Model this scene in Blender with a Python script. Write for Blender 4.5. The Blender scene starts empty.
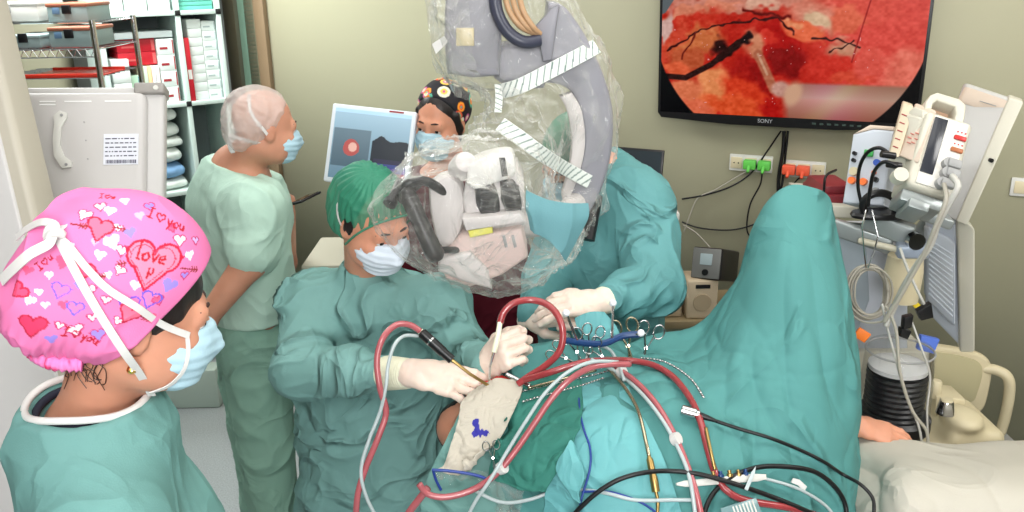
import bpy, bmesh, math, random
import numpy as np
from mathutils import Vector, Matrix, Quaternion
from mathutils.bvhtree import BVHTree

# ---------------------------------------------------------------- camera, world, lights, exposure
SC = bpy.context.scene
COL = SC.collection
F_PX, CAM_H, PITCH, ROLL = 887.0, 2.0, math.radians(18), math.radians(-1)
_fwd = Vector((0, math.cos(PITCH), -math.sin(PITCH)))
_r0 = Vector((1, 0, 0)); _u0 = _r0.cross(_fwd)
_rt = _r0*math.cos(ROLL) + _u0*math.sin(ROLL)
_up = -_r0*math.sin(ROLL) + _u0*math.cos(ROLL)
cd = bpy.data.cameras.new('camera'); cam = bpy.data.objects.new('camera', cd); COL.objects.link(cam)
cd.sensor_width = 36; cd.lens = F_PX/1024*36; cd.clip_start = .05
cm = Matrix((( _rt.x, _up.x, -_fwd.x, 0), (_rt.y, _up.y, -_fwd.y, 0), (_rt.z, _up.z, -_fwd.z, CAM_H), (0, 0, 0, 1)))
cam.matrix_world = cm
SC.camera = cam
w = bpy.data.worlds.new('world'); SC.world = w; w.use_nodes = True
w.node_tree.nodes['Background'].inputs[0].default_value = (.8, .85, .9, 1)
w.node_tree.nodes['Background'].inputs[1].default_value = .3
SC.view_settings.view_transform = 'Standard'; SC.view_settings.look = 'None'
SC.view_settings.gamma = 1; SC.view_settings.use_curve_mapping = False
SC.view_settings.exposure = 0.16

def area(name, loc, target, size, power, col=(1, 1, 1), sy=None):
    l = bpy.data.lights.new(name, 'AREA'); l.energy = power; l.color = col
    l.shape = 'RECTANGLE'; l.size = size; l.size_y = sy or size
    o = bpy.data.objects.new(name, l); COL.objects.link(o); o.location = loc
    o.rotation_euler = (Vector(target)-Vector(loc)).to_track_quat('-Z', 'Y').to_euler()
    return o
area('ceiling_and_fill_light', (0.2, 2.3, 2.93), (0.2, 2.3, 0), 2.6, 32, (1, .985, .95), 2.0)
area('ceiling_and_fill_light', (-.9, .4, 2.93), (-.7, 1.5, 0.5), 1.2, 8, (1, .985, .95))
area('ceiling_and_fill_light', (2.3, 1.3, 2.93), (1.9, 3.2, 1.1), 1.0, 42, (1, .985, .95))  # fill added to brighten the right end of the back wall
area('ceiling_and_fill_light', (0.1, -1.0, 2.93), (0.15, 2.3, .9), 1.3, 40, (1, .985, .96), 1.0)  # added frontal fill, a softer stand-in for flash on the gowns
area('rear_fill_light', (0.5, -2.08, 1.75), (0.9, 3, 1.0), 2.2, 82, (.97, .99, 1), 1.3)  # added soft fill behind the camera, no real daylight source there
area('camera_flash_light', (0.0, -.12, 2.3), (0.05, 2.3, .9), .3, 11, (1, .98, .96))
area('storage_room_light', (-2.0, 3.9, 2.93), (-2.1, 4.6, 1.0), 1.0, 120, (.97, 1, .98))

def P(px, py, Y):
    d = _fwd*F_PX + _rt*(px-512) - _up*(py-256)
    return d*(Y/d.y) + Vector((0, 0, CAM_H))
def proj(V):
    V = np.asarray(V, dtype=float) - np.array([0, 0, CAM_H])
    z = V @ np.array(_fwd)
    return 512 + F_PX*(V @ np.array(_rt))/z, 256 - F_PX*(V @ np.array(_up))/z
# the back wall: a vertical plane turned 25 degrees
WYAW = math.radians(25)
WU = Vector((math.cos(WYAW), -math.sin(WYAW), 0)); WN = Vector((-math.sin(WYAW), -math.cos(WYAW), 0))
W0 = P(657, 116, 3.85); W0.z = 0
def PW(px, py, off=0.0):
    d = _fwd*F_PX + _rt*(px-512) - _up*(py-256)
    o = Vector((0, 0, CAM_H))
    t = ((W0+WN*off)-o).dot(WN)/d.dot(WN)
    return o + d*t
def wall_frame(px, py, off=0.0):
    o = PW(px, py, off); X = WU; Z = Vector((0, 0, 1)); Yv = Z.cross(X)
    return Matrix(((X.x, Yv.x, Z.x, o.x), (X.y, Yv.y, Z.y, o.y), (X.z, Yv.z, Z.z, o.z), (0, 0, 0, 1)))

# ---------------------------------------------------------------- colour and materials
def lin(c):
    c = c/255
    return c/12.92 if c <= .04045 else ((c+.055)/1.055)**2.4
def rgb(r, g, b): return (lin(r), lin(g), lin(b), 1)
MATS = {}
def mat(name, col, rough=.6, metal=0, bump=0, bscale=40, vary=0, vscale=6, spec=.5, trans=0, emit=None, estr=1, attr=None, stretch=None, coat=0, sss=0, bdist=.002, ior=1.45, fold=0, fscale=6):
    if name in MATS: return MATS[name]
    m = bpy.data.materials.new(name); m.use_nodes = True; MATS[name] = m
    nt = m.node_tree; b = nt.nodes['Principled BSDF']; L = nt.links.new
    c = rgb(*col) if len(col) == 3 else col
    b.inputs['Base Color'].default_value = c
    b.inputs['Roughness'].default_value = rough; b.inputs['Metallic'].default_value = metal
    b.inputs['Specular IOR Level'].default_value = spec
    b.inputs['Transmission Weight'].default_value = trans
    b.inputs['Coat Weight'].default_value = coat; b.inputs['IOR'].default_value = ior
    if sss:
        b.inputs['Subsurface Weight'].default_value = sss
        b.inputs['Subsurface Radius'].default_value = (1, .35, .2); b.inputs['Subsurface Scale'].default_value = .008
    tc = nt.nodes.new('ShaderNodeTexCoord'); mp = nt.nodes.new('ShaderNodeMapping')
    L(tc.outputs['Object'], mp.inputs[0])
    if stretch: mp.inputs['Scale'].default_value = stretch
    src = None
    if attr:
        a = nt.nodes.new('ShaderNodeVertexColor'); a.layer_name = attr; src = a.outputs[0]
        L(src, b.inputs['Base Color'])
    if vary:
        n = nt.nodes.new('ShaderNodeTexNoise'); n.inputs['Scale'].default_value = vscale; n.inputs['Detail'].default_value = 4
        L(mp.outputs[0], n.inputs[0])
        mx = nt.nodes.new('ShaderNodeMix'); mx.data_type = 'RGBA'; mx.blend_type = 'MULTIPLY'
        rmp = nt.nodes.new('ShaderNodeMapRange'); rmp.inputs[1].default_value = .3; rmp.inputs[2].default_value = .7
        rmp.inputs[3].default_value = 1-vary; rmp.inputs[4].default_value = 1+vary*.4
        L(n.outputs[0], rmp.inputs[0])
        cmb = nt.nodes.new('ShaderNodeCombineColor')
        for i in range(3): L(rmp.outputs[0], cmb.inputs[i])
        mx.inputs[0].default_value = 1; mx.inputs[6].default_value = c
        if src: L(src, mx.inputs[6])
        L(cmb.outputs[0], mx.inputs[7]); L(mx.outputs[2], b.inputs['Base Color'])
    if bump:
        n = nt.nodes.new('ShaderNodeTexNoise'); n.inputs['Scale'].default_value = bscale; n.inputs['Detail'].default_value = 5
        L(mp.outputs[0], n.inputs[0])
        bp = nt.nodes.new('ShaderNodeBump'); bp.inputs['Strength'].default_value = bump; bp.inputs['Distance'].default_value = bdist
        L(n.outputs[0], bp.inputs['Height']); L(bp.outputs[0], b.inputs['Normal'])
        if fold:
            fn = nt.nodes.new('ShaderNodeTexNoise'); fn.noise_type = 'RIDGED_MULTIFRACTAL'; fn.inputs['Scale'].default_value = fscale; fn.inputs['Detail'].default_value = 2.5; fn.inputs['Distortion'].default_value = .9; fn.normalize = False; fn.inputs['Offset'].default_value = 1.0; fn.inputs['Gain'].default_value = 1.2
            mr_ = nt.nodes.new('ShaderNodeMapRange'); mr_.inputs[1].default_value = .9; mr_.inputs[2].default_value = 2.0; mr_.interpolation_type = 'SMOOTHSTEP'
            b2 = nt.nodes.new('ShaderNodeBump'); b2.inputs['Strength'].default_value = fold; b2.inputs['Distance'].default_value = .03
            L(mp.outputs[0], fn.inputs[0]); L(fn.outputs[0], mr_.inputs[0]); L(mr_.outputs[0], b2.inputs['Height']); L(bp.outputs[0], b2.inputs['Normal']); L(b2.outputs[0], b.inputs['Normal'])
    if emit:
        if attr: L(src, b.inputs['Emission Color'])
        else: b.inputs['Emission Color'].default_value = rgb(*emit)
        b.inputs['Emission Strength'].default_value = estr
    return m

# ---------------------------------------------------------------- numpy noise
_rs = np.random.RandomState(7); _tab = _rs.rand(65536).astype(np.float32)*2-1
def vnoise(p, seed=0):
    p = np.asarray(p, dtype=np.float64)
    i = np.floor(p).astype(np.int64); f = p-i; f = f*f*(3-2*f)
    out = 0
    for dx in (0, 1):
        for dy in (0, 1):
            for dz in (0, 1):
                h = ((i[..., 0]+dx)*73856093) ^ ((i[..., 1]+dy)*19349663) ^ ((i[..., 2]+dz)*83492791) ^ (seed*2654435)
                wgt = (f[..., 0] if dx else 1-f[..., 0])*(f[..., 1] if dy else 1-f[..., 1])*(f[..., 2] if dz else 1-f[..., 2])
                out = out + _tab[(h & 0xffffffff) % 65536]*wgt
    return out
def wrinkle(p, scale, seed=0, warp=.6, stretch=(1, 1, 1)):
    """sharp-crested folds in about -1..1"""
    q = np.asarray(p)/scale*np.array(stretch)
    wv = np.stack([vnoise(q*.6+5.3, seed+1), vnoise(q*.6+9.1, seed+2), vnoise(q*.6+2.7, seed+3)], -1)
    q = q+wv*warp*1.5
    n = vnoise(q, seed); r = 1-np.abs(n)*2.2
    return r*.6+.5*vnoise(q*.5+3, seed+8)

# ---------------------------------------------------------------- objects
def hexa(corners, back, bev, name, m, par, seg=2):
    """slab whose front face has the four given corners (bl, br, tr, tl), pushed back along a vector"""
    t = bmesh.new(); f = [t.verts.new(c) for c in corners]; b = [t.verts.new(Vector(c)+Vector(back)) for c in corners]
    t.faces.new(f); t.faces.new(b[::-1])
    for i in range(4): t.faces.new((f[i], b[i], b[(i+1) % 4], f[(i+1) % 4]))
    bmesh.ops.recalc_face_normals(t, faces=t.faces)
    if bev: bmesh.ops.bevel(t, geom=t.edges[:], offset=bev, segments=seg, profile=.5, affect='EDGES')
    mb = MB(); mb.merge(t); return mb.obj(name, m, par)
def root_of(o):
    while o.parent: o = o.parent
    return o
def thing(name, label, cat, loc, group=None):
    o = bpy.data.objects.new(name, None); COL.objects.link(o); o.empty_display_size = .05
    o.location = loc; o['label'] = label; o['category'] = cat
    if group: o['group'] = group
    return o
def tag(o, label, cat, group=None):
    o['label'] = label; o['category'] = cat
    if group: o['group'] = group
    return o
def mkobj(name, me, m, parent=None, origin=None, smooth=True, label=None):
    if m is not None:
        for k in (m if isinstance(m, (list, tuple)) else [m]): me.materials.append(k)
    if smooth: me.shade_smooth()
    o = bpy.data.objects.new(name, me); COL.objects.link(o)
    if parent is not None:
        me.transform(Matrix.Translation(-root_of(parent).location)); o.parent = parent
    elif origin is not None:
        me.transform(Matrix.Translation(-Vector(origin))); o.location = origin
    if label: o['label'] = label
    return o
def rawmesh(v, f, name='m'):
    me = bpy.data.meshes.new(name); v = np.asarray(v, dtype=np.float32)
    if isinstance(f, np.ndarray) and f.ndim == 2:
        k = f.shape[1]; me.vertices.add(len(v)); me.vertices.foreach_set('co', v.ravel())
        me.loops.add(f.size); me.loops.foreach_set('vertex_index', f.astype(np.int32).ravel())
        me.polygons.add(len(f)); me.polygons.foreach_set('loop_start', np.arange(0, f.size, k, dtype=np.int32))
        me.update(calc_edges=True); me.validate()
    else:
        me.from_pydata([tuple(x) for x in v.tolist()], [], f); me.update()
    return me
def setcol(me, cols, name='Col'):
    a = me.color_attributes.new(name, 'FLOAT_COLOR', 'POINT')
    c = np.ones((len(me.vertices), 4), dtype=np.float32); c[:, :3] = cols
    a.data.foreach_set('color', c.ravel())
def struct(o): o['kind'] = 'structure'; return o

class MB:
    """collects hard-surface shapes into one mesh"""
    def __init__(s): s.bm = bmesh.new(); s.mi = 0
    def _fin(s, vs, M):
        fs = set()
        for v in vs:
            for f in v.link_faces: fs.add(f)
        for f in fs: f.material_index = s.mi
        if M is not None: bmesh.ops.transform(s.bm, matrix=M, verts=vs)
        return s
    def box(s, lo, hi, bev=.004, M=None, seg=2):
        lo = Vector(lo); hi = Vector(hi)
        t = bmesh.new(); bmesh.ops.create_cube(t, size=1)
        d = hi-lo; c = (hi+lo)/2
        bmesh.ops.transform(t, matrix=Matrix.Translation(c) @ Matrix.Diagonal((abs(d.x), abs(d.y), abs(d.z), 1)), verts=t.verts)
        bev = min(bev, abs(d.x)*.45, abs(d.y)*.45, abs(d.z)*.45)
        if bev > 0: bmesh.ops.bevel(t, geom=t.edges[:], offset=bev, segments=seg, profile=.5, affect='EDGES')
        return s.merge(t, M)
    def merge(s, t, M=None):
        me = bpy.data.meshes.new('t'); t.to_mesh(me); t.free()
        n = len(s.bm.verts); s.bm.from_mesh(me); bpy.data.meshes.remove(me)
        s.bm.verts.ensure_lookup_table(); return s._fin(s.bm.verts[n:], M)
    def prism(s, pts, y0, y1, bev=.004, M=None, seg=2):
        """outline in x,z extruded from y0 to y1"""
        t = bmesh.new(); vs = [t.verts.new((p[0], y0, p[1])) for p in pts]
        f = t.faces.new(vs); r = bmesh.ops.extrude_face_region(t, geom=[f])
        bmesh.ops.translate(t, vec=(0, y1-y0, 0), verts=[g for g in r['geom'] if isinstance(g, bmesh.types.BMVert)])
        bmesh.ops.recalc_face_normals(t, faces=t.faces)
        if bev: 
            ed = [e for e in t.edges if abs(e.verts[0].co.y-e.verts[1].co.y) < 1e-6]
            bmesh.ops.bevel(t, geom=ed, offset=bev, segments=seg, profile=.5, affect='EDGES')
        return s.merge(t, M)
    def lathe(s, prof, M=None, n=24):
        """profile of (r, z), closed with caps"""
        t = bmesh.new(); rings = []
        for r, z in prof:
            rings.append([t.verts.new((max(r, 1e-5)*math.cos(2*math.pi*k/n), max(r, 1e-5)*math.sin(2*math.pi*k/n), z)) for k in range(n)])
        for a, b in zip(rings, rings[1:]):
            for k in range(n): t.faces.new((a[k], a[(k+1) % n], b[(k+1) % n], b[k]))
        t.faces.new(rings[0][::-1]); t.faces.new(rings[-1])
        return s.merge(t, M)
    def tube(s, pts, r, n=8, M=None, closed=False, rad=None):
        v, f = tube_vf(pts, r, n, closed, rad)
        t = bmesh.new(); vs = [t.verts.new(x) for x in v]
        for q in f:
            try: t.faces.new([vs[i] for i in q])
            except ValueError: pass
        return s.merge(t, M)
    def me(s):
        me = bpy.data.meshes.new('m'); s.bm.to_mesh(me); s.bm.free(); return me
    def obj(s, name, m, parent=None, origin=None, smooth=True, label=None):
        me = s.me(); me.shade_smooth()
        o = mkobj(name, me, m, parent, origin, False, label)
        if smooth:
            try: me.set_sharp_from_angle(angle=math.radians(38))
            except Exception: pass
        return o
def catmull(pts, per=8, closed=False):
    P_ = [np.array(p, float) for p in pts]
    if len(P_) < 3 and not closed: return np.array([P_[0]+(P_[-1]-P_[0])*t for t in np.linspace(0, 1, per+1)])
    n = len(P_); out = []
    for i in range(n if closed else n-1):
        if closed: a, b, c, d = P_[i-1], P_[i], P_[(i+1) % n], P_[(i+2) % n]
        else: a, b, c, d = P_[max(i-1, 0)], P_[i], P_[i+1], P_[min(i+2, n-1)]
        for t in np.linspace(0, 1, per, endpoint=False):
            out.append(.5*((2*b)+(-a+c)*t+(2*a-5*b+4*c-d)*t*t+(-a+3*b-3*c+d)*t**3))
    if not closed: out.append(P_[-1])
    return np.array(out)
def tube_vf(pts, r, n=8, closed=False, rad=None, flat=None):
    pts = np.asarray(pts, float); m = len(pts)
    T = np.zeros_like(pts)
    if closed: T = np.roll(pts, -1, 0)-np.roll(pts, 1, 0)
    else: T[1:-1] = pts[2:]-pts[:-2]; T[0] = pts[1]-pts[0]; T[-1] = pts[-1]-pts[-2]
    T /= (np.linalg.norm(T, axis=1)[:, None]+1e-12)
    u = np.cross(T[0], [0, 0, 1.]);
    if np.linalg.norm(u) < .1: u = np.cross(T[0], [1., 0, 0])
    u /= np.linalg.norm(u); V = []
    for i in range(m):
        u = u-T[i]*np.dot(u, T[i]); u /= np.linalg.norm(u)+1e-12; v = np.cross(T[i], u)
        ri = rad[i] if rad is not None else r
        for k in range(n):
            a = 2*math.pi*k/n; V.append(pts[i]+(u*math.cos(a)+v*math.sin(a))*ri)
    Fc = []
    for i in range(m if closed else m-1):
        j = (i+1) % m
        for k in range(n): Fc.append((i*n+k, i*n+(k+1) % n, j*n+(k+1) % n, j*n+k))
    if not closed:
        Fc.append(tuple(range(n))[::-1]); Fc.append(tuple((m-1)*n+k for k in range(n)))
    return V, Fc
def tube(name, pts, r, m, parent=None, n=8, per=8, closed=False, label=None, rad=None):
    c = catmull(pts, per, closed)
    if rad is not None: rad = np.interp(np.linspace(0, 1, len(c)), np.linspace(0, 1, len(rad)), rad)
    v, f = tube_vf(c, r, n, closed, rad)
    me = rawmesh(v, f)
    return mkobj(name, me, m, parent, None if parent is not None else Vector(c.min(0).tolist()), True, label)
def ribbon(name, pts, width, nrm, m, parent=None, thick=.001, per=8, label=None, wid=None):
    """a flat band along pts; nrm = outward normal (vector or list of vectors)"""
    c = catmull(pts, per); k = len(c)
    N = np.array(nrm, float)
    if N.ndim == 1: N = np.repeat(N[None], k, 0)
    else: N = np.stack([np.interp(np.linspace(0, 1, k), np.linspace(0, 1, len(N)), N[:, i]) for i in range(3)], 1)
    T = np.gradient(c, axis=0); T /= np.linalg.norm(T, axis=1)[:, None]+1e-12
    S = np.cross(T, N); S /= np.linalg.norm(S, axis=1)[:, None]+1e-12; N = np.cross(S, T)
    W = np.full(k, width) if wid is None else np.interp(np.linspace(0, 1, k), np.linspace(0, 1, len(wid)), wid)
    W = W[:, None]/2; V = np.concatenate([c-S*W+N*thick, c+S*W+N*thick, c+S*W-N*thick, c-S*W-N*thick])
    Fc = []
    for i in range(k-1):
        for a in range(4):
            b = (a+1) % 4; Fc.append((a*k+i, b*k+i, b*k+i+1, a*k+i+1))
    Fc.append((0, k, 2*k, 3*k)[::-1]); Fc.append((k-1, 2*k-1, 3*k-1, 4*k-1))
    me = rawmesh(V, Fc)
    return mkobj(name, me, m, parent, None if parent is not None else Vector(c[0].tolist()), False, label)
def crgrid(rows, nu, nv):
    R = np.array([[list(p) for p in r] for r in rows], float)
    def interp(A, n):
        A = np.moveaxis(A, 0, 0); k = len(A); out = []
        for s in np.linspace(0, k-1, n):
            i = min(int(s), k-2); t = s-i
            a, b, c, d = A[max(i-1, 0)], A[i], A[i+1], A[min(i+2, k-1)]
            out.append(.5*((2*b)+(-a+c)*t+(2*a-5*b+4*c-d)*t*t+(-a+3*b-3*c+d)*t**3))
        return np.array(out)
    A = interp(R, nv); A = np.swapaxes(interp(np.swapaxes(A, 0, 1), nu), 0, 1)
    return A  # nv x nu x 3
def sheet(name, rows, m, nu=80, nv=80, thick=.003, disp=None, parent=None, label=None, attr=None, smooth=True, edge=0):
    A = crgrid(rows, nu, nv)
    du = np.gradient(A, axis=1); dv = np.gradient(A, axis=0); N = np.cross(du, dv); N /= np.linalg.norm(N, axis=2)[..., None]+1e-12
    if disp is not None: A = A+N*disp(A)[..., None]
    if edge:
        for k, ax in ((0, 0), (-1, 0)):
            e = A[k]; e += (vnoise(e*60, 4)*edge)[:, None]*np.array([.5, 0, 1.])
    B = A-N*thick; n = nu*nv
    V = np.concatenate([A.reshape(-1, 3), B.reshape(-1, 3)])
    I = np.arange(n).reshape(nv, nu)
    q = np.stack([I[:-1, :-1], I[:-1, 1:], I[1:, 1:], I[1:, :-1]], -1).reshape(-1, 4)
    b = q[:, ::-1]+n
    ring = np.concatenate([I[0, :], I[1:, -1], I[-1, -2::-1], I[-2:0:-1, 0]]); r2 = np.roll(ring, -1)
    sd = np.stack([r2, ring, ring+n, r2+n], -1)
    me = rawmesh(V, np.concatenate([q, b, sd]))
    if attr is not None: setcol(me, np.concatenate([attr(A).reshape(-1, 3)]*2))
    return mkobj(name, me, m, parent, None if parent is not None else Vector(A.reshape(-1, 3).min(0).tolist()), smooth, label)

# ---------------------------------------------------------------- implicit surfaces -> one continuous mesh
class SDF:
    def __init__(s): s.p = []
    def _add(s, fn, lo, hi, k, op): s.p.append((fn, np.minimum(lo, hi), np.maximum(lo, hi), k, op)); return s
    def cap(s, a, b, ra, rb=None, k=.02, op='u'):
        a = np.array(a, float); b = np.array(b, float); rb = ra if rb is None else rb; ba = b-a; L2 = max(ba@ba, 1e-12)
        def fn(X, Y, Z):
            px, py, pz = X-a[0], Y-a[1], Z-a[2]
            t = np.clip((px*ba[0]+py*ba[1]+pz*ba[2])/L2, 0, 1)
            return np.sqrt((px-t*ba[0])**2+(py-t*ba[1])**2+(pz-t*ba[2])**2)-(ra+(rb-ra)*t)
        R = max(ra, rb); return s._add(fn, np.minimum(a, b)-R, np.maximum(a, b)+R, k, op)
    def chain(s, pts, rad, k=.02, k0=None, op='u'):
        for i in range(len(pts)-1): s.cap(pts[i], pts[i+1], rad[i], rad[i+1], k if i or k0 is None else k0, op)
        return s
    def ell(s, c, r, R=None, k=.02, op='u'):
        c = np.array(c, float); r = np.array(r, float); R = np.eye(3) if R is None else np.array(R)  # columns = axes
        def fn(X, Y, Z):
            px, py, pz = X-c[0], Y-c[1], Z-c[2]
            q = [px*R[0, i]+py*R[1, i]+pz*R[2, i] for i in range(3)]
            k0 = np.sqrt(sum((q[i]/r[i])**2 for i in range(3))); k1 = np.sqrt(sum((q[i]/r[i]**2)**2 for i in range(3)))+1e-9
            return k0*(k0-1)/k1
        return s._add(fn, c-r.max(), c+r.max(), k, op)
    def box(s, c, h, R=None, rd=.01, k=.01, op='u'):
        c = np.array(c, float); h = np.array(h, float)-rd; R = np.eye(3) if R is None else np.array(R)
        def fn(X, Y, Z):
            px, py, pz = X-c[0], Y-c[1], Z-c[2]
            q = [np.abs(px*R[0, i]+py*R[1, i]+pz*R[2, i])-h[i] for i in range(3)]
            o = np.sqrt(sum(np.maximum(a, 0)**2 for a in q)); return o+np.minimum(np.maximum(np.maximum(q[0], q[1]), q[2]), 0)-rd
        e = np.linalg.norm(h)+rd; return s._add(fn, c-e, c+e, k, op)
    def loft(s, pts, rx, ry, xd, k=.03, op='u'):
        """elliptical limb: half widths rx along xd, ry across"""
        pts = [np.array(p, float) for p in pts]; xd = np.array(xd, float)
        for i in range(len(pts)-1):
            a, b = pts[i], pts[i+1]; ba = b-a; L = np.linalg.norm(ba); T = ba/L
            x = xd-T*(xd@T); x /= np.linalg.norm(x); y = np.cross(T, x)
            def fn(X, Y, Z, a=a, T=T, x=x, y=y, L=L, i=i):
                px, py, pz = X-a[0], Y-a[1], Z-a[2]
                t0 = px*T[0]+py*T[1]+pz*T[2]; t = np.clip(t0/L, 0, 1); ov = t0-t*L
                wx = rx[i]+(rx[i+1]-rx[i])*t; wy = ry[i]+(ry[i+1]-ry[i])*t; mn = np.minimum(wx, wy)
                qx = px*x[0]+py*x[1]+pz*x[2]; qy = px*y[0]+py*y[1]+pz*y[2]
                l = np.sqrt((qx/wx)**2+(qy/wy)**2+(ov/mn)**2); return (l-1)*mn
            R = max(rx[i:i+2]+ry[i:i+2]); s._add(fn, np.minimum(a, b)-R, np.maximum(a, b)+R, k, op)
        return s
    def half(s, c, n, k=.005):
        """cut away the side the normal points to"""
        c = np.array(c, float); n = np.array(n, float); n /= np.linalg.norm(n)
        def fn(X, Y, Z): return -((X-c[0])*n[0]+(Y-c[1])*n[1]+(Z-c[2])*n[2])
        s.p.append((fn, None, None, k, 's')); return s
    def grid(s, res, pad=.02):
        lo = np.min([p[1] for p in s.p if p[4] == 'u'], 0)-pad; hi = np.max([p[2] for p in s.p if p[4] == 'u'], 0)+pad
        n = np.ceil((hi-lo)/res).astype(int)+1
        ax = [(lo[i]+np.arange(n[i])*res).astype(np.float32) for i in range(3)]
        D = np.full(n, 1.0, np.float32)
        for fn, l, h, k, op in s.p:
            if l is None: sl = tuple(slice(0, n[i]) for i in range(3))
            else:
                m = k*1.5+2*res
                a = np.clip(np.floor((l-m-lo)/res).astype(int), 0, n-1); b = np.clip(np.ceil((h+m-lo)/res).astype(int)+1, 1, n)
                if (b <= a).any(): continue
                sl = tuple(slice(a[i], b[i]) for i in range(3))
            X = ax[0][sl[0]][:, None, None]; Y = ax[1][sl[1]][None, :, None]; Z = ax[2][sl[2]][None, None, :]
            d = fn(X, Y, Z); o = D[sl]; k = max(k, 1e-5)
            if op == 'u':
                hh = np.clip(.5+.5*(o-d)/k, 0, 1); D[sl] = o+(d-o)*hh-k*hh*(1-hh)
            elif op == 's':
                d = -d; hh = np.clip(.5-.5*(o-d)/k, 0, 1); D[sl] = o+(d-o)*hh+k*hh*(1-hh)
            else:
                hh = np.clip(.5-.5*(o-d)/k, 0, 1); D[sl] = o+(d-o)*hh+k*hh*(1-hh)
        return D, lo, ax
    def vf(s, res, field=None, pad=.02):
        D, lo, ax = s.grid(res, pad)
        if field is not None: D = field(D, ax)
        D[0], D[-1], D[:, 0], D[:, -1], D[:, :, 0], D[:, :, -1] = 1, 1, 1, 1, 1, 1
        S = D < 0; n = D.shape
        C = S[:-1, :-1, :-1].astype(np.int8)
        for a in (0, 1):
            for b in (0, 1):
                for c in (0, 1):
                    if a or b or c: C = C+S[a:n[0]-1+a, b:n[1]-1+b, c:n[2]-1+c]
        act = (C > 0) & (C < 8); idx = np.full(act.shape, -1, np.int64); cells = np.argwhere(act); idx[act] = np.arange(len(cells))
        acc = np.zeros((len(cells), 3)); cnt = np.zeros(len(cells))
        cor = [(a, b, c) for a in (0, 1) for b in (0, 1) for c in (0, 1)]
        val = {c: D[cells[:, 0]+c[0], cells[:, 1]+c[1], cells[:, 2]+c[2]] for c in cor}
        for c in cor:
            for axn in range(3):
                if c[axn]: continue
                d = list(c); d[axn] = 1; d = tuple(d); v0, v1 = val[c], val[d]; mk = (v0 < 0) != (v1 < 0)
                t = v0[mk]/(v0[mk]-v1[mk]); p = np.tile(np.array(c, float), (mk.sum(), 1)); p[:, axn] += t
                acc[mk] += p; cnt[mk] += 1
        V = (cells+acc/cnt[:, None])*res+lo
        Q = []
        for axn in range(3):
            o1, o2 = [(1, 2), (2, 0), (0, 1)][axn]
            s0 = [slice(1, -1)]*3; s0[axn] = slice(0, -1); s1 = list(s0); s1[axn] = slice(1, None)
            A = S[tuple(s0)]; B = S[tuple(s1)]; ed = np.argwhere(A != B)
            off = np.ones(3, int); off[axn] = 0; e = ed+off; inside = A[tuple(ed.T)]
            def g(d1, d2):
                q = e.copy(); q[:, o1] -= d1; q[:, o2] -= d2; return idx[tuple(q.T)]
            q = np.stack([g(1, 1), g(0, 1), g(0, 0), g(1, 0)], -1); q[~inside] = q[~inside][:, ::-1]
            Q.append(q)
        return V, np.concatenate(Q)
    def sample_normals(s, V, Q):
        n = np.cross(V[Q[:, 2]]-V[Q[:, 0]], V[Q[:, 3]]-V[Q[:, 1]]); N = np.zeros_like(V)
        for i in range(4): np.add.at(N, Q[:, i], n)
        return N/(np.linalg.norm(N, axis=1)[:, None]+1e-12)
    def obj(s, name, m, res=.008, parent=None, disp=None, post=None, label=None, field=None, attr=None, origin=None):
        V, Q = s.vf(res, field)
        N = s.sample_normals(V, Q)
        if disp is not None: V = V+N*disp(V, N)[:, None]
        if post is not None: V = post(V)
        me = rawmesh(V, Q)
        if attr is not None: setcol(me, attr(V, N))
        return mkobj(name, me, m, parent, origin, True, label)

def frame3(bl, br, tl):
    bl, br, tl = Vector(bl), Vector(br), Vector(tl)
    X = (br-bl); w_ = X.length; X.normalize(); Z = tl-bl; Z = Z-X*Z.dot(X); h_ = Z.length; Z.normalize(); Yv = Z.cross(X)
    M = Matrix(((X.x, Yv.x, Z.x, bl.x), (X.y, Yv.y, Z.y, bl.y), (X.z, Yv.z, Z.z, bl.z), (0, 0, 0, 1)))
    return M, w_, h_
def axes(Fv, Uv):
    """columns: right, forward, up"""
    Fv = Vector(Fv).normalized(); Uv = Vector(Uv); Uv = (Uv-Fv*Uv.dot(Fv)).normalized(); R = Fv.cross(Uv)
    return np.array([[R.x, Fv.x, Uv.x], [R.y, Fv.y, Uv.y], [R.z, Fv.z, Uv.z]])
def text_mesh(txt, size, M, depth=.0005):
    cu = bpy.data.curves.new('t', 'FONT'); cu.body = txt; cu.size = size; cu.align_x = 'CENTER'; cu.align_y = 'CENTER'; cu.extrude = depth; cu.resolution_u = 3
    o = bpy.data.objects.new('t', cu); COL.objects.link(o); dg = bpy.context.evaluated_depsgraph_get()
    me = bpy.data.meshes.new_from_object(o.evaluated_get(dg)); bpy.data.objects.remove(o); bpy.data.curves.remove(cu)
    me.transform(M @ Matrix.Rotation(math.pi/2, 4, 'X')); return me
# ================================================================ the room
m_wall = mat('wall_paint', (166, 163, 138), .55, bump=.05, bscale=90, vary=.03, vscale=1.5)
m_ceil = mat('ceiling_paint', (225, 225, 220), .8, bump=.03)
m_skirt = mat('terrazzo_skirting', (110, 112, 112), .4, vary=.35, vscale=220)
m_floor = mat('terrazzo_floor', (172, 178, 180), .28, vary=.3, vscale=170, bump=.02)
m_steel = mat('brushed_steel', (165, 150, 140), .28, metal=1, bump=.05, bscale=60, stretch=(40, 40, 1))
m_white = mat('white_plastic', (208, 207, 202), .4, bump=.02, vary=.03)
m_cream = mat('cream_plastic', (206, 194, 162), .42, bump=.02, vary=.04)
m_grey = mat('grey_plastic', (150, 150, 150), .45, bump=.03)
m_dark = mat('black_plastic', (22, 22, 24), .35, bump=.03)
m_chrome = mat('chrome', (210, 210, 212), .12, metal=1)
m_offwhite = mat('white_paint_metal', (190, 188, 187), .4, bump=.02, vary=.04, vscale=3)

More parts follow.
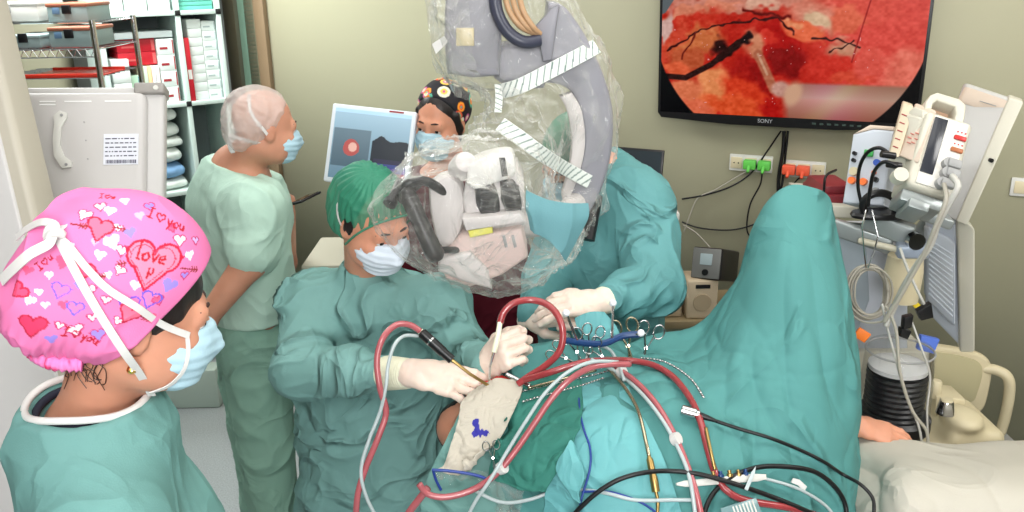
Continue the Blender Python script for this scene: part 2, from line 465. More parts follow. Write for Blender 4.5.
xa, xb = -6.0, 3.2     # room limits
WL = PW(264, 200)      # where the back wall ends at the doorway
def along(pt): return (pt-W0).dot(WU)
def wl(u, off=0, z=0): q = W0+WU*u+WN*off; return Vector((q.x, q.y, z))
uL = along(WL); uR = 2.9
def wallbox(mb, u0, u1, z0, z1, o0, o1, bev=0):
    M = Matrix(((WU.x, -WN.x, 0, W0.x), (WU.y, -WN.y, 0, W0.y), (0, 0, 1, 0), (0, 0, 0, 1)))
    mb.box((u0, -o1, z0), (u1, -o0, z1), bev, M); return mb
mb = MB(); wallbox(mb, uL, uR, 0, 3.0, -.15, 0); wallbox(mb, uL-1.5, uL, 2.35, 3, -.15, 0); wallbox(mb, uL-3.2, uL-1.5, 0, 3, -.15, 0)
struct(mb.obj('wall_back', m_wall, smooth=False))
mb = MB(); wallbox(mb, uL+.07, uR, 0, .13, 0, .014, .003); struct(mb.obj('baseboard_back', m_skirt, smooth=False))
mb = MB(); mb.box((xa, -2.3, -.1), (3.2, 8.5, 0), 0); struct(mb.obj('floor', m_floor, smooth=False))
mb = MB(); mb.box((xa, -2.3, 3.0), (3.2, 8.5, 3.1), 0); struct(mb.obj('ceiling', m_ceil, smooth=False))
mb = MB(); mb.box((3.1, -2.2, 0), (3.25, 8.4, 3.0), 0); struct(mb.obj('wall_right', m_wall, smooth=False))
mb = MB(); mb.box((-6.05, -2.2, 0), (-5.9, 8.4, 3.0), 0); struct(mb.obj('wall_left', m_wall, smooth=False))
mb = MB(); mb.box((xa, -2.3, 0), (3.2, -2.15, 3.0), 0); struct(mb.obj('wall_front', m_wall, smooth=False))
mb = MB(); mb.box((xa, 7.0, 0), (3.2, 7.15, 3.0), 0); struct(mb.obj('wall_storage', mat('storage_wall', (232, 238, 232), .6, bump=.03), smooth=False))
q0, q1 = P(60, 420, 3.75), P(222, 402, 3.9)
mb = MB(); mb.box((q0.x, 3.86, 0), (q1.x, 3.96, .2), .006); struct(mb.obj('trim_2', mat('pale_green_panel', (188, 204, 194), .35, bump=.02), smooth=False))
mb = MB()
for a_, b_, c_, d_ in ((-.86, -.8, 1.02, 2.48), (1.4, 1.46, 1.02, 2.48), (.27, .33, 1.08, 2.42)): mb.box((a_, -2.15, c_), (b_, -2.1, d_), .005)
for c_, d_ in ((1.02, 1.08), (2.42, 2.48)): mb.box((-.8, -2.15, c_), (1.4, -2.1, d_), .005)
struct(mb.obj('added_window_frame', m_white, smooth=False))  # invented window frame, unseen, built around the added rear fill light
# ceiling lamps
def ceiling_lamp(loc, sx, sy, label):
    t = thing('ceiling_lamp', label, 'lamp', loc)
    x, y, z = loc
    mb = MB(); 
    for a, b, c, d in ((-sx/2-.04, -sx/2, -sy/2-.04, sy/2+.04), (sx/2, sx/2+.04, -sy/2-.04, sy/2+.04), (-sx/2, sx/2, -sy/2-.04, -sy/2), (-sx/2, sx/2, sy/2, sy/2+.04)):
        mb.box((x+a, y+c, z-.03), (x+b, y+d, z), .003)
    mb.obj('frame', m_white, t)
    mb = MB(); mb.box((x-sx/2, y-sy/2, z-.02), (x+sx/2, y+sy/2, z-.005), 0)
    mb.obj('diffuser', mat('lamp_diffuser', (255, 255, 250), .5, emit=(255, 252, 245), estr=1.5), t)
# doorway: steel frame and glass leaf edge
def vstrip(px0, px1, off, z0=0, z1=2.35, th=.05):
    u0 = along(PW(px0, 60, off)); u1 = along(PW(px1, 60, off)); mb = MB(); wallbox(mb, u0, u1, z0, z1, off-th, off, .003); return mb
struct(vstrip(228, 239, .03).obj('door_1', m_steel))
m_fglass = mat('frosted_glass', (150, 190, 172), .35, trans=.15, vary=.12, vscale=2, stretch=(1, 1, .5))
struct(vstrip(239.5, 258, 0.0, th=.02).obj('window_1', m_fglass))
struct(vstrip(258, 268, .03).obj('trim_1', mat('brown_frame', (128, 108, 84), .4, bump=.03)))
# ---------------- television on the back wall
t = thing('television', 'large black wall television showing a red close-up of the operation', 'television', PW(790, 130, .1))
M0 = wall_frame(657.5, 117, .10)
tw = (PW(917, 139, .10)-PW(657.5, 117, .10)).dot(WU); th = .62
MT = M0 @ Matrix.Rotation(math.radians(3), 4, 'X')
mb = MB(); mb.prism([(0.015, 0), (tw*.3, -.016), (tw*.7, -.016), (tw-.015, 0), (tw, .02), (tw, th), (0, th), (0, .02)], 0, .045, .004, MT)
mb.obj('housing', m_dark, t)
mb = MB(); mb.box((.3, .045, .15), (tw-.3, .10, .45), .005, MT); mb.obj('wall_mount', m_grey, t)
# screen picture, painted as a colour attribute
def tvcol(px, py):
    n = len(px); c = np.zeros((n, 3)); c[:] = (205, 45, 30)
    q = np.stack([px/14., py/11., np.zeros(n)], -1); nz = vnoise(q, 3); nz2 = vnoise(q*2.7, 5); nz3 = vnoise(q*5.5, 6)
    wx = px+nz*6+nz2*2; wy = py+nz2*4+nz*3
    def blob(cx, cy, rx, ry, col, a=0, soft=.3, nonoise=False):
        X, Y = (px, py) if nonoise else (wx, wy)
        ca, sa = math.cos(math.radians(a)), math.sin(math.radians(a))
        dx, dy = X-cx, Y-cy; r = np.sqrt(((dx*ca+dy*sa)/rx)**2+((-dx*sa+dy*ca)/ry)**2)
        w_ = np.clip((1+soft-r)/(2*soft), 0, 1)[:, None]; w_ = w_*w_*(3-2*w_); c[:] = c*(1-w_)+np.array(col, float)*w_
    def line(pts, w0, col, soft=1.0, nonoise=False):
        X, Y = (px, py) if nonoise else (px+nz*2, py+nz2*2)
        d = np.full(n, 1e9)
        for (x0, y0), (x1, y1) in zip(pts, pts[1:]):
            bx, by = x1-x0, y1-y0; t_ = np.clip(((X-x0)*bx+(Y-y0)*by)/(bx*bx+by*by), 0, 1); d = np.minimum(d, np.hypot(X-x0-t_*bx, Y-y0-t_*by))
        w_ = np.clip((w0-d)/soft+.5, 0, 1)[:, None]; c[:] = c*(1-w_)+np.array(col, float)*w_
    blob(880, 40, 58, 62, (238, 92, 80), 0, .35); blob(905, 75, 30, 26, (244, 130, 110)); blob(850, 10, 40, 16, (240, 100, 85))
    blob(735, 4, 75, 9, (225, 150, 130), -3); blob(760, 5, 16, 6, (235, 185, 160)); blob(700, 12, 40, 6, (235, 150, 120), -12)
    blob(690, 28, 34, 9, (215, 60, 40), -25); blob(676, 45, 9, 26, (225, 85, 60), 25); blob(668, 30, 5, 18, (230, 190, 180))
    blob(702, 45, 26, 14, (222, 128, 78), -30, .4); blob(693, 62, 20, 10, (205, 100, 62), -25); blob(680, 74, 14, 8, (238, 110, 70), 5)
    blob(812, 18, 28, 13, (238, 160, 135), 20, .5); blob(840, 22, 16, 14, (240, 120, 90)); blob(812, 20, 12, 7, (235, 200, 165), 25)
    blob(779, 48, 26, 26, (190, 18, 14), 10, .25); blob(792, 62, 16, 14, (150, 8, 8), 0, .3); blob(770, 38, 10, 8, (225, 60, 45))
    blob(803, 32, 19, 10, (246, 122, 82), 28, .2); blob(797, 27, 9, 4, (252, 165, 120), 28, .4)
    blob(757, 46, 11, 13, (225, 150, 115), -20, .4); blob(752, 75, 14, 22, (178, 22, 16), -25, .3); blob(768, 80, 7, 16, (165, 14, 12), -20)
    blob(841, 48, 14, 8, (220, 160, 130), 10, .4); blob(838, 68, 24, 14, (222, 60, 45), 0, .4); blob(850, 75, 20, 7, (228, 85, 60)); blob(866, 62, 10, 16, (236, 100, 85), 30)
    blob(722, 92, 20, 24, (248, 160, 105), -15, .22); blob(752, 98, 26, 18, (226, 70, 36), 30, .3); blob(745, 108, 34, 12, (235, 95, 50), 8, .4)
    blob(692, 96, 17, 18, (238, 135, 95), 20, .3); blob(700, 112, 24, 8, (235, 120, 85), 10); blob(776, 108, 14, 10, (190, 20, 14), 25)
    line([(672, 52), (700, 34), (735, 24), (780, 20), (796, 34)], 1.0, (70, 20, 20)); line([(724, 60), (735, 50), (752, 38)], 3.5, (30, 6, 8), 2)
    line([(744, 12), (775, 18), (790, 20)], 1.6, (120, 20, 15), 2); line([(812, 40), (835, 40), (856, 47)], .8, (60, 25, 25)); line([(830, 50), (842, 46), (850, 40)], .7, (60, 20, 20))
    line([(669, 79), (690, 80), (716, 66), (742, 44)], 2.8, (52, 18, 16), 1.2, True); blob(722, 48, 7, 9, (50, 8, 8), 0, .5)
    line([(864, -8), (856, 30), (850, 60)], .6, (170, 40, 40), 1, True); line([(700, 34), (690, 52), (686, 62)], .8, (120, 30, 20))
    line([(762, 55), (772, 74), (779, 88)], 4.5, (196, 120, 90), 2, True); line([(762, 55), (772, 74)], 1.2, (220, 170, 140), 1, True)
    # the instrument: a pale blurred cylinder
    top = 84+(px-800)*-.02; inst = (px > 782) & (py > 80)
    g = np.clip((py-80)/38, 0, 1); e = np.clip((px-786-(py-95)*.12)/8, 0, 1)*np.clip((py-80-np.maximum(0, 5-(px-790)*.3))/3, 0, 1)
    ic = np.stack([205-40*np.abs(g-.45)*2+20*np.exp(-((px-835)/30)**2), 165-60*np.abs(g-.4)*1.8+26*np.exp(-((px-835-(py-100)*-.9)/14)**2), 145-60*np.abs(g-.4)*1.8+26*np.exp(-((px-835)/24)**2)], -1)
    c[:] = c*(1-e[:, None])+ic*e[:, None]
    blob(786, 88, 9, 8, (215, 165, 150), 0, .3, True); blob(798, 92, 8, 12, (225, 180, 150), 20, .4, True)
    c += (nz3*10+nz2*10)[:, None]*(1-e[:, None])
    hi = (vnoise(np.stack([px/2.2, py/1.8, np.zeros(n)+4], -1), 11) > .95) & (px < 870) & (px > 668) & (e < .1) & (py > 8)
    c[hi] = (250, 190, 190)
    line([(664, 12), (672, 0), (680, -14)], 5, (110, 118, 122), 1, True)
    r = np.hypot(px-787, (py-20)*1.02); mk = np.clip((131-r)/1.2+.5, 0, 1)[:, None]
    c[:] = c*mk+np.array([10, 10, 14])*(1-mk)
    return 255*(np.clip(c, 0, 255)/255)**1.12
nu_, nv_ = 420, 240
uu = np.linspace(.012, tw-.012, nu_); vv = np.linspace(.025, th-.012, nv_)
U_, V_ = np.meshgrid(uu, vv)
pts = np.stack([U_.ravel(), np.full(U_.size, -.001), V_.ravel()], -1)
c8 = tvcol(661+(U_.ravel()/tw)*254, 119-(V_.ravel()*248)+ 3)
I = np.arange(nu_*nv_).reshape(nv_, nu_); q = np.stack([I[:-1, :-1], I[:-1, 1:], I[1:, 1:], I[1:, :-1]], -1).reshape(-1, 4)
me = rawmesh(pts, q); setcol(me, np.vectorize(lin)(c8)); me.transform(MT)
mkobj('screen', me, mat('screen_picture', (0, 0, 0), .25, emit=(255, 255, 255), estr=.68, attr='Col', spec=.3), t)
bpy.data.materials['screen_picture'].node_tree.nodes['Principled BSDF'].inputs['Base Color'].default_value = (0, 0, 0, 1)
for l_ in list(bpy.data.materials['screen_picture'].node_tree.links):
    if l_.to_socket.name == 'Base Color': bpy.data.materials['screen_picture'].node_tree.links.remove(l_)
me = text_mesh('SONY', .022, MT @ Matrix.Translation((tw*.44, -.001, .006)))
mkobj('logo', me, mat('logo_silver', (200, 200, 205), .3, metal=.5), t, smooth=False)
mb = MB()
for k in range(7): mb.box((tw*.62+k*.028, -.002, .003), (tw*.62+k*.028+.014, 0.001, .010), 0, MT)
mb.obj('control_buttons', mat('tv_buttons', (60, 75, 70), .4), t)
# ---------------- sockets, plugs and cables on the wall
def socket_panel(px0, px1, py, label, plugs):
    a = PW(px0, py, 0.0); b = PW(px1, py, 0.0); wdt = (b-a).dot(WU)
    t = thing('wall_socket_panel', label, 'socket', a)
    M = wall_frame(px0, py, 0)
    mb = MB(); mb.box((0, -.012, -.035), (wdt, 0, .035), .003, M); mb.obj('plate', m_white, t)
    n_ = 3; 
    for k in range(n_):
        mb = MB(); c_ = wdt*(k+.5)/n_
        mb.box((c_-.024, -.016, -.024), (c_+.024, -.011, .024), .002, M)
        mb.obj('socket', m_cream, t)
        if k not in [p for p in plugs if plugs[p]]:
            mb = MB()
            for sx_ in (-.009, .009): mb.lathe([(.003, 0), (.003, .002)], M @ Matrix.Translation((c_+sx_, -.0155, 0)) @ Matrix.Rotation(math.pi/2, 4, 'X'), 8)
            mb.obj('pin_hole', m_dark, t)
    out = []
    for k, v_ in plugs.items():
        if not v_: continue
        c_ = wdt*(k+.5)/n_
        mb = MB(); mb.box((c_-.026, -.05, -.02), (c_+.026, -.016, .02), .006, M); mb.lathe([(.008, 0), (.006, .03)], M @ Matrix.Translation((c_, -.05, -.005)) @ Matrix.Rotation(math.pi/2+.7, 4, 'X'), 10)
        o = mb.obj(v_[0]+'_plug', mat(v_[0]+'_plug', v_[1], .45, bump=.03), None, M @ Vector((c_, -.03, 0))); tag(o, v_[2], 'plug')
        out.append(M @ Vector((c_, -.07, -.02)))
    return out
p1 = socket_panel(730, 773, 161.5, 'white wall socket panel with green plugs, left of the two', {1: ('green', (96, 190, 80), 'green plug in the middle socket of the left panel'), 2: ('green', (96, 190, 80), 'green plug in the right-hand socket of the left panel')})
p2 = socket_panel(783, 826, 167.5, 'white wall socket panel with red plugs, right of the two', {0: ('red', (225, 90, 60), 'orange-red plug in the left-hand socket of the right panel'), 1: ('red', (225, 90, 60), 'orange-red plug in the middle socket of the right panel')})
m_cab = mat('black_cable', (18, 18, 20), .4); m_cabg = mat('grey_cable', (165, 160, 148), .5)
def wpath(l, off=.02): return [PW(x, y, off+(k*.0)) for k, (x, y) in enumerate(l)]
for pts_, r_, m_, lab in (
    ([(781, 131), (768, 150), (752, 172), (732, 186), (705, 195), (682, 199)], .004, m_cab, 'black cable running down left from under the television behind the gowned assistant'),
    ([(784, 131), (783, 150), (779, 175), (778, 205), (778, 260)], .0075, m_cab, 'thick black cable hanging straight down below the television'),
    ([(788, 131), (786, 150), (783, 178), (780, 200), (779, 262)], .005, m_cab, 'thin black cable beside the thick one below the television'),
    ([tuple(proj(p1[1])), (760, 185), (750, 205), (747, 230), (755, 238), (772, 236), (790, 228)], .0035, m_cab, 'black lead from the right green plug looping to the drape'),
    ([tuple(proj(p1[0])), (735, 178), (715, 190), (698, 198), (690, 215), (684, 232)], .003, m_cabg, 'pale grey lead from the left green plug going down left'),
    ([(682, 222), (700, 228), (730, 230), (755, 224), (775, 212)], .0035, m_cab, 'black cable lying level along the wall above the black device'),
    ([(683, 225), (695, 232), (706, 243), (712, 250)], .003, m_cabg, 'thin grey lead dropping to the black device'),
    ([tuple(proj(p2[1])), (797, 180), (790, 190), (787, 205)], .0035, m_cab, 'short black lead from the middle red plug')):
    o = tube('cable', wpath(pts_), r_, m_, n=6); tag(o, lab, 'cable')
# light switch, far right
M = wall_frame(1009, 195, 0); t = thing('light_switch', 'white light switch on the wall at the right edge', 'switch', M.translation)
mb = MB(); mb.box((0, -.01, 0), (.085, 0, .07), .003, M); mb.obj('plate', m_white, t)
mb = MB(); mb.box((.012, -.015, .012), (.06, -.009, .058), .002, M); mb.obj('rocker', m_cream, t)
# ================================================================ people
m_skin = mat('skin', (214, 150, 122), .5, bump=.08, bscale=220, vary=.08, vscale=25, sss=.15)
m_skin2 = mat('skin_tan', (200, 142, 116), .5, bump=.08, bscale=200, vary=.08, vscale=22, sss=.15)
m_glove = mat('latex_glove', (236, 214, 200), .38, bump=.15, bscale=120, vary=.06, vscale=30, sss=.1)
m_cuff = mat('knit_cuff', (232, 230, 205), .8, bump=.4, bscale=260, stretch=(1, 1, .1))
m_gown = mat('gown_teal', (122, 166, 162), .72, fold=.9, fscale=4.5, bump=.25, bscale=300, vary=.05, vscale=5, spec=.3)
m_gown2 = mat('gown_teal_light', (96, 152, 154), .66, fold=.8, fscale=4.5, bump=.25, bscale=300, vary=.05, vscale=5, spec=.35)
m_gownn = mat('gown_teal_matte', (106, 152, 148), .8, fold=.25, fscale=4, bump=.25, bscale=350, vary=.05, vscale=6, spec=.25)
m_scrub = mat('scrub_mint', (182, 212, 197), .8, fold=.25, fscale=4, bump=.2, bscale=400, vary=.04, vscale=8, spec=.2)
m_scrub_t = mat('scrub_green_trousers', (146, 186, 168), .8, fold=.5, fscale=4, bump=.2, bscale=400, vary=.04, vscale=8, spec=.2)
m_maroon = mat('scrub_maroon', (92, 22, 36), .75, fold=.4, bump=.2, bscale=300, spec=.2)
m_mask = mat('mask_blue', (176, 208, 222), .75, bump=.15, bscale=300, spec=.25)
m_maskw = mat('mask_pale', (212, 222, 234), .75, bump=.15, bscale=300, spec=.25)
m_strap = mat('strap_white', (212, 210, 208), .75, bump=.1, bscale=200)
m_hair = mat('hair_dark', (30, 22, 20), .4, bump=.6, bscale=90, stretch=(1, 1, .2))
m_eye = mat('eye_white', (225, 215, 210), .2); m_iris = mat('iris_dark', (40, 26, 20), .1); m_brow = mat('eyebrow', (60, 38, 30), .7)
def translucent(name, col, alpha, bump=.4, bscale=60, rough=.5, glossy=.1, density=None, bdist=.002):
    m = mat(name, col, rough, bump=bump, bscale=bscale, bdist=bdist, spec=.4)
    nt = m.node_tree; b = nt.nodes['Principled BSDF']; b.inputs['Alpha'].default_value = alpha
    return m
m_net_g = translucent('hairnet_green', (60, 146, 116), .72, .6, 55)
m_net_w = translucent('hairnet_white', (232, 224, 220), .38, .6, 60)

class Head:
    def __init__(s, C, Fv, Uv, sc=1.0): s.C = np.array(C, float); s.R = axes(Fv, Uv); s.s = sc
    def L(s, x, y, z): return s.C+s.R @ (np.array([x, y, z], float)*s.s)
    def V(s, x, y, z): return s.R @ np.array([x, y, z], float)
    def inv(s, V): return ((V-s.C) @ s.R)/s.s
    def add(s, S, neck=None, neck_r=.055):
        k = s.s; L = s.L; R = s.R
        def e(c, r, kk=.02, op='u'): S.ell(L(*c), np.array(r)*k, R, kk*k, op)
        e((0, -.018, .035), (.077, .098, .088)); e((0, .025, -.03), (.066, .066, .088), .03); e((0, .045, -.088), (.046, .045, .034), .03)
        for x in (-1, 1):
            e((x*.05, .02, -.06), (.02, .045, .04), .03); e((x*.036, .07, -.028), (.024, .018, .018), .02)
            S.ell(L(x*.032, .1, .002), np.array((.02, .016, .013))*k, R, .012*k, 's')
            S.ell(L(x*.032, .078, .001), np.array((.0135, .013, .0115))*k, R, .004*k)
            S.cap(L(x*.045, .078, .006), L(x*.02, .086, .008), .0035*k, None, .006*k)
            e((x*.079, -.006, -.01), (.008, .018, .031), .006); e((x*.089, -.002, -.008), (.006, .010, .02), .006, 's')
            e((x*.012, .1, -.035), (.009, .01, .008), .008)
        S.cap(L(-.034, .082, .02), L(.034, .082, .02), .011*k, None, .018*k)
        S.cap(L(0, .088, .008), L(0, .108, -.034), .008*k, .013*k, .012*k)
        e((0, .088, -.062), (.026, .012, .005), .006); e((0, .087, -.071), (.022, .012, .006), .006)
        if neck is not None: S.cap(L(0, -.03, -.06), neck, neck_r*k, neck_r*1.12*k, .03)
    def eyes(s, par):
        for x in (-1, 1):
            mb = MB(); M = Matrix.Translation(Vector(s.L(x*.032, .0795, .0015))) @ Matrix(s.R.tolist()).to_4x4() @ Matrix.Rotation(-math.pi/2, 4, 'X')
            mb.mi = 0; mb.lathe([(.0128*s.s*math.sin(a), .0128*s.s*math.cos(a)) for a in np.linspace(math.pi*.98, .5, 8)], M, 14)
            mb.mi = 1; mb.lathe([(.0066*s.s, .0111*s.s), (.005*s.s, .0128*s.s), (.001, .0132*s.s)], M, 14)
            mb.obj('eye', [m_eye, m_iris], par)
            c = [s.L(x*.014, .0935, .0265), s.L(x*.03, .0905, .029), s.L(x*.046, .079, .021)]
            tube('eyebrow', c, .003*s.s, m_brow, par, n=6, rad=[.002*s.s, .0034*s.s, .0012*s.s])
    def on(s, az, el, rr=1.0):
        """point on the skull surface; azimuth 0 = face, 90 = the person's right"""
        a, e_ = math.radians(az), math.radians(el); d = np.array([math.sin(a)*math.cos(e_), math.cos(a)*math.cos(e_), math.sin(e_)])
        r = np.array((.08, .1, .092))*rr; t = 1/math.sqrt(((d/r)**2).sum()); return s.L(0, -.018, .02)+s.R @ (d*t*s.s)
    def strap(s, pts, par, wdt=.008, m=None):
        pp = [s.on(*p) if len(p) == 2 else s.on(*p[:2], p[2]) for p in pts]; nn = [(p-s.L(0, -.018, .0)) for p in pp]
        nn = [q/np.linalg.norm(q) for q in nn]
        return ribbon('mask_strap', pp, wdt*s.s, nn, m or m_strap, par, .0008)
    def mask(s, par, m, pleats=True, big=1.0):
        S = SDF(); k = s.s; L = s.L
        S.ell(L(0, .042, -.05), np.array((.073*big, .068, .058))*k, s.R, .01); S.ell(L(0, .075, -.045), np.array((.045, .042, .05))*k, s.R, .03*k)
        S.cap(L(0, .095, -.01), L(0, .122, -.045), .008*k, .012*k, .022*k); S.ell(L(0, .06, -.095), np.array((.05, .045, .025))*k, s.R, .02*k)
        S.half(L(0, .012, 0), s.V(0, -1, -.12), .004); S.half(L(0, .09, -.006), s.V(0, -.25, 1), .004)
        def disp(V, N):
            q = s.inv(V); d = -np.abs(((q[:, 2]*55) % 1)-.5)*.004*k if pleats else 0
            return d+wrinkle(V, .03, 5)*.0012
        S.obj('face_mask', m, .0028 if k < 1.2 else .002, par, disp)

def hand(S, W, fdir, back, thumb, curl, k=1.0, spread=1.0, thumb_c=(30, 25), fist=False, kk=.006):
    """palm and five fingers from the wrist W; returns the finger tips"""
    y = np.array(fdir, float); y /= np.linalg.norm(y); z = np.array(back, float); z -= y*(z@y); z /= np.linalg.norm(z)
    x = np.cross(y, z); x = x if x@np.array(thumb, float) > 0 else -x; R = np.stack([x, y, z], 1); W = np.array(W, float)
    L = lambda a, b, c: W+R @ (np.array([a, b, c])*k)
    S.loft([L(0, -.02, 0), L(0, .02, 0), L(0, .075, .001)], [.027*k, .033*k, .041*k], [.019*k, .016*k, .0135*k], x, .012)
    S.ell(L(.024, .035, -.008), np.array((.016, .03, .014))*k, R, .012)
    tips = []; rt = [(.031, .078), (.0105, .084), (-.0105, .081), (-.030, .073)]
    for i, (rx, ry) in enumerate(rt):
        ln = [(.044, .026, .021), (.048, .03, .022), (.045, .028, .021), (.036, .021, .019)][i]; rr = [.0098, .01, .0096, .0085][i]
        p = np.array([rx, ry, 0.]); a = 0; pts = [L(*(p-np.array([0, .02, 0]))), L(*p)]; fan = (1.5-i)*.05*spread
        for j in range(3):
            a += math.radians(curl[i][j]); d = np.array([fan*math.cos(a), math.cos(a), -math.sin(a)]); p = p+d*ln[j]/math.hypot(1, fan); pts.append(L(*p))
        S.chain(pts, [rr*k*1.05, rr*k*1.1, rr*k, rr*k*.92, rr*k*.78], .004, kk); tips.append(pts[-1])
    t0 = np.array([.024, .018, -.008]); a1, a2 = map(math.radians, thumb_c)
    d1 = np.array([math.sin(a1+.35), math.cos(a1+.35)*.9, -.45]); d1 /= np.linalg.norm(d1)
    d2 = np.array([math.sin(a1-a2+.1), math.cos(a1-a2), -.5]); d2 /= np.linalg.norm(d2)
    p1 = t0+d1*.038; p2 = p1+d2*.033; p3 = p2+(d2+np.array([-.15, 0, -.05]))*.026
    S.chain([L(*t0), L(*p1), L(*p2), L(*p3)], [.0145*k, .012*k, .0108*k, .009*k], .006, .012); tips.append(L(*p3))
    return tips

def legs(S, hipc, right, gap=.1, r=(.085, .062, .045), foot=(0, -1, 0)):
    hipc = np.array(hipc, float); right = np.array(right, float); right[2] = 0; right /= np.linalg.norm(right)
    ft = np.array(foot, float); ft /= np.linalg.norm(ft)
    for sgn in (-1, 1):
        h = hipc+right*sgn*gap; kn = h.copy(); kn[2] = .48; an = h.copy(); an[2] = .09
        S.chain([h, kn, an], r, .02, .04); S.cap(an-[0, 0, .04], an+ft*.14-[0, 0, .055], .045, .035, .02)
def folds(V, scale, seed, stretch=(1, 1, 1)):
    q = V/scale*np.array(stretch); wv = np.stack([vnoise(q*.5+5.3, seed+1), vnoise(q*.5+9.1, seed+2), vnoise(q*.5+2.7, seed+3)], -1)
    q = q+wv*1.4; a = 1-np.abs(vnoise(q, seed))*1.6; b = np.clip(vnoise(q*.4+7, seed+5)+.6, 0, 1)
    return np.clip(a, 0, 1)**2.2*b
def fabric(amp, scale, seed, stretch=(1, 1, 1), fine=.0, mask=None, warp=.6):
    def f(V, N):
        d = (folds(V, scale, seed, stretch)-.3)*amp*1.3
        d = d+(folds(V, scale*.5, seed+11, stretch)-.3)*amp*.45
        if fine: d = d+(folds(V, scale*.25, seed+20, stretch)-.3)*fine*.8
        if mask is not None: d = d*mask(V)
        return d
    return f
A_ = lambda v: np.array(v, float)

# ---------------- surgeon
def surgeon():
    t = thing('person', 'surgeon in green bouffant cap, pale mask and teal gown working over the wound', 'person', (P(375, 400, 2.42).x, 2.42, 0))
    H = Head(P(374, 219, 2.2), (.58, -.68, -.42), (.16, -.3, .9), 1.03)
    nb = A_(P(368, 272, 2.36)); sr = A_(P(310, 300, 2.36)); slf = A_(P(440, 298, 2.3))
    er = A_(P(302, 370, 2.18)); wr = A_(P(419, 374, 1.975)); el_ = A_(P(462, 352, 2.26)); wl_ = A_(P(487, 366, 2.03))
    hip = A_(P(385, 470, 2.5)); hip[2] = .86; ch = A_(P(375, 340, 2.42))
    S = SDF(); H.add(S, nb, .056)
    S.cap(sr, slf, .045, None, .04); S.loft([nb-[0, 0, .12], ch, hip], [.11, .15, .15], [.07, .1, .11], (1, 0, 0), .05)
    S.chain([sr, er, wr], [.055, .042, .028], .02, .04); S.chain([slf, el_, wl_], [.055, .042, .028], .02, .04); legs(S, hip, (1, 0, 0))
    hr_ = (A_(P(480, 386, 1.95))-wr); S.cap(wr, wr+hr_*.25, .018, .012); S.cap(wl_, wl_+(A_(P(498, 352, 2.0))-wl_)*.4, .016, .01)
    S.obj('body', m_skin, .0065, t)
    H.eyes(t)
    G = SDF(); fl = hip.copy(); fl[2] = .25
    G.loft([nb-[0, -.02, .09], ch+[0, 0, 0], hip+[0, 0, .12], hip, fl], [.155, .215, .235, .25, .29], [.10, .15, .17, .185, .21], (1, .1, 0), .06)
    G.cap(sr-[0, 0, .015], slf-[0, 0, .015], .082, None, .05); G.cap(nb-[0, 0, .02], nb-[0, 0, .08], .07, .1, .04)
    G.chain([sr-[-.01, 0, .03], er+[0, 0, -.0], er+(wr-er)*.45, er+(wr-er)*.76], [.092, .084, .068, .046], .03, .05)
    G.chain([slf-[.01, 0, .03], el_, wl_-(wl_-el_)*.05], [.092, .074, .046], .03, .05)
    G.cap(nb+[0, -.02, .0], nb-[0, 0, .08], .074, .12, .04); G.cap(nb+[0, -.03, .055], nb+[0, -.06, .2], .062, .09, .008, 's')
    G.obj('surgical_gown', m_gown, .005, t, fabric(.016, .13, 3, (1, 1, .8), .004))
    # neckline of dark undershirt and cuff of cap
    H.mask(t, m_maskw)
    for x in (-1, 1):
        H.strap([(x*68, -38, 1.12), (x*95, -5, 1.1), (x*118, 25, 1.08), (x*150, 42, 1.1)], t, .006); H.strap([(x*58, -62, 1.2), (x*100, -52, 1.1), (x*140, -30, 1.12), (x*170, -15, 1.1)], t, .006)
    C = SDF(); C.ell(H.L(0, -.028, .04), A_((.085, .108, .092))*H.s, H.R, .02); C.ell(H.L(0, -.075, -.005), A_((.076, .07, .075))*H.s, H.R, .04)
    C.ell(H.L(0, -.055, -.03), A_((.083, .07, .06))*H.s, H.R, .03); C.half(H.L(0, .078, .062), H.V(0, .86, -.5), .006)
    def ruf(V, N):
        q = H.inv(V)-np.array([0, -.02, .14]); a = np.arctan2(q[:, 0], q[:, 1]); return np.sin(a*26+vnoise(V*18, 2)*3)*.0022+wrinkle(V, .035, 9)*.003
    C.obj('bouffant_cap', m_net_g, .0038, t, ruf)
    Hh = SDF(); Hh.ell(H.L(0, -.024, .036), A_((.08, .098, .09))*H.s, H.R, .01); Hh.half(H.L(0, .074, .05), H.V(0, .86, -.5), .005); Hh.ell(H.L(.07, .0, -.005), A_((.014, .016, .03))*H.s, H.R); Hh.ell(H.L(-.07, .0, -.005), A_((.014, .016, .03))*H.s, H.R)
    Hh.obj('hair', m_hair, .005, t)
    rim = [H.L(x, y, z) for x, y, z in ((-.084, .012, -.045), (-.078, .045, .01), (-.058, .068, .045), (-.03, .082, .064), (.03, .082, .064), (.058, .068, .045), (.078, .045, .01), (.084, .012, -.045))]
    tube('cap_elastic', rim, .0032, m_net_g, t, n=6)
    # gloved hands
    g = SDF(); tips = hand(g, wr, hr_, (-.05, -.55, .8), (0, 1, -.2), [(10, 26, 14), (16, 30, 18), (22, 34, 20), (30, 38, 22)], 1.08, .6, (15, 30))
    u = (wr-er)/np.linalg.norm(wr-er); g.cap(wr-u*.075, wr, .038, .031, .02)
    cu = SDF(); cu.chain([wr-u*.098, wr-u*.045], [.043, .0385], .01); cu.obj('cuff', m_cuff, .0025, t, lambda V, N: np.sin(((V-wr) @ u)*900)*.0009)
    g.obj('glove', m_glove, .0026, t, lambda V, N: wrinkle(V, .018, 4)*.0012)
    g = SDF(); fd = A_(P(512, 345, 1.97))-wl_; hand(g, wl_, fd, (-.35, -.75, .45), (-.4, .1, .6), [(48, 62, 35), (55, 66, 38), (58, 68, 40), (62, 68, 40)], 1.08, .5, (25, 35))
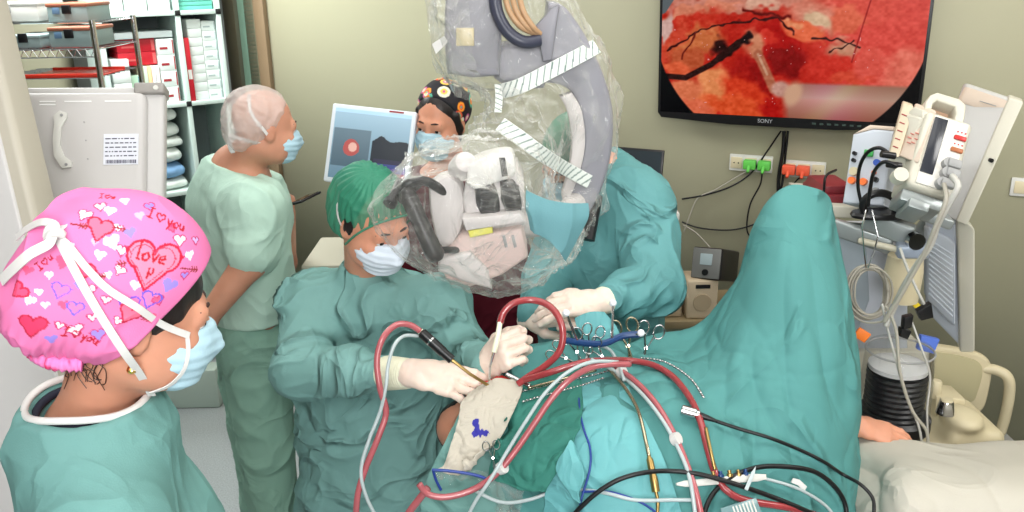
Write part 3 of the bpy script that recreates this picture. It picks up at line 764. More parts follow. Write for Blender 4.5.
    u = (wl_-el_)/np.linalg.norm(wl_-el_); g.cap(wl_-u*.05, wl_, .038, .03, .015)
    g.obj('glove', m_glove, .0026, t, lambda V, N: wrinkle(V, .018, 6)*.0012)
    return H, wr, wl_, tips
# ---------------- gowned assistant behind the microscope
def assistant():
    t = thing('person', 'gowned assistant bending behind the draped microscope with gloved hands clasped', 'person', (P(600, 300, 2.66).x, 2.66, 0))
    H = Head(P(572, 160, 2.72), (-.62, -.62, -.5), (-.1, -.3, .9), 1.05)
    nb = A_(P(604, 172, 2.76)); sL = A_(P(641, 202, 2.64)); sR = A_(P(572, 200, 2.8)); eL = A_(P(655, 286, 2.44)); wL = A_(P(598, 302, 2.27))
    eR = A_(P(545, 280, 2.6)); wR = A_(P(530, 318, 2.36)); hip = A_(P(598, 380, 2.75)); hip[2] = .88; ch = A_(P(607, 250, 2.74))
    S = SDF(); H.add(S, nb, .056); S.cap(sL, sR, .06, None, .05); S.loft([nb-[0, 0, .05], ch, hip], [.15, .15, .14], [.09, .1, .1], (.7, -.7, 0), .05)
    S.chain([sL, eL, wL], [.055, .042, .022], .02, .04); S.chain([sR, eR, wR], [.055, .042, .02], .02, .04); legs(S, hip, (.7, -.7, 0), foot=(-.7, -.7, 0))
    S.cap(wL, A_(P(590, 300, 2.265)), .016, .01); S.cap(wR, A_(P(536, 317, 2.345)), .016, .01); S.obj('body', m_skin, .008, t); H.eyes(t); H.mask(t, m_mask)
    G = SDF(); fl = hip.copy(); fl[2] = .3
    G.loft([nb-[0, 0, .05], ch, hip+[0, 0, .15], hip, fl], [.17, .21, .21, .22, .27], [.12, .15, .16, .17, .2], (.7, -.7, 0), .06)
    G.cap(sL-[0, 0, .01], sR-[0, 0, .01], .092, None, .06); G.cap(nb, nb-[0, 0, .07], .075, .11, .05)
    G.chain([sL-[0, 0, .02], eL, (eL+wL)/2, wL-(wL-eL)*.2], [.1, .088, .072, .05], .03, .06); G.chain([sR, eR, wR-(wR-eR)*.06], [.09, .075, .045], .03, .05)
    G.half(nb+[0, 0, .06], (-.25, -.25, 1), .01)
    G.obj('surgical_gown', m_gown2, .006, t, fabric(.012, .13, 14, (1, 1, .8), .003))
    C = SDF(); C.ell(H.L(0, -.03, .04), A_((.09, .112, .096))*H.s, H.R, .02); C.half(H.L(0, .06, .035), H.V(0, .75, -.7), .006); C.obj('bouffant_cap', m_net_g, .005, t, fabric(.003, .03, 3))
    for x in (-1, 1): H.strap([(x*60, -55, 1.2), (x*100, -45, 1.1), (x*140, -35, 1.15), (x*172, -30, 1.15)], t, .01)
    g = SDF(); fd = A_(P(556, 302, 2.23))-wL; hand(g, wL, fd, (.1, -.55, .8), (.2, -.5, -.5), [(18, 25, 15), (22, 28, 16), (26, 30, 18), (30, 34, 20)], 1.08, .6, (15, 20))
    u = (wL-eL)/np.linalg.norm(wL-eL); g.cap(wL-u*.03, wL, .033, .03, .015); g.obj('glove', m_glove, .0028, t, lambda V, N: wrinkle(V, .018, 4)*.0012)
    rg = SDF(); rg.cap(wL-u*.085, wL-u*.02, .044, .038); rg.obj('cuff', m_cuff, .004, t)
    g = SDF(); fd = A_(P(562, 312, 2.31))-wR; hand(g, wR, fd, (-.1, -.5, .85), (.1, -.4, .5), [(15, 22, 15), (18, 25, 16), (22, 28, 18), (28, 30, 20)], 1.05, .6, (15, 20))
    g.obj('glove', m_glove, .0028, t, lambda V, N: wrinkle(V, .018, 7)*.0012)
# ---------------- bald man in mint scrubs
def bald_man():
    t = thing('person', 'man in mint scrubs with a white see-through hair net holding a phone', 'person', (P(250, 300, 2.72).x, 2.72, 0))
    Fv = (.86, .48, -.16); H = Head(P(266, 127, 2.57), Fv, (.05, 0, 1), .86); rt = A_((.42, -.9, 0))
    nb = A_(P(238, 165, 2.62)); c1 = A_(P(238, 205, 2.66)); c2 = A_(P(252, 300, 2.7)); hip = A_(P(256, 385, 2.74)); hip[2] = .9
    sR = nb+rt*.19+[.0, .03, -.09]; sL = nb-rt*.19+[.02, 0, -.09]
    eR = A_(P(250, 262, 2.44)); wR = A_(P(204, 322, 2.38)); eL = A_(P(284, 262, 2.98)); wL = A_(P(287, 213, 2.82))
    S = SDF(); H.add(S, nb, .058); S.cap(sR, sL, .055, None, .05); S.loft([nb-[0, 0, .05], c1, c2, hip], [.13, .17, .15, .15], [.09, .11, .11, .11], rt, .05)
    S.chain([sR, eR, wR], [.06, .047, .03], .02, .04); S.chain([sL, eL, wL], [.055, .043, .028], .02, .04); legs(S, hip, rt, foot=Fv)
    hand(S, wR, A_(P(172, 334, 2.34))-wR, (0, -.8, .4), (0, .2, .8), [(20, 25, 15)]*4, 1.0, .6); tp = hand(S, wL, A_(P(292, 205, 2.72))-wL, (.5, .4, -.3), (-.3, -.2, .8), [(35, 40, 25)]*4, 1.0, .6)
    S.obj('body', m_skin2, .0065, t); H.eyes(t)
    b = SDF(); b.ell(H.L(0, .03, -.066), A_((.072, .058, .055))*H.s, H.R, .01); b.half(H.L(0, .01, -.03), H.V(0, -1, .3), .004); b.half(H.L(0, 0, -.03), H.V(0, 0, 1), .004)
    b.obj('beard', mat('beard_brown', (112, 82, 66), .8, bump=.6, bscale=400), .005, t)
    H.mask(t, m_mask)
    G = SDF(); hm = hip+[0, 0, .05]
    G.loft([nb-[0, 0, .05], c1, c2, hm], [.15, .195, .185, .195], [.10, .14, .13, .145], rt, .06); G.cap(sR-[0, 0, .0], sL, .082, None, .05)
    G.chain([sR, sR+(eR-sR)*.8], [.072, .078], .03, .05); G.chain([sL, sL+(eL-sL)*.7], [.07, .07], .03, .05); G.cap(nb+[0, 0, .0], nb-[0, 0, .05], .062, .1, .04)
    G.half(sR+(eR-sR)*.78, eR-sR, .004) if False else None
    G.half(nb+[0, 0, -.005], A_(Fv)*[.35, .35, 0]+[0, 0, 1], .006); G.half(hm-[0, 0, .0], (0, 0, -1), .004)
    G.obj('scrub_top', m_scrub, .0065, t, fabric(.010, .16, 33, (1, 1, .55), .003))
    T = SDF()
    for sgn in (-1, 1):
        h = hip+rt*sgn*.085; a = h.copy(); a[2] = .06; kn = h.copy(); kn[2] = .48; T.chain([h+[0, 0, .02], kn, a], [.125, .1, .085], .02, .05)
    T.cap(hip-rt*.07, hip+rt*.07, .13, None, .05); T.obj('scrub_trousers', m_scrub_t, .0095, t, fabric(.014, .11, 41, (1, 1, .7), .004))
    C = SDF(); C.ell(H.L(0, -.032, .042), A_((.088, .108, .093))*H.s, H.R, .02); C.ell(H.L(0, -.085, -.02), A_((.072, .05, .065))*H.s, H.R, .05); C.half(H.L(0, .035, .05), H.V(0, .85, -.35), .006)
    C.obj('hair_net', m_net_w, .0045, t, lambda V, N: wrinkle(V, .03, 9)*.006+wrinkle(V, .012, 10)*.0015)
    H.strap([(60, -45, 1.15), (90, -20, 1.1), (125, 20, 1.14), (150, 55, 1.16)], t, .01); H.strap([(55, -62, 1.25), (85, -50, 1.1), (130, -38, 1.12), (165, -28, 1.2)], t, .01)
    for k in range(2): ribbon('strap_tail', [H.on(168, -25, 1.2), H.on(172, -38, 1.35)+[0, 0, -.01*k], H.on(175+k*8, -52, 1.5)], .012, (0, -1, .2), m_strap, t)
    # phone
    p = thing('mobile_phone', 'small black mobile phone in the hand of the man in mint scrubs', 'phone', P(297, 203, 2.7))
    M, w_, h_ = frame3(P(290, 205, 2.69), P(305, 201, 2.66), P(290, 201, 2.80)); mb = MB(); mb.box((0, -.004, 0), (.05, .004, .10), .003, M); mb.obj('case', m_dark, p)
    mb = MB(); mb.box((.004, -.0055, .008), (.046, -.004, .092), .0, M); mb.obj('display', mat('phone_glass', (10, 12, 16), .08), p)
# ---------------- woman at the back
def rear_woman():
    t = thing('person', 'woman in a flowered dark cap and maroon scrubs standing behind the microscope', 'person', (P(470, 280, 3.1).x, 3.1, 0))
    H = Head(P(441, 121, 3.0), (-.42, -.88, -.22), (.06, -.1, 1), .98)
    nb = A_(P(448, 168, 3.06)); c1 = A_(P(462, 230, 3.1)); c2 = A_(P(484, 320, 3.12)); hip = A_(P(492, 400, 3.12)); hip[2] = .86; rt = A_((1, -.15, 0))
    S = SDF(); H.add(S, nb, .05); s1 = nb+[.17, .0, -.08]; s2 = nb+[-.15, 0, -.08]; e1 = s1+[.06, -.02, -.28]; e2 = s2+[-.03, -.02, -.28]
    w1 = e1+[-.0, -.05, -.24]; w2 = e2+[.0, -.05, -.24]
    S.cap(s1, s2, .05, None, .05); S.loft([nb-[0, 0, .05], c1, c2, hip], [.12, .14, .13, .15], [.08, .1, .09, .1], rt, .05)
    S.chain([s1, e1, w1], [.05, .038, .026], .02, .04); S.chain([s2, e2, w2], [.05, .038, .026], .02, .04); legs(S, hip, rt)
    hand(S, w1, (0, -.1, -1), (1, 0, 0), (0, -1, 0), [(10, 15, 10)]*4); hand(S, w2, (0, -.1, -1), (-1, 0, 0), (0, -1, 0), [(10, 15, 10)]*4)
    S.obj('body', m_skin, .007, t); H.eyes(t); H.mask(t, m_mask)
    G = SDF(); G.loft([nb-[0, 0, .06], c1, c2, hip+[0, 0, -.04]], [.13, .175, .17, .2], [.1, .125, .13, .15], rt, .05); G.cap(s1, s2, .07, None, .05); G.chain([s1, e1, w1], [.075, .07, .055], .02, .05); G.chain([s2, e2, w2], [.075, .07, .055], .02, .05)
    G.cap(nb-[0, 0, .0], nb-[0, 0, .08], .06, .1, .04); G.half(nb-[0, 0, .0], (0, -.3, 1), .005); G.obj('scrub_top', m_maroon, .01, t, fabric(.008, .12, 50, (1, 1, .7)))
    T = SDF()
    for sgn in (-1, 1):
        h = hip+rt*sgn*.085; a = h.copy(); a[2] = .06; kn = h.copy(); kn[2] = .48; T.chain([h, kn, a], [.115, .095, .08], .02, .05)
    T.obj('scrub_trousers', m_maroon, .012, t, fabric(.01, .12, 51))
    Hh = SDF(); Hh.ell(H.L(0, -.022, .036), A_((.0815, .1, .091))*H.s, H.R, .01); Hh.half(H.L(0, .064, .06), H.V(0, .85, -.5), .006)
    for x in (-1, 1): Hh.chain([H.L(x*.072, .022, .04), H.L(x*.078, .012, -.01), H.L(x*.066, .0, -.06)], [.012, .012, .01], .01)
    Hh.obj('hair', m_hair, .004, t)
    C = SDF(); C.ell(H.L(0, -.034, .04), A_((.09, .108, .098))*H.s, H.R, .02); C.half(H.L(0, .038, .085), H.V(-.0, .9, -.35), .006)
    rs = np.random.RandomState(5); cs = rs.randn(60, 3); cs /= np.linalg.norm(cs, axis=1)[:, None]
    pal = A_([[225, 90, 45], [240, 200, 90], [90, 175, 150], [200, 90, 140], [245, 150, 40], [230, 225, 205]])
    def col(V, N):
        q = H.inv(V)-[0, -.03, .04]; q /= np.linalg.norm(q, axis=1)[:, None]; d = q @ cs.T; i = d.argmax(1); a = np.degrees(np.arccos(np.clip(d.max(1), -1, 1)))
        c = np.tile(A_([24, 22, 30]), (len(V), 1)); r_ = 9+(i % 3)*2; c[a < r_] = pal[i % 6][a < r_]; c[a < r_*.55] = pal[(i+2) % 6][a < r_*.55]; c[a < r_*.25] = pal[(i+4) % 6][a < r_*.25]
        return np.vectorize(lin)(c)
    C.obj('patterned_cap', mat('flower_cap', (40, 40, 40), .75, attr='Col', bump=.1, bscale=200), .0028, t, lambda V, N: wrinkle(V, .05, 9)*.002, attr=col)
surg_H, surg_wr, surg_wl, surg_tips = surgeon(); assistant(); bald_man(); rear_woman()
# ---------------- nurse in the foreground with the pink heart-print cap
def hitter(objs):
    bv = []
    for o in objs:
        me = o.data; mw = Matrix.Translation(root_of(o).location) if o.parent else Matrix.Translation(o.location)
        bv.append(BVHTree.FromPolygons([mw @ v.co for v in me.vertices], [tuple(p.vertices) for p in me.polygons]))
    def hit(px, py, off=.002):
        o = Vector((0, 0, CAM_H)); d = (P(px, py, 2)-o).normalized(); best = None
        for b in bv:
            l, n, i, dd = b.ray_cast(o, d)
            if l is not None and (best is None or dd < best[2]): best = (l, n, dd)
        if best is None: return None, None
        return np.array(best[0]+best[1]*off), np.array(best[1])
    return hit
def nurse():
    t = thing('person', 'nurse in the foreground in a pink heart-print cap, blue mask and teal gown', 'person', (P(95, 420, 1.17).x, 1.17, 0))
    Fv = (.84, .42, -.28); H = Head(P(139, 310, 1.16), Fv, (.24, .06, 1), .93); rt = A_((.42, -.9, 0)); fw = A_((.9, .42, 0))
    nb = A_(P(92, 425, 1.18)); hip = nb+fw*.0+[.03, .02, 0]; hip[2] = .93; c1 = nb+[.02, 0, -.22]
    sR = nb+rt*.165+[0, 0, -.085]; sL = nb-rt*.165+[0, 0, -.085]; eR = sR+rt*.04+[.0, 0, -.3]; eL = sL-rt*.02+[.03, .0, -.3]
    wR = eR+fw*.13-rt*.09+[0, 0, -.2]; wL = eL+fw*.1+rt*.09+[0, 0, -.2]
    S = SDF(); H.add(S, nb-[0, 0, .02], .054); S.cap(nb-[0, 0, .04], c1, .075, .12, .06)
    S.cap(sR, sL, .055, None, .06); S.loft([nb-[0, 0, .09], c1, hip], [.13, .15, .15], [.085, .1, .11], rt, .06)
    S.chain([sR, eR, wR], [.05, .04, .027], .02, .04); S.chain([sL, eL, wL], [.05, .04, .027], .02, .04); legs(S, hip, rt, foot=fw)
    hand(S, wR, fw, (0, 0, 1), -rt, [(20, 25, 15)]*4, .92); hand(S, wL, fw, (0, 0, 1), rt, [(20, 25, 15)]*4, .92)
    body = S.obj('body', m_skin2, .0042, t, lambda V, N: vnoise(V*60, 3)*.0004); H.eyes(t)
    zc = 1.425
    G = SDF(); fl = hip.copy(); fl[2] = .3; cc = A_(P(90, 402, 1.15)); cc[2] = zc
    G.cap(cc+[0, 0, .02], cc-[0, 0, .05], .088, .115, .03); G.loft([nb-[0, 0, .1], c1, hip, fl], [.16, .185, .2, .24], [.115, .14, .155, .19], rt, .06); G.cap(sR, sL, .07, None, .07)
    G.chain([sR+[0, 0, -.01], eR, wR], [.075, .075, .05], .03, .06); G.chain([sL+[0, 0, -.01], eL, wL], [.075, .075, .05], .03, .06); G.half((0, 0, zc), (0, 0, 1), .006)
    def hole(D, ax):
        X, Y, Z = ax[0][:, None, None], ax[1][None, :, None], ax[2][None, None, :]
        d = np.sqrt((X-cc[0])**2+(Y-cc[1])**2)-(.078+(Z-zc)*.25); d = np.maximum(d, (zc-.045)-Z); return np.maximum(D, -d)
    gown = G.obj('surgical_gown', m_gownn, .005, t, fabric(.008, .16, 70, (1, 1, .6), .002), field=hole)
    ring = [cc+np.array([math.cos(a)*.084, math.sin(a)*.080, .001+.004*math.sin(3*a)]) for a in np.linspace(0, 2*math.pi, 17)[:-1]]
    tube('neck_binding', ring, .0055, m_strap, t, n=8, closed=True)
    tube('undershirt_neck', [p*[1, 1, 1]-[0, 0, .014]-(p-cc)*[.13, .13, 0] for p in ring], .006, mat('navy_cloth', (24, 26, 44), .8), t, n=8, closed=True)
    H.mask(t, m_mask)
    # hair: band under the front edge of the cap and stray locks at the nape
    h = SDF(); h.ell(H.L(0, -.022, .036), A_((.088, .106, .098))*H.s, H.R, .01); h.half(H.L(0, .094, .040), H.V(0, .80, -.6), .005)
    hair_o = h.obj('hair', m_hair, .003, t, lambda V, N: wrinkle(V, .02, 3, stretch=(1, 1, .3))*.0015)
    rs = random.Random(3); mb = MB(); hb = hitter([body])
    for k in range(16):
        x0 = 62+rs.random()*40; y0 = 352+rs.random()*6; pts = []
        for j in range(5):
            q, n = hb(x0+math.sin(j*1.3+k)*5+j*1.5, y0+j*(5+rs.random()*3), .0025+.001*(k % 3))
            if q is not None: pts.append(q)
        if len(pts) > 2: mb.tube(catmull(pts, 4), .0007, 4)
    mb.obj('stray_hair', mat('hair_brown', (62, 38, 28), .5), t)
    # cap
    C = SDF(); C.ell(H.L(0, -.036, .066), A_((.096, .122, .108)), H.R, .02); C.ell(H.L(0, -.115, -.015), A_((.072, .066, .066)), H.R, .05); C.ell(H.L(0, -.06, .02), A_((.09, .11, .09)), H.R, .03); C.ell(H.L(0, -.03, -.014), A_((.092, .08, .06)), H.R, .02)
    C.half(H.L(0, .046, .056), H.V(0, .80, -.6), .004); C.half(H.L(0, -.1, -.066), H.V(0, -.12, -1), .006)
    # band at the bottom of the cap
    cx = H.L(0, -.05, .05); ax_x = H.R[:, 0]
    def uv(W):
        q = (W-cx) @ H.R; d = q/np.linalg.norm(q, axis=-1)[..., None]; th_ = np.arccos(np.clip(d[..., 0], -1, 1)); r = th_*.115
        s_ = np.hypot(d[..., 1], d[..., 2])+1e-9; return np.stack([d[..., 1]/s_*r, -d[..., 2]/s_*r], -1)*740   # +x towards the face, +y down
    V0, Q0 = C.vf(.004); bv = BVHTree.FromPolygons([Vector(v) for v in V0], [tuple(q) for q in Q0.tolist()])
    def anchor(px, py):
        o = Vector((0, 0, CAM_H)); l, n, i, dd = bv.ray_cast(o, (P(px, py, 2)-o).normalized())
        return uv(np.array([list(l)]))[0] if l is not None else None
    def heart_d(x, y):
        """negative inside a heart of unit half width, point down"""
        x = np.abs(x); y = -y+.1; a = x+y > 1
        # two lobes and a point
        d1 = np.hypot(x-.5, y-.35)-.52; tx = np.clip((x*.72+(y+1)*.69), 0, 1.35); d2 = (x*.80-(y+1)*.60)
        d2 = np.maximum(d2, y-.45); return np.minimum(d1, d2)
    pk = A_([228, 122, 174])
    elems = [  # px,py,size,rot(deg),fill,outline
        (153, 263, 27, 8, (250, 128, 160), (196, 30, 62), 1.3), (100, 229, 13, 10, (244, 108, 140), (190, 35, 62), .9), (152, 263, 22, 8, None, (214, 60, 90), .5),
        (130, 304, 10, -10, None, (120, 90, 205), 1.0), (151, 299, 10, 18, None, (110, 90, 200), 1.0), (33, 325, 12, -8, (236, 60, 100), (180, 40, 70), .9), (130, 313, 12, 25, (244, 108, 140), (190, 40, 70), 1.0),
        (84, 270, 11, 12, (236, 90, 130), (190, 40, 70), 1.0), (75, 308, 8, 0, None, (120, 100, 205), .9), (20, 290, 9, 30, (240, 80, 120), (190, 40, 70), 1.0), (60, 290, 9, 5, None, (130, 100, 205), .9)]
    rs = random.Random(11); wh = []
    for (x, y) in ((100, 255), (122, 250), (136, 285), (158, 300), (110, 210), (180, 240), (70, 245), (48, 275), (106, 300), (92, 318), (60, 325), (170, 285), (140, 215), (118, 228), (88, 290), (45, 305), (30, 300), (130, 232), (190, 255), (75, 330), (108, 275), (150, 318), (85, 215), (125, 200), (140, 246), (112, 242), (62, 262), (38, 292), (95, 242), (172, 228), (196, 240), (120, 270), (78, 285), (64, 305), (98, 335), (118, 320), (168, 315), (150, 206), (28, 270), (52, 338), (185, 275), (100, 205)):
        wh.append((x, y, 4+rs.random()*4.5, rs.random()*60-30, rs.choice([(252, 226, 240), (250, 214, 234), (200, 170, 225), (252, 230, 240), (226, 90, 130), (150, 130, 215)]), rs.choice([None, None, (190, 60, 110)]), .7))
    def strokes(txt, cx_, cy_, sz, rot):
        G_ = {'l': [[(0, -1), (0, 0), (.15, .05)]], 'o': [[(.25, -.45), (0, -.25), (.05, 0), (.3, .03), (.42, -.2), (.25, -.45)]], 'v': [[(0, -.45), (.18, 0), (.38, -.45)]], 'e': [[(0, -.2), (.35, -.25), (.28, -.45), (.05, -.35), (.03, -.05), (.35, 0)]],
              'I': [[(.1, -.9), (.1, 0)], [(-.1, -.9), (.3, -.9)], [(-.1, 0), (.3, 0)]], 'y': [[(0, -.45), (.15, -.05)], [(.36, -.45), (.1, .35)]], 'u': [[(0, -.45), (.03, -.05), (.25, 0), (.36, -.45)], [(.36, -.45), (.38, 0)]], 'm': [[(0, -.45), (0, .3)], [(0, -.08), (.18, .02), (.33, -.1), (.33, -.45)]], ' ': [], '<': [[(.35, .0), (0, -.4), (.05, -.65), (.25, -.68), (.35, -.5), (.45, -.68), (.65, -.65), (.7, -.4), (.35, 0)]]}
        adv = {'l': .28, 'o': .55, 'v': .48, 'e': .5, 'I': .6, 'y': .5, 'u': .55, 'm': .5, ' ': .3, '<': .95}
        tot = sum(adv[c] for c in txt); x = -tot/2; out = []; ca, sa = math.cos(math.radians(rot)), math.sin(math.radians(rot)); a0 = anchor(cx_, cy_)
        for c in txt:
            for st in G_[c]: out.append([(a0[0]+((x+p[0])*ca-(p[1]+.2)*sa)*sz, a0[1]+((x+p[0])*sa+(p[1]+.2)*ca)*sz) for p in st])
            x += adv[c]
        return out
    TX = [(strokes('love', 153, 258, 17, 12), 1.1), (strokes('m', 152, 272, 13, 8), 1.0), (strokes('I<you', 168, 222, 14, 22), .9), (strokes('I<you', 82, 338, 11, 12), .8), (strokes('I<u', 108, 196, 9, 5), .8), (strokes('I<u', 45, 262, 10, -60), .8)]
    arrows = [((118, 264), (126, 263)), ((181, 268), (198, 270)), ((113, 228), (125, 229)), ((97, 275), (106, 277)), ((140, 316), (150, 320)), ((72, 225), (88, 228))]
    def col(V, N):
        q = uv(V); c = np.tile(pk, (len(V), 1)); n1 = vnoise(V*25, 3)
        def put(mask, cc_): c[mask] = cc_
        for (x, y, sz, rot, fill, out, ow) in wh+elems:
            a = anchor(x, y)
            if a is None: continue
            ca, sa = math.cos(math.radians(rot)), math.sin(math.radians(rot)); dx = (q[:, 0]-a[0])/sz; dy = (q[:, 1]-a[1])/sz
            d = heart_d(dx*ca+dy*sa, -dx*sa+dy*ca)*sz
            if fill: put(d < 0, fill)
            if out: put(np.abs(d) < ow, out)
        def seg(pts, wd, cc_):
            d = np.full(len(V), 1e9)
            for (x0, y0), (x1, y1) in zip(pts, pts[1:]):
                bx, by = x1-x0, y1-y0; tt = np.clip(((q[:, 0]-x0)*bx+(q[:, 1]-y0)*by)/(bx*bx+by*by+1e-9), 0, 1); d = np.minimum(d, np.hypot(q[:, 0]-x0-tt*bx, q[:, 1]-y0-tt*by))
            put(d < wd, cc_)
        for st, wd in TX:
            for s_ in st: seg(s_, wd, (178, 28, 48))
        for a, b in arrows:
            a, b = anchor(*a), anchor(*b)
            if a is None or b is None: continue
            seg([tuple(a), tuple(b)], .8, (140, 40, 50)); e_ = b-a; e_ = e_/np.linalg.norm(e_); nn = A_([-e_[1], e_[0]])
            for k in (0, 3, 6):
                p = b-e_*k; seg([tuple(p+nn*3+e_*-2.5), tuple(p), tuple(p-nn*3+e_*-2.5)], .6, (150, 50, 50))
        return np.vectorize(lin)(c)
    def cdisp(V, N):
        q = H.inv(V); back = np.clip((-q[:, 1]-.02)/.1, 0, 1); low = np.clip((-.0-q[:, 2])/.05, 0, 1)
        d = (folds(V, .07, 5)-.3)*.010*(.25+back); a = np.arctan2(q[:, 0], q[:, 2]+.1)
        return d+np.sin(q[:, 1]*420+vnoise(V*30, 5)*3)*.0022*low*back
    cap = C.obj('patterned_cap', mat('pink_cap', (246, 138, 196), .75, attr='Col', bump=.15, bscale=500, spec=.25), .0015, t, cdisp, attr=col)
    # gathered band under the bun
    bp = [H.L(x, y, z) for x, y, z in ((.064, -.07, -.064), (.056, -.105, -.068), (.02, -.13, -.07), (-.02, -.13, -.07), (-.056, -.105, -.068), (-.064, -.07, -.064))]
    vb = np.array(bp); cb = catmull(vb, 14); rad = [.0105+.002*math.sin(i*2.1) for i in range(len(cb))]; v_, f_ = tube_vf(cb, .01, 10, False, rad); me = rawmesh(v_, f_)
    setcol(me, np.vectorize(lin)(np.where((vnoise(np.array(v_)*90, 8) > .35)[:, None], A_([[222, 60, 110]]), A_([[240, 130, 190]])))); mkobj('cap_band', me, MATS['pink_cap'], t)
    # straps laid over cap and cheek
    msk = [o for o in t.children if o.name.startswith('face_mask')]
    hh = hitter([cap, body, hair_o]+msk)
    def strap(pl, wdt, lift=.006, name='mask_strap'):
        pp, nn = [], []
        for q in pl:
            if len(q) == 2: a, n = hh(q[0], q[1], lift)
            else: a = np.array(P(*q)); n = A_((-.1, -.9, .2))
            if a is None:
                if not pp: a = np.array(P(q[0], q[1], 1.05)); n = A_((-.1, -.9, .2))
                else: a = np.array(P(q[0], q[1], pp[-1][1])); n = nn[-1]
            pp.append(a); nn.append(n)
        return ribbon(name, pp, wdt, nn, m_strap, t, .0008, 6)
    strap([(187, 336), (160, 322), (135, 305), (108, 288), (88, 268), (72, 248), (60, 236)], .0095)
    strap([(152, 392), (140, 372), (124, 350), (106, 322), (88, 292), (72, 262), (60, 238)], .0105, .005)
    strap([(150, 391), (168, 384), (182, 370), (187, 352), (186, 337)], .006, .003, 'mask_edge')
    k0 = hh(60, 236, .012)[0]
    mb = MB(); mb.tube(catmull([k0+[-.008, 0, -.006], k0+[.004, -.006, .004], k0+[.009, .002, -.002], k0+[-.002, .0, .008]], 6, True), .006, 8); mb.obj('strap_knot', m_strap, t)
    Yk = k0[1]
    ribbon('strap_tail', [k0, P(48, 244, Yk-.02), P(30, 254, Yk-.03), P(14, 268, Yk-.02), P(1, 281, Yk)], .013, (.1, -.9, .4), m_strap, t, .0008, 8)
    ribbon('strap_tail', [k0, P(55, 225, Yk+.0), P(42, 222, Yk+.01), P(28, 228, Yk+.03), P(16, 238, Yk+.05)], .01, (.1, -.8, .6), m_strap, t, .0008, 8)
    ribbon('strap_tail', [k0, P(66, 224, Yk+.02), P(76, 212, Yk+.05)], .009, (-.3, -.9, .2), m_strap, t, .0008, 8)
    # earring
    e, n = hitter([body, cap])(131, 356, .004); e2 = e+[0, -.002, -.008]
    mb = MB(); mb.tube(catmull([e, e+[.004, -.002, -.004], e2, e+[-.004, -.002, -.004]], 5, True), .0016, 6); 
    mb.lathe([(.0005, -.006), (.006, -.004), (.0075, 0), (.005, .005), (.001, .007)], Matrix.Translation(Vector(e2-[0, 0, .009])), 10); mb.obj('earring', mat('gold', (236, 196, 110), .25, metal=1), t, label='gold drop earring')
    return H
nurse_H = nurse()
# ================================================================ left side: displays, shelves, storage
def pxprism(mb, pts, Y, th, bev=.004, seg=2):
    q = [P(a, b, Y) for a, b in pts]; mb.prism([(v.x, v.z) for v in q], Y, Y+th, bev, None, seg); return mb
# tall equipment housing at the far left
t = thing('equipment_tower', 'tall pale grey equipment housing leaning in at the far left edge', 'equipment', (P(-60, 300, 1.75).x, 1.75, 0))
fc = [P(-150, 520, 1.55), P(108, 520, 1.55), P(-30, -60, 1.80), P(-260, -60, 1.80)]
hexa(fc, (.004, .085, 0), .014, 'housing', mat('warm_grey_panel', (176, 170, 156), .45, bump=.03, vary=.03), t, 4)
hexa([fc[0]+Vector((.02, -.005, 0)), fc[1]+Vector((-.03, -.005, 0)), fc[2]+Vector((-.03, -.005, 0)), fc[3]+Vector((.02, -.005, 0))], (0, .02, 0), .006, 'front_panel', m_offwhite, t, 3)
t2 = t
mb = MB(); b0 = (fc[0]+fc[1])/2+Vector((0, .05, .03)); mb.box((b0.x-.25, b0.y-.12, 0), (b0.x+.25, b0.y+.14, .12), .02); mb.box((b0.x-.04, b0.y-.04, .1), (b0.x+.04, b0.y+.04, b0.z), .01); mb.obj('base', m_grey, t)
# back of the white display on its cart
t = thing('medical_display', 'back of a large white display with barcode sticker and grey corner bumper', 'display', (P(95, 200, 2.05).x, 2.1, 0))
M, w_, h_ = frame3(P(34, 215, 1.98), P(160, 212, 2.02), P(18, 82, 2.12))
h_ += .0
mb = MB(); mb.box((-.12, .03, -.14), (w_, .075, h_), .012, M, 3); mb.obj('bezel_frame', m_offwhite, t)
mb = MB(); mb.box((-.10, .0, -.12), (w_-.036, .045, h_-.022), .02, M, 4); sh = mb.obj('back_shell', mat('display_shell', (190, 187, 186), .38, bump=.02, vary=.03, vscale=4), t)
mb = MB()
for a, b in ((.04, .075), (.095, .155), (.185, .245)): mb.box((a-.035, -.0012, h_-.05), (b-.035, .002, h_-.0475), .0, M)
for a, b in ((.04, .075),): mb.box((a-.035, -.0012, h_-.058), (b-.035, .002, h_-.0555), .0, M)
mb.obj('vent_slot', mat('slot_light', (240, 240, 240), .3), sh)
mb = MB(); mb.box((w_-.068, .018, h_-.022), (w_+.002, .08, h_+.006), .006, M, 3); mb.obj('corner_bumper', mat('bumper_grey', (150, 146, 142), .5), t)
mb = MB(); mb.lathe([(.006, 0), (.006, .003)], M @ Matrix.Translation((w_-.016, .018, h_-.009)) @ Matrix.Rotation(math.pi/2, 4, 'X'), 12); mb.obj('screw', m_white, t)
# sticker
mb = MB(); mb.box((w_-.128, -.0015, h_-.205), (w_-.05, .001, h_-.13), .0, M); st = mb.obj('sticker', mat('sticker_paper', (214, 216, 226), .5), t)
mb = MB(); rs = random.Random(2)
for r in range(5):
    x = w_-.124
    while x < w_-.056:
        l_ = rs.uniform(.003, .012); mb.box((x, -.0022, h_-.143-r*.0105), (min(x+l_, w_-.054), -.0014, h_-.1405-r*.0105), 0, M); x += l_+.003
x = w_-.122
while x < w_-.054:
    l_ = rs.uniform(.0008, .0024); mb.box((x, -.0022, h_-.202), (x+l_, -.0014, h_-.1935), 0, M); x += l_+rs.uniform(.0006, .0016)
mb.obj('print', mat('print_ink', (70, 70, 90), .6), st)
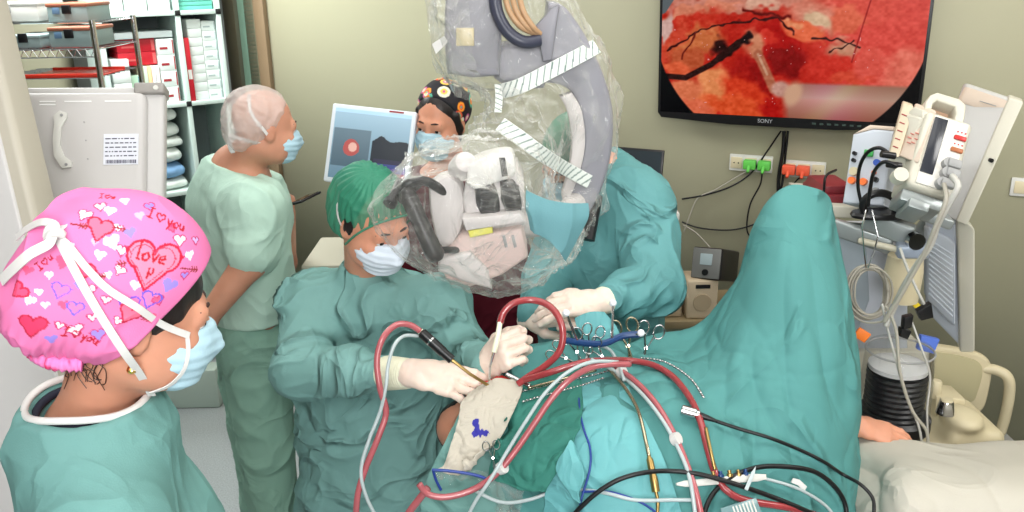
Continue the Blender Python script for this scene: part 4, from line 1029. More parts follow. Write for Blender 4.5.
# bracket
def L_(x, z): return (x, z)
hx, hz = .052, h_-.085
out = [(hx-.014, hz), (hx, hz+.012), (hx+.016, hz+.006), (hx+.016, hz-.006), (hx+.004, hz-.03), (hx+.002, hz-.07), (hx+.012, hz-.098), (hx+.03, hz-.113), (hx+.028, hz-.126), (hx+.008, hz-.128), (hx-.01, hz-.10), (hx-.014, hz-.06), (hx-.012, hz-.02)]
mb = MB(); mb.prism(out, -.008, 0, .0015, M); br = mb.obj('bracket', m_white, t)
mb = MB()
for a, b in ((hx+.005, hz-.0), (hx+.018, hz-.12)): mb.lathe([(.0035, 0), (.0035, .002)], M @ Matrix.Translation((a, -.008, b)) @ Matrix.Rotation(math.pi/2, 4, 'X'), 10)
for a, b in ((.105, h_-.10), (.11, h_-.145), (.115, h_-.19)): mb.lathe([(.0018, 0), (.0018, .002)], M @ Matrix.Translation((a, 0, b)) @ Matrix.Rotation(math.pi/2, 4, 'X'), 8)
mb.obj('bolt', m_grey, br)
mb = MB(); mb.box((.02, -.002, -.12), (w_-.05, .02, .018), .004, M); mb.obj('lower_cover', m_white, t)
mb = MB(); mb.box((-.012, -.004, -.06), (.018, .01, .05), .002, M); mb.obj('cable_port', m_dark, t)
c0 = M @ Vector((.05, .06, -.1))
mb = MB(); mb.box((c0.x-.04, c0.y, .15), (c0.x+.04, c0.y+.06, c0.z), .01); mb.box((c0.x-.25, c0.y-.15, .02), (c0.x+.25, c0.y+.25, .17), .03); mb.obj('stand', m_offwhite, t)
# wire shelf with grey cases
t = thing('wire_shelf', 'chrome wire shelf rack behind the display, holding grey cases', 'shelf', (P(50, 50, 3.7).x, 3.7, 0))
a = P(-20, 51, 3.6); b = P(95, 50, 3.6); zs = a.z
mb = MB()
for k in range(9): mb.tube([Vector((a.x, 3.6+k*.05, zs)), Vector((b.x, 3.6+k*.05, zs))], .0025, 6)
for k in range(14): x = a.x+(b.x-a.x)*k/13; mb.tube([Vector((x, 3.6, zs-.004)), Vector((x, 4.0, zs-.004))], .002, 6)
mb.tube([Vector((a.x, 3.595, zs-.03)), Vector((b.x, 3.595, zs-.03))], .003, 6); n_ = 26
mb.tube([Vector((a.x+(b.x-a.x)*k/n_, 3.595, zs-(.03 if k % 2 else 0))) for k in range(n_+1)], .002, 6)
mb.obj('wire_shelf_board', m_chrome, t)
a2 = P(-20, 80, 3.6); mb = MB()
for k in range(9): mb.tube([Vector((a.x, 3.6+k*.05, a2.z)), Vector((b.x, 3.6+k*.05, a2.z))], .0025, 6)
mb.obj('wire_shelf_board', m_chrome, t)
a3 = P(-20, 26, 3.6); mb = MB()
for k in range(9): mb.tube([Vector((a.x, 3.72+k*.035, a3.z)), Vector((b.x, 3.72+k*.035, a3.z))], .0025, 6)
mb.obj('wire_shelf_board', m_chrome, t)
for x in (b.x+.005,):
    for y in (3.6, 4.0): mb = MB(); mb.lathe([(.012, 0), (.012, zs+.11)], Matrix.Translation((x, y, 0)), 10); mb.obj('post', m_chrome, t)
m_case = mat('case_grey', (132, 150, 150), .5, bump=.03); m_lidr = mat('case_lid_brown', (150, 92, 70), .5)
for (x0, y0, x1, y1, Y, lab, lid) in ((49, 3, 86, 25, 3.76, 'grey instrument case with brown lid, topmost on the wire shelf', 1), (51, 27, 89, 49.5, 3.64, 'grey instrument case with brown lid under the topmost one', 1), (9, 35, 39, 50, 3.64, 'low grey case at the left on the wire shelf', 0), (-22, 2, 36, 24, 3.76, 'white case at the far left on the top of the wire shelf', 2)):
    p0, p1 = P(x0, y1, Y), P(x1, y0, Y); o = thing('instrument_case', lab, 'case', (p0.x, Y, p0.z), 'cases on the wire shelf')
    mc = m_case if lid != 2 else m_white
    mb = MB(); mb.box((p0.x, Y, p0.z+.006), (p1.x, Y+.22, p1.z-.012), .006); mb.obj('body', mc, o)
    mb = MB(); mb.box((p0.x-.003, Y-.003, p1.z-.014), (p1.x+.003, Y+.223, p1.z), .004); mb.obj('lid', m_lidr if lid == 1 else mc, o)
    xm = (p0.x+p1.x)/2; zm = (p0.z+p1.z)/2
    mb = MB(); mb.box((xm-.018, Y-.01, zm), (xm+.018, Y, zm+.035), .003); mb.obj('latch', m_dark if lid != 2 else m_grey, o)
    mb = MB(); mb.box((xm-.06, Y-.003, zm+.0), (xm-.03, Y, zm+.025), .001); mb.obj('label_plate', mat('label_blue', (90, 120, 150), .5), o)
mb = MB(); p0, p1 = P(20, 79, 3.62), P(97, 76, 3.62); mb.box((p0.x, 3.62, p0.z), (p1.x, 3.9, p0.z+.006), .003); mb.box((p0.x, 3.62, p0.z), (p1.x, 3.63, p1.z+.01), .003); mb.box((p0.x, 3.89, p0.z), (p1.x, 3.9, p1.z+.01), .003)
o = mb.obj('tray', mat('red_plastic', (206, 52, 36), .4), None, p0); tag(o, 'flat red tray on the lower level of the wire shelf', 'tray')
# storage cabinet with open compartments, seen through the doorway
Yc = 4.35; pa = P(154, 105, Yc)
best = min((abs(P(228, 98, y).z-pa.z), y) for y in np.linspace(4.0, 5.6, 300)); pb = P(228, 98, best[1])
cx_ = Vector((pb.x-pa.x, pb.y-pa.y, 0)).normalized(); cW = (pb-pa).length; o3 = pa-cx_*(.19)
MC = Matrix(((cx_.x, -cx_.y, 0, o3.x), (cx_.y, cx_.x, 0, o3.y), (0, 0, 1, 0), (0, 0, 0, 1)))
CW = cW+.19; cm_ = CW*.645; zt = P(189, 10, 4.5).z; zm_ = pa.z; zl = P(172, 191, 4.4).z; D_ = .4
t = thing('storage_cabinet', 'pale metal storage cabinet with open compartments in the next room', 'cabinet', MC @ Vector((CW/2, D_/2, 0)))
m_cabn = mat('cabinet_metal', (196, 214, 208), .4, bump=.02)
mb = MB()
for x in (0, cm_, CW): mb.box((x-.012, 0, 0), (x+.012, .03, zt+.6), .002, MC)
for x in (0, CW): mb.box((x-.008, .03, 0), (x+.008, D_, zt+.6), .001, MC)
mb.box((cm_-.006, .03, 0), (cm_+.006, D_, zt+.6), .001, MC)
mb.obj('upright', m_cabn, t)
mb = MB(); mb.box((0, D_-.01, 0), (CW, D_, zt+.6), 0, MC); mb.obj('back_panel', mat('cabinet_back', (108, 118, 118), .6), t)
for z in (zt, zm_, zl, zl-.45, .12, zt+.55): mb = MB(); mb.box((0, -.002, z-.022), (CW, D_-.01, z), .002, MC); mb.obj('shelf_board', m_cabn, t)
for z in (zt, zm_, zl):
    for x in (0, cm_, CW): mb = MB(); mb.box((x-.013, -.004, z-.024), (x+.013, 0, z+.002), .002, MC); mb.obj('corner_joint', m_dark, t)
m_box = mat('carton_white', (214, 224, 220), .6, bump=.03, vary=.05, vscale=12); m_red = mat('carton_red', (186, 22, 40), .5); m_bline = mat('carton_stripe', (150, 40, 50), .5); m_teal = mat('carton_teal', (100, 190, 170), .5)
def carton(x0, x1, z0, z1, y0, d, m, lab, grp, stripe=None, name='carton'):
    o = thing(name, lab, 'box', MC @ Vector(((x0+x1)/2, y0+d/2, z0)), grp)
    mb = MB(); mb.box((x0, y0, z0+.0005), (x1, y0+d, z1-.0005), .0015, MC); mb.obj('carton_body', m, o)
    if stripe == m_white: mb = MB(); mb.box((x0+(x1-x0)*.15, y0-.0012, z0+(z1-z0)*.35), (x1-(x1-x0)*.15, y0, z0+(z1-z0)*.5), 0, MC); mb.obj('printed_label', stripe, o)
    elif stripe: mb = MB(); mb.box((x1-(x1-x0)*.1, y0-.0012, z0+.006), (x1-.002, y0, z1-.006), 0, MC); mb.obj('edge_stripe', stripe, o); mb = MB(); mb.box((x0+(x1-x0)*.12, y0-.0012, z0+(z1-z0)*.35), (x0+(x1-x0)*.6, y0, z0+(z1-z0)*.5), 0, MC); mb.obj('printed_label', stripe, o)
    return o
H1 = zt-.022-zm_; s = H1
pos = ['lowest', 'second', 'third', 'fourth', 'fifth', 'sixth', 'seventh', 'eighth', 'topmost']
for k in range(4): carton(cm_*.04+.012, cm_*.3, zm_+k*s*.135, zm_+(k+1)*s*.135, .02, .2, m_box, 'white carton at the left of the upper compartment, %s of its stack' % pos[[0, 1, 2, 8][k]], 'white cartons in the cabinet')
carton(cm_*.30, cm_*.42, zm_, zm_+s*.34, .05, .2, mat('carton_green', (170, 205, 180), .5, vary=.1), 'pale green carton with a blue patch beside the folder boxes', None, mat('blue_print', (50, 110, 150), .5))
for k in range(5): carton(cm_*.43+k*cm_*.052, cm_*.43+(k+1)*cm_*.052-.001, zm_, zm_+s*.44, .03, .22, mat('folder_%d' % k, [(225, 215, 190), (190, 215, 190), (235, 200, 150), (215, 225, 225), (230, 230, 225)][k], .6), 'slim upright %s carton in the row under the red boxes' % ['cream', 'green', 'orange', 'grey', 'white'][k], 'slim cartons in the cabinet', m_bline)
for k in range(4): carton(cm_*.70, cm_*.95-.012, zm_+k*s*.185, zm_+(k+1)*s*.185, .03, .22, m_box, 'white carton with red edge left of the cabinet divider, %s of its stack' % pos[[0, 1, 2, 8][k]], 'red-edged cartons in the cabinet', m_bline)
for k in range(2): carton(cm_*.2, cm_*.69, zm_+s*.45+k*s*.15, zm_+s*.6+k*s*.15, .06, .2, m_red, 'dark red carton lying flat, %s' % ['lower of the two', 'upper of the two'][k], 'red cartons in the cabinet', mat('red_faint', (205, 90, 90), .5))
carton(cm_*.18, cm_*.96-.012, zm_+s*.755, zm_+s*.83, .04, .24, mat('carton_flat', (190, 200, 200), .5), 'long flat grey-white box lying on top of the red cartons', None)
carton(cm_+.014, cm_+.04, zm_, zm_+s*.74, .01, .25, m_red, 'tall narrow red folder right of the cabinet divider', None, m_white, 'box_folder')
for k in range(9): carton(cm_+.045, CW-.085, zm_+k*s*.105, zm_+(k+1)*s*.105, .03, .2, m_box, 'small white carton beside the tall red folder, %s of its stack' % pos[k], 'small cartons beside the red folder')
for k in range(8): carton(CW-.083, CW-.014, zm_+k*s*.115, zm_+(k+1)*s*.115, .03, .2, m_box, 'small white carton at the right end of the cabinet, %s of its stack' % (pos[k] if k < 7 else 'topmost'), 'small cartons at the cabinet end', mat('grey_print', (160, 175, 175), .6))
for k in range(3): carton(cm_*(.05+.3*k), cm_*(.33+.3*k), zt, zt+.12, .02, .25, m_box, 'white carton on the cabinet top shelf, %s of three' % ['left', 'middle', 'right'][k], 'cartons on the cabinet top shelf')
for k in range(3): carton(cm_+.015, CW-.02, zt+k*.02, zt+k*.02+.019, .02, .25, m_teal, 'flat teal pack on the cabinet top shelf, %s of three' % ['bottom', 'middle', 'top'][k], 'teal packs on the cabinet top shelf')
# pillows
m_pil = mat('pillow_white', (218, 226, 220), .85, bump=.2, bscale=50); m_pilb = mat('pillow_blue', (120, 160, 200), .8, bump=.2, bscale=50)
zz = zl
for k, (hh_, mm, lab) in enumerate(((.055, m_pil, 'white folded pillow at the bottom of the cabinet stack'), (.075, m_pilb, 'blue folded pillow in the cabinet stack'), (.085, m_pil, 'thick white pillow lying on the blue one'), (.05, m_pil, 'thin white pillow in the middle of the cabinet stack'), (.07, m_pil, 'white pillow second from the top of the cabinet stack'), (.085, m_pil, 'white pillow on top of the cabinet stack'))):
    S = SDF(); c = MC @ Vector((cm_*.6, .19, zz+hh_/2)); R = np.array(MC.to_3x3()); S.ell(A_(c), (.112-.006*(k % 3), .15, hh_*.5), R, .01); S.box(A_(c), (.104-.006*(k % 3), .135, hh_*.28), R, hh_*.28, .03)
    o = S.obj('pillow', mm, .005, None, lambda V, N: wrinkle(V, .06, 3+k)*.004, origin=A_(c)-[0, 0, hh_/2]); tag(o, lab, 'pillow', 'pillows in the cabinet'); zz += hh_*1.0
# computer monitor
t = thing('computer_monitor', 'white framed computer monitor showing a scan, beside the woman at the back', 'monitor', P(365, 190, 2.95))
M, w_, h_ = frame3(P(323, 181, 2.9), P(407, 191, 2.86), P(334, 103, 2.98))
mb = MB(); mb.box((0, 0, 0), (w_, .035, h_), .006, M, 3); mb.obj('housing', mat('monitor_white', (215, 224, 232), .35), t)
nu_, nv_ = 120, 110; uu = np.linspace(.014, w_-.014, nu_); vv = np.linspace(.016, h_-.014, nv_); U_, V_ = np.meshgrid(uu, vv); u_, v_ = (U_/w_).ravel(), (V_/h_).ravel()
c = np.tile(A_([110, 136, 152]), (len(u_), 1)); c += ((v_-.5)*60)[:, None]; nz = vnoise(np.stack([u_*8, v_*8, u_*0], -1), 4)
mk = (u_ > .52) & (v_ < .62+nz*.08); c[mk] = (30, 36, 44); mk2 = (u_ > .56) & (v_ < .36)
for k, cc in enumerate(((30, 60, 40), (60, 110, 50), (120, 40, 60), (70, 50, 120), (50, 60, 110), (40, 40, 60))): c[mk2 & (v_ > .04+k*.052) & (v_ < .05+k*.052+.045)] = cc
mk = (np.hypot((u_-.30)/.10, (v_-.47)/.10) < 1+nz*.25); c[mk] = (150, 74, 72); mk = (np.hypot((u_-.30)/.05, (v_-.47)/.06) < 1); c[mk] = (190, 150, 140)
mk = (u_ > .06) & (u_ < .5) & (v_ > .22) & (v_ < .7) & ~(np.hypot((u_-.30)/.10, (v_-.47)/.10) < 1+nz*.25); c[mk] = c[mk]*.72
c[(v_ > .9)] = (150, 180, 205); c[(v_ < .06)] = (90, 120, 150)
I = np.arange(nu_*nv_).reshape(nv_, nu_); q = np.stack([I[:-1, :-1], I[:-1, 1:], I[1:, 1:], I[1:, :-1]], -1).reshape(-1, 4)
me = rawmesh(np.stack([U_.ravel(), np.full(U_.size, -.001), V_.ravel()], -1), q); setcol(me, np.vectorize(lin)(np.clip(c, 0, 255))); me.transform(M)
mkobj('screen', me, mat('monitor_picture', (10, 10, 10), .2, emit=(255, 255, 255), estr=.62, attr='Col'), t)
mb = MB(); mb.box((w_*.68, -.0015, h_-.010), (w_*.85, 0, h_-.005), 0, M); mb.obj('maker_mark', m_bline, t)
mb = MB(); a = M @ Vector((w_/2, .035, h_*.5)); b_ = PW(350, 150, .02); mb.tube([a, Vector((a.x-.05, a.y+.4, a.z+.02)), b_], .02, 12); mb.obj('support_arm', m_white, t)
# white table behind the surgeon
t = thing('instrument_table', 'white covered table end between the man in mint and the surgeon', 'table', (P(318, 262, 2.95).x, 3.0, 0))
p0, p1 = P(303, 262, 2.9), P(345, 262, 2.9)
mb = MB(); mb.box((p0.x, 2.86, p0.z-.03), (p1.x+.12, 3.2, p0.z), .01); mb.obj('tabletop', mat('table_cover', (176, 172, 156), .8, bump=.1), t)
for x in (p0.x+.03, p1.x+.09):
    for y in (2.89, 3.17): mb = MB(); mb.lathe([(.014, 0), (.014, p0.z-.03)], Matrix.Translation((x, y, 0)), 10); mb.obj('leg', m_chrome, t)
# ================================================================ operating microscope in its clear drape
m_scope = mat('scope_lavender_grey', (138, 137, 145), .4, bump=.02, vary=.03)
m_scopew = mat('scope_white', (200, 194, 192), .4, bump=.02)
m_scopep = mat('scope_warm_white', (208, 184, 178), .4, bump=.02)
def arc(pts, per=5): return [tuple(p) for p in catmull([(a, 0, b) for a, b in pts], per)[:, [0, 2]]]
t = thing('operating_microscope', 'grey and white operating microscope hanging above the surgeon, wrapped in clear plastic', 'microscope', P(560, 100, 2.6))
Ya = 2.42
outer = arc([(548, 2), (566, 8), (588, 40), (604, 76), (613, 112), (612, 150), (604, 184), (590, 214)]); inner = arc([(566, 204), (576, 176), (583, 146), (580, 112), (571, 92), (556, 84), (538, 84)]); up_ = arc([(520, 90), (496, 78), (478, 62), (500, 48), (520, 44), (540, 40), (546, 22)])
mb = MB(); pxprism(mb, outer+inner+up_, Ya, .15, .012, 3); mb.obj('balance_arm', m_scope, t)
mb = MB(); pxprism(mb, arc([(572, 93), (582, 112), (585, 146), (578, 178), (568, 200), (562, 197), (568, 174), (572, 144), (568, 114), (560, 97)]), Ya-.012, .05, .004); mb.obj('arm_inlay', m_scopew, t)
mb = MB(); pxprism(mb, [(446, -30), (500, -30), (502, 20), (500, 76), (472, 78), (447, 74), (444, 40)], Ya-.02, .2, .012, 3); mb.obj('suspension_box', m_scope, t)
mb = MB(); pxprism(mb, [(496, 46), (540, 40), (552, 60), (544, 88), (512, 92), (494, 78)], Ya+.01, .14, .01); mb.obj('swivel_joint', m_scope, t)
mb = MB(); pxprism(mb, [(456, 28), (474, 28), (474, 46), (456, 46)], Ya-.028, .012, .003); mb.obj('label_window', mat('amber_window', (205, 190, 150), .3), t)
mb = MB(); c = catmull([P(494, -14, Ya-.04), P(497, 12, Ya-.05), P(508, 32, Ya-.05), P(524, 42, Ya-.05), P(540, 40, Ya-.04)], 10); mb.tube(c, .017, 10); mb.obj('cable_bundle', mat('dark_hose', (60, 62, 78), .35), t)
for k in range(3):
    tube('copper_cable', [P(503+k*7, -20, Ya-.03), P(508+k*7, 8, Ya-.05), P(520+k*6, 26, Ya-.055), P(536+k*2, 34, Ya-.04)], .008, mat('tan_hose', (176, 140, 106), .4), t, n=8)
mb = MB(); pxprism(mb, [(536, 26), (552, 8), (560, 4), (556, 30), (552, 60), (543, 62)], Ya-.03, .04, .006); mb.obj('arm_cover', m_scope, t)
# link from the arm down to the optics
tube('yoke', [P(578, 196, Ya+.06), P(566, 214, 2.36), P(540, 224, 2.3), P(516, 224, 2.24)], .034, m_scopew, t, n=14)
mb = MB(); mb.tube([P(596, 196, 2.46), P(588, 240, 2.4)], .02, 12); mb.obj('counterweight_handle', m_dark, t)
# optics head
Yh = 2.12
mb = MB(); pxprism(mb, [(468, 170), (518, 168), (524, 182), (526, 226), (500, 232), (468, 228), (462, 200)], Yh, .14, .01, 3); mb.obj('optics_body', m_scopew, t)
for (x, y, r, Yd) in ((464, 164, .03, 2.12), (486, 162, .024, 2.18), (503, 160, .022, 2.2)):
    c = P(x, y, Yd); mb = MB(); mb.lathe([(r*.7, -.05), (r, -.045), (r, .0), (r*.85, .018), (r*.4, .026), (.001, .028)], Matrix.Translation(c) @ Matrix.Rotation(math.radians(60), 4, 'X') @ Matrix.Rotation(.3, 4, 'Y'), 20); mb.obj('dome_cap', m_scopew, t)
mb = MB(); pxprism(mb, arc([(468, 166), (484, 158), (505, 154), (514, 158), (514, 176), (492, 184), (474, 190), (466, 182)], 3), Yh-.03, .1, .008, 3); mb.obj('top_cover', mat('scope_bright_white', (214, 212, 208), .35), t)
mb = MB(); pxprism(mb, [(499, 158), (505, 158), (508, 176), (502, 177)], Yh-.036, .012, .002); mb.obj('slot', m_dark, t)
for a, b, lab in ((arc([(474, 184), (490, 181), (498, 196), (499, 216), (484, 218), (476, 204)], 3), 0, 0), (arc([(500, 182), (513, 181), (520, 194), (521, 212), (508, 214), (501, 200)], 3), 0, 0)):
    mb = MB(); pxprism(mb, a, Yh-.02, .05, .006, 2)
    o = mb.obj('eyepiece_tube', m_dark, t)
    q = [P(x_, y_, Yh-.022) for x_, y_ in a]; cx2 = sum((v.x for v in q))/len(q); cz2 = sum((v.z for v in q))/len(q)
    mb = MB()
    for k in range(5): mb.box((cx2-.018, Yh-.026, cz2-.03+k*.014), (cx2+.018, Yh-.018, cz2-.024+k*.014), .002)
    mb.obj('grip_ribs', mat('rubber_black', (38, 36, 36), .6), o)
mb = MB(); pxprism(mb, [(462, 219), (520, 213), (526, 222), (466, 231)], Yh-.05, .2, .004); mb.obj('mounting_plate', m_scopew, t)
for a in ([(468, 231), (492, 227), (493, 233), (470, 238)],): mb = MB(); pxprism(mb, a, Yh-.045, .04, .002); mb.obj('warning_label', mat('label_yellow', (220, 214, 90), .5), t)
mb = MB(); pxprism(mb, [(462, 236), (522, 228), (528, 258), (502, 276), (470, 288), (446, 280), (438, 262), (452, 246)], Yh-.03, .17, .012, 3); mb.obj('lower_housing', m_scopep, t)
mb = MB(); pxprism(mb, [(438, 258), (470, 252), (488, 270), (492, 290), (462, 282), (438, 272)], Yh-.045, .08, .01, 3); mb.obj('objective_cover', m_scopew, t)
for x in (504, 513): mb = MB(); pxprism(mb, [(x-2, 236), (x+1, 235), (x+4, 247), (x+1, 248)], Yh-.034, .008, .001); mb.obj('cooling_slot', m_grey, t)
mb = MB(); mb.tube(catmull([P(404, 190, 2.06), P(410, 200, 2.05), P(420, 222, 2.04), P(430, 244, 2.03), P(438, 260, 2.03)], 8), .02, 12, rad=list(np.interp(np.linspace(0, 1, 33), [0, .15, .5, .9, 1], [.014, .022, .021, .024, .014]))); mb.obj('control_handle', mat('handle_black', (28, 26, 26), .4, bump=.1, bscale=80), t)
tube('handle_bracket', [P(402, 188, 2.08), P(412, 182, 2.08), P(428, 182, 2.1), P(450, 196, 2.14), P(466, 206, 2.16)], .012, m_dark, t, n=10)
tube('handle_bracket', [P(438, 250, 2.05), P(452, 250, 2.08), P(464, 250, 2.12)], .009, m_dark, t, n=8)
mb = MB(); pxprism(mb, arc([(428, 186), (446, 176), (462, 188), (464, 222), (452, 246), (438, 244), (430, 214)], 3), 2.12, .08, .015); mb.obj('binocular_body', m_scopew, t)
for dx in (0, 13):
    mb = MB(); a = Vector(P(389+dx, 205-dx*.4, 2.085)); b = Vector(P(402+dx, 183, 2.14)); ax = (b-a); M = Matrix.Translation(a) @ ax.to_track_quat('Z', 'Y').to_matrix().to_4x4(); L0 = ax.length
    mb.lathe([(.012, 0), (.017, .002), (.017, .014), (.013, .02), (.014, L0*.6), (.018, L0)], M, 18); mb.obj('ocular', m_dark, t)
# ceiling column so the arm hangs from something
c = P(474, -32, Ya+.08); mb = MB(); mb.box((c.x-.05, c.y-.05, c.z-.05), (c.x+.05, c.y+.05, 3.0), .01); mb.obj('ceiling_column', m_scope, t)
# ---- clear drape
def clear_plastic(name, tint=(244, 244, 238), base=.05, edge=.55, rough=.07, scale=7, bstr=.6, dist=.03, crease=.34):
    m = bpy.data.materials.new(name); m.use_nodes = True; MATS[name] = m; nt = m.node_tree; L = nt.links.new; b = nt.nodes['Principled BSDF']; out = nt.nodes['Material Output']
    b.inputs['Base Color'].default_value = rgb(*tint); b.inputs['Roughness'].default_value = rough; b.inputs['Specular IOR Level'].default_value = 1.0; b.inputs['IOR'].default_value = 1.7
    tr = nt.nodes.new('ShaderNodeBsdfTransparent'); mx = nt.nodes.new('ShaderNodeMixShader'); lw = nt.nodes.new('ShaderNodeLayerWeight'); lw.inputs[0].default_value = .45
    tc = nt.nodes.new('ShaderNodeTexCoord'); n1 = nt.nodes.new('ShaderNodeTexNoise'); n1.inputs['Scale'].default_value = scale; n1.inputs['Detail'].default_value = 3; n1.inputs['Distortion'].default_value = 1.2
    n1.noise_type = 'RIDGED_MULTIFRACTAL' if hasattr(n1, 'noise_type') else n1.noise_type
    L(tc.outputs['Object'], n1.inputs[0]); bp = nt.nodes.new('ShaderNodeBump'); bp.inputs['Strength'].default_value = bstr; bp.inputs['Distance'].default_value = dist
    L(n1.outputs[0], bp.inputs['Height']); L(bp.outputs[0], b.inputs['Normal']); L(bp.outputs[0], lw.inputs['Normal'])
    mr = nt.nodes.new('ShaderNodeMapRange'); mr.inputs[3].default_value = base; mr.inputs[4].default_value = edge
    pw = nt.nodes.new('ShaderNodeMath'); pw.operation = 'POWER'; pw.inputs[1].default_value = 1.7; L(lw.outputs['Facing'], pw.inputs[0]); L(pw.outputs[0], mr.inputs[0])
    n2 = nt.nodes.new('ShaderNodeTexNoise'); n2.noise_type = 'RIDGED_MULTIFRACTAL'; n2.inputs['Scale'].default_value = scale*1.3; n2.inputs['Detail'].default_value = 3; n2.inputs['Distortion'].default_value = 1.5; n2.normalize = False; n2.inputs['Offset'].default_value = 1.0; n2.inputs['Gain'].default_value = 1.2; n1.normalize = False; n1.inputs['Offset'].default_value = 1.0; n1.inputs['Gain'].default_value = 1.0
    mp2 = nt.nodes.new('ShaderNodeMapping'); mp2.inputs['Scale'].default_value = (1, 1, .3); mp2.inputs['Rotation'].default_value = (.3, .5, .2); L(tc.outputs['Object'], mp2.inputs[0]); L(mp2.outputs[0], n2.inputs[0])
    cr = nt.nodes.new('ShaderNodeMapRange'); cr.inputs[1].default_value = 1.45; cr.inputs[2].default_value = 2.3; cr.inputs[3].default_value = 0; cr.inputs[4].default_value = crease; L(n2.outputs[0], cr.inputs[0])
    ad = nt.nodes.new('ShaderNodeMath'); ad.operation = 'ADD'; ad.use_clamp = True; L(mr.outputs[0], ad.inputs[0]); L(cr.outputs[0], ad.inputs[1]); L(ad.outputs[0], mx.inputs[0]); L(tr.outputs[0], mx.inputs[1]); L(b.outputs[0], mx.inputs[2]); L(mx.outputs[0], out.inputs[0])
    return m
m_plas = clear_plastic('clear_plastic')
d = thing('microscope_drape', 'crumpled clear plastic drape covering the operating microscope, banded with striped tape', 'drape', P(480, 200, 2.3))
D1 = SDF()
e3 = lambda x, y, Y, rx, ry, rz, a=0, k=.05: D1.ell(A_(P(x, y, Y)), (rx, ry, rz), np.array(Matrix.Rotation(math.radians(a), 3, 'Y')), k)
e3(462, 208, 2.13, .2, .18, .18, 0); e3(434, 214, 2.08, .105, .12, .135, 20); e3(500, 240, 2.16, .16, .14, .15, 10); e3(402, 198, 2.09, .052, .06, .07, 20); e3(528, 236, 2.24, .14, .12, .11, 0)
D1.chain([A_(P(505, 170, 2.25)), A_(P(532, 120, 2.42)), A_(P(550, 70, 2.5))], [.12, .11, .11], .06)
D1.chain([A_(P(548, 26, 2.5)), A_(P(572, 62, 2.5)), A_(P(586, 110, 2.5)), A_(P(588, 150, 2.5)), A_(P(576, 196, 2.48)), A_(P(556, 226, 2.4))], [.09, .09, .082, .078, .08, .09], .05)
D1.chain([A_(P(472, -40, 2.5)), A_(P(474, 40, 2.5)), A_(P(510, 66, 2.5))], [.13, .12, .1], .05); D1.chain([A_(P(500, 0, 2.5)), A_(P(548, 20, 2.5))], [.12, .09], .05)
D1.half(A_(P(480, -42, 2.5)), (0, 0, 1), .01)
def pd(V, N):
    q = V; return (folds(q, .13, 90, (1, 1, .6))-.3)*.03+(folds(q, .055, 91, (1, 1, .45))-.3)*.02+vnoise(q*9, 4)*.006
film = D1.obj('plastic_film', m_plas, .0055, d, pd)
hb = hitter([film])
m_tape = mat('tape_striped', (225, 228, 224), .6)
nt = m_tape.node_tree; wv = nt.nodes.new('ShaderNodeVertexColor'); wv.layer_name = 'Col'; nt.links.new(wv.outputs[0], nt.nodes['Principled BSDF'].inputs['Base Color'])
def tape(pl, wpx, Yd, name='striped_tape'):
    pp, nn = [], []
    for x, y in pl:
        a, n = hb(x, y, .006)
        if a is None: a = np.array(P(x, y, Yd)); n = A_((0, -1, .2))
        pp.append(a); nn.append(A_((0, -.95, .3)))
    # keep the band taut: straighten depth
    pp = np.array(pp); ys = np.minimum(pp[:, 1], np.linspace(pp[0, 1], pp[-1, 1], len(pp))); 
    pp = np.array([list(P(x, y, yy-.004)) for (x, y), yy in zip(pl, ys)])
    c = catmull(pp, 40); T = np.gradient(c, axis=0); T /= np.linalg.norm(T, axis=1)[:, None]; N = np.tile(A_((0, -.95, .3)), (len(c), 1)); S_ = np.cross(T, N); S_ /= np.linalg.norm(S_, axis=1)[:, None]; N = np.cross(S_, T); N = np.where((N[:, 1] < 0)[:, None], N, -N)
    nw = 15; W = np.linspace(-.5, .5, nw)*wpx/370
    A = c[:, None, :]+S_[:, None, :]*W[None, :, None]; V = A.reshape(-1, 3); I = np.arange(len(V)).reshape(len(c), nw)
    q = np.stack([I[:-1, :-1], I[:-1, 1:], I[1:, 1:], I[1:, :-1]], -1).reshape(-1, 4); B = V+np.repeat(-N, nw, 0)*.0015
    ring = np.concatenate([I[0, :], I[1:, -1], I[-1, -2::-1], I[-2:0:-1, 0]]); r2 = np.roll(ring, -1); n_ = len(V)
    me = rawmesh(np.concatenate([V, B]), np.concatenate([q, q[:, ::-1]+n_, np.stack([r2, ring, ring+n_, r2+n_], -1)]))
    sl = np.concatenate([[0], np.cumsum(np.linalg.norm(np.diff(c, axis=0), axis=1))]); ph = (sl[:, None]/.022+W[None, :]/.03).ravel(); st = (np.abs((ph % 1)-.5) > .4)
    edge = np.tile(np.abs(W) > .46*wpx/370, len(c)); cc = np.where((st & ~edge)[:, None], A_([[90, 115, 110]]), A_([[222, 226, 222]])); setcol(me, np.vectorize(lin)(np.concatenate([cc, cc])))
    return mkobj(name, me, m_tape, d)
tape([(497, 92), (520, 86), (548, 72), (575, 58), (597, 46)], 15, 2.36)
tape([(500, 124), (520, 138), (545, 156), (568, 170), (590, 182)], 14, 2.3)
tape([(498, 84), (499, 98), (498, 112)], 7, 2.36, 'tape_tab')
mb = MB(); pxprism(mb, [(432, 44), (444, 36), (448, 42), (436, 54)], 2.35, .003, 0); mb.obj('white_tab', m_strap, d)
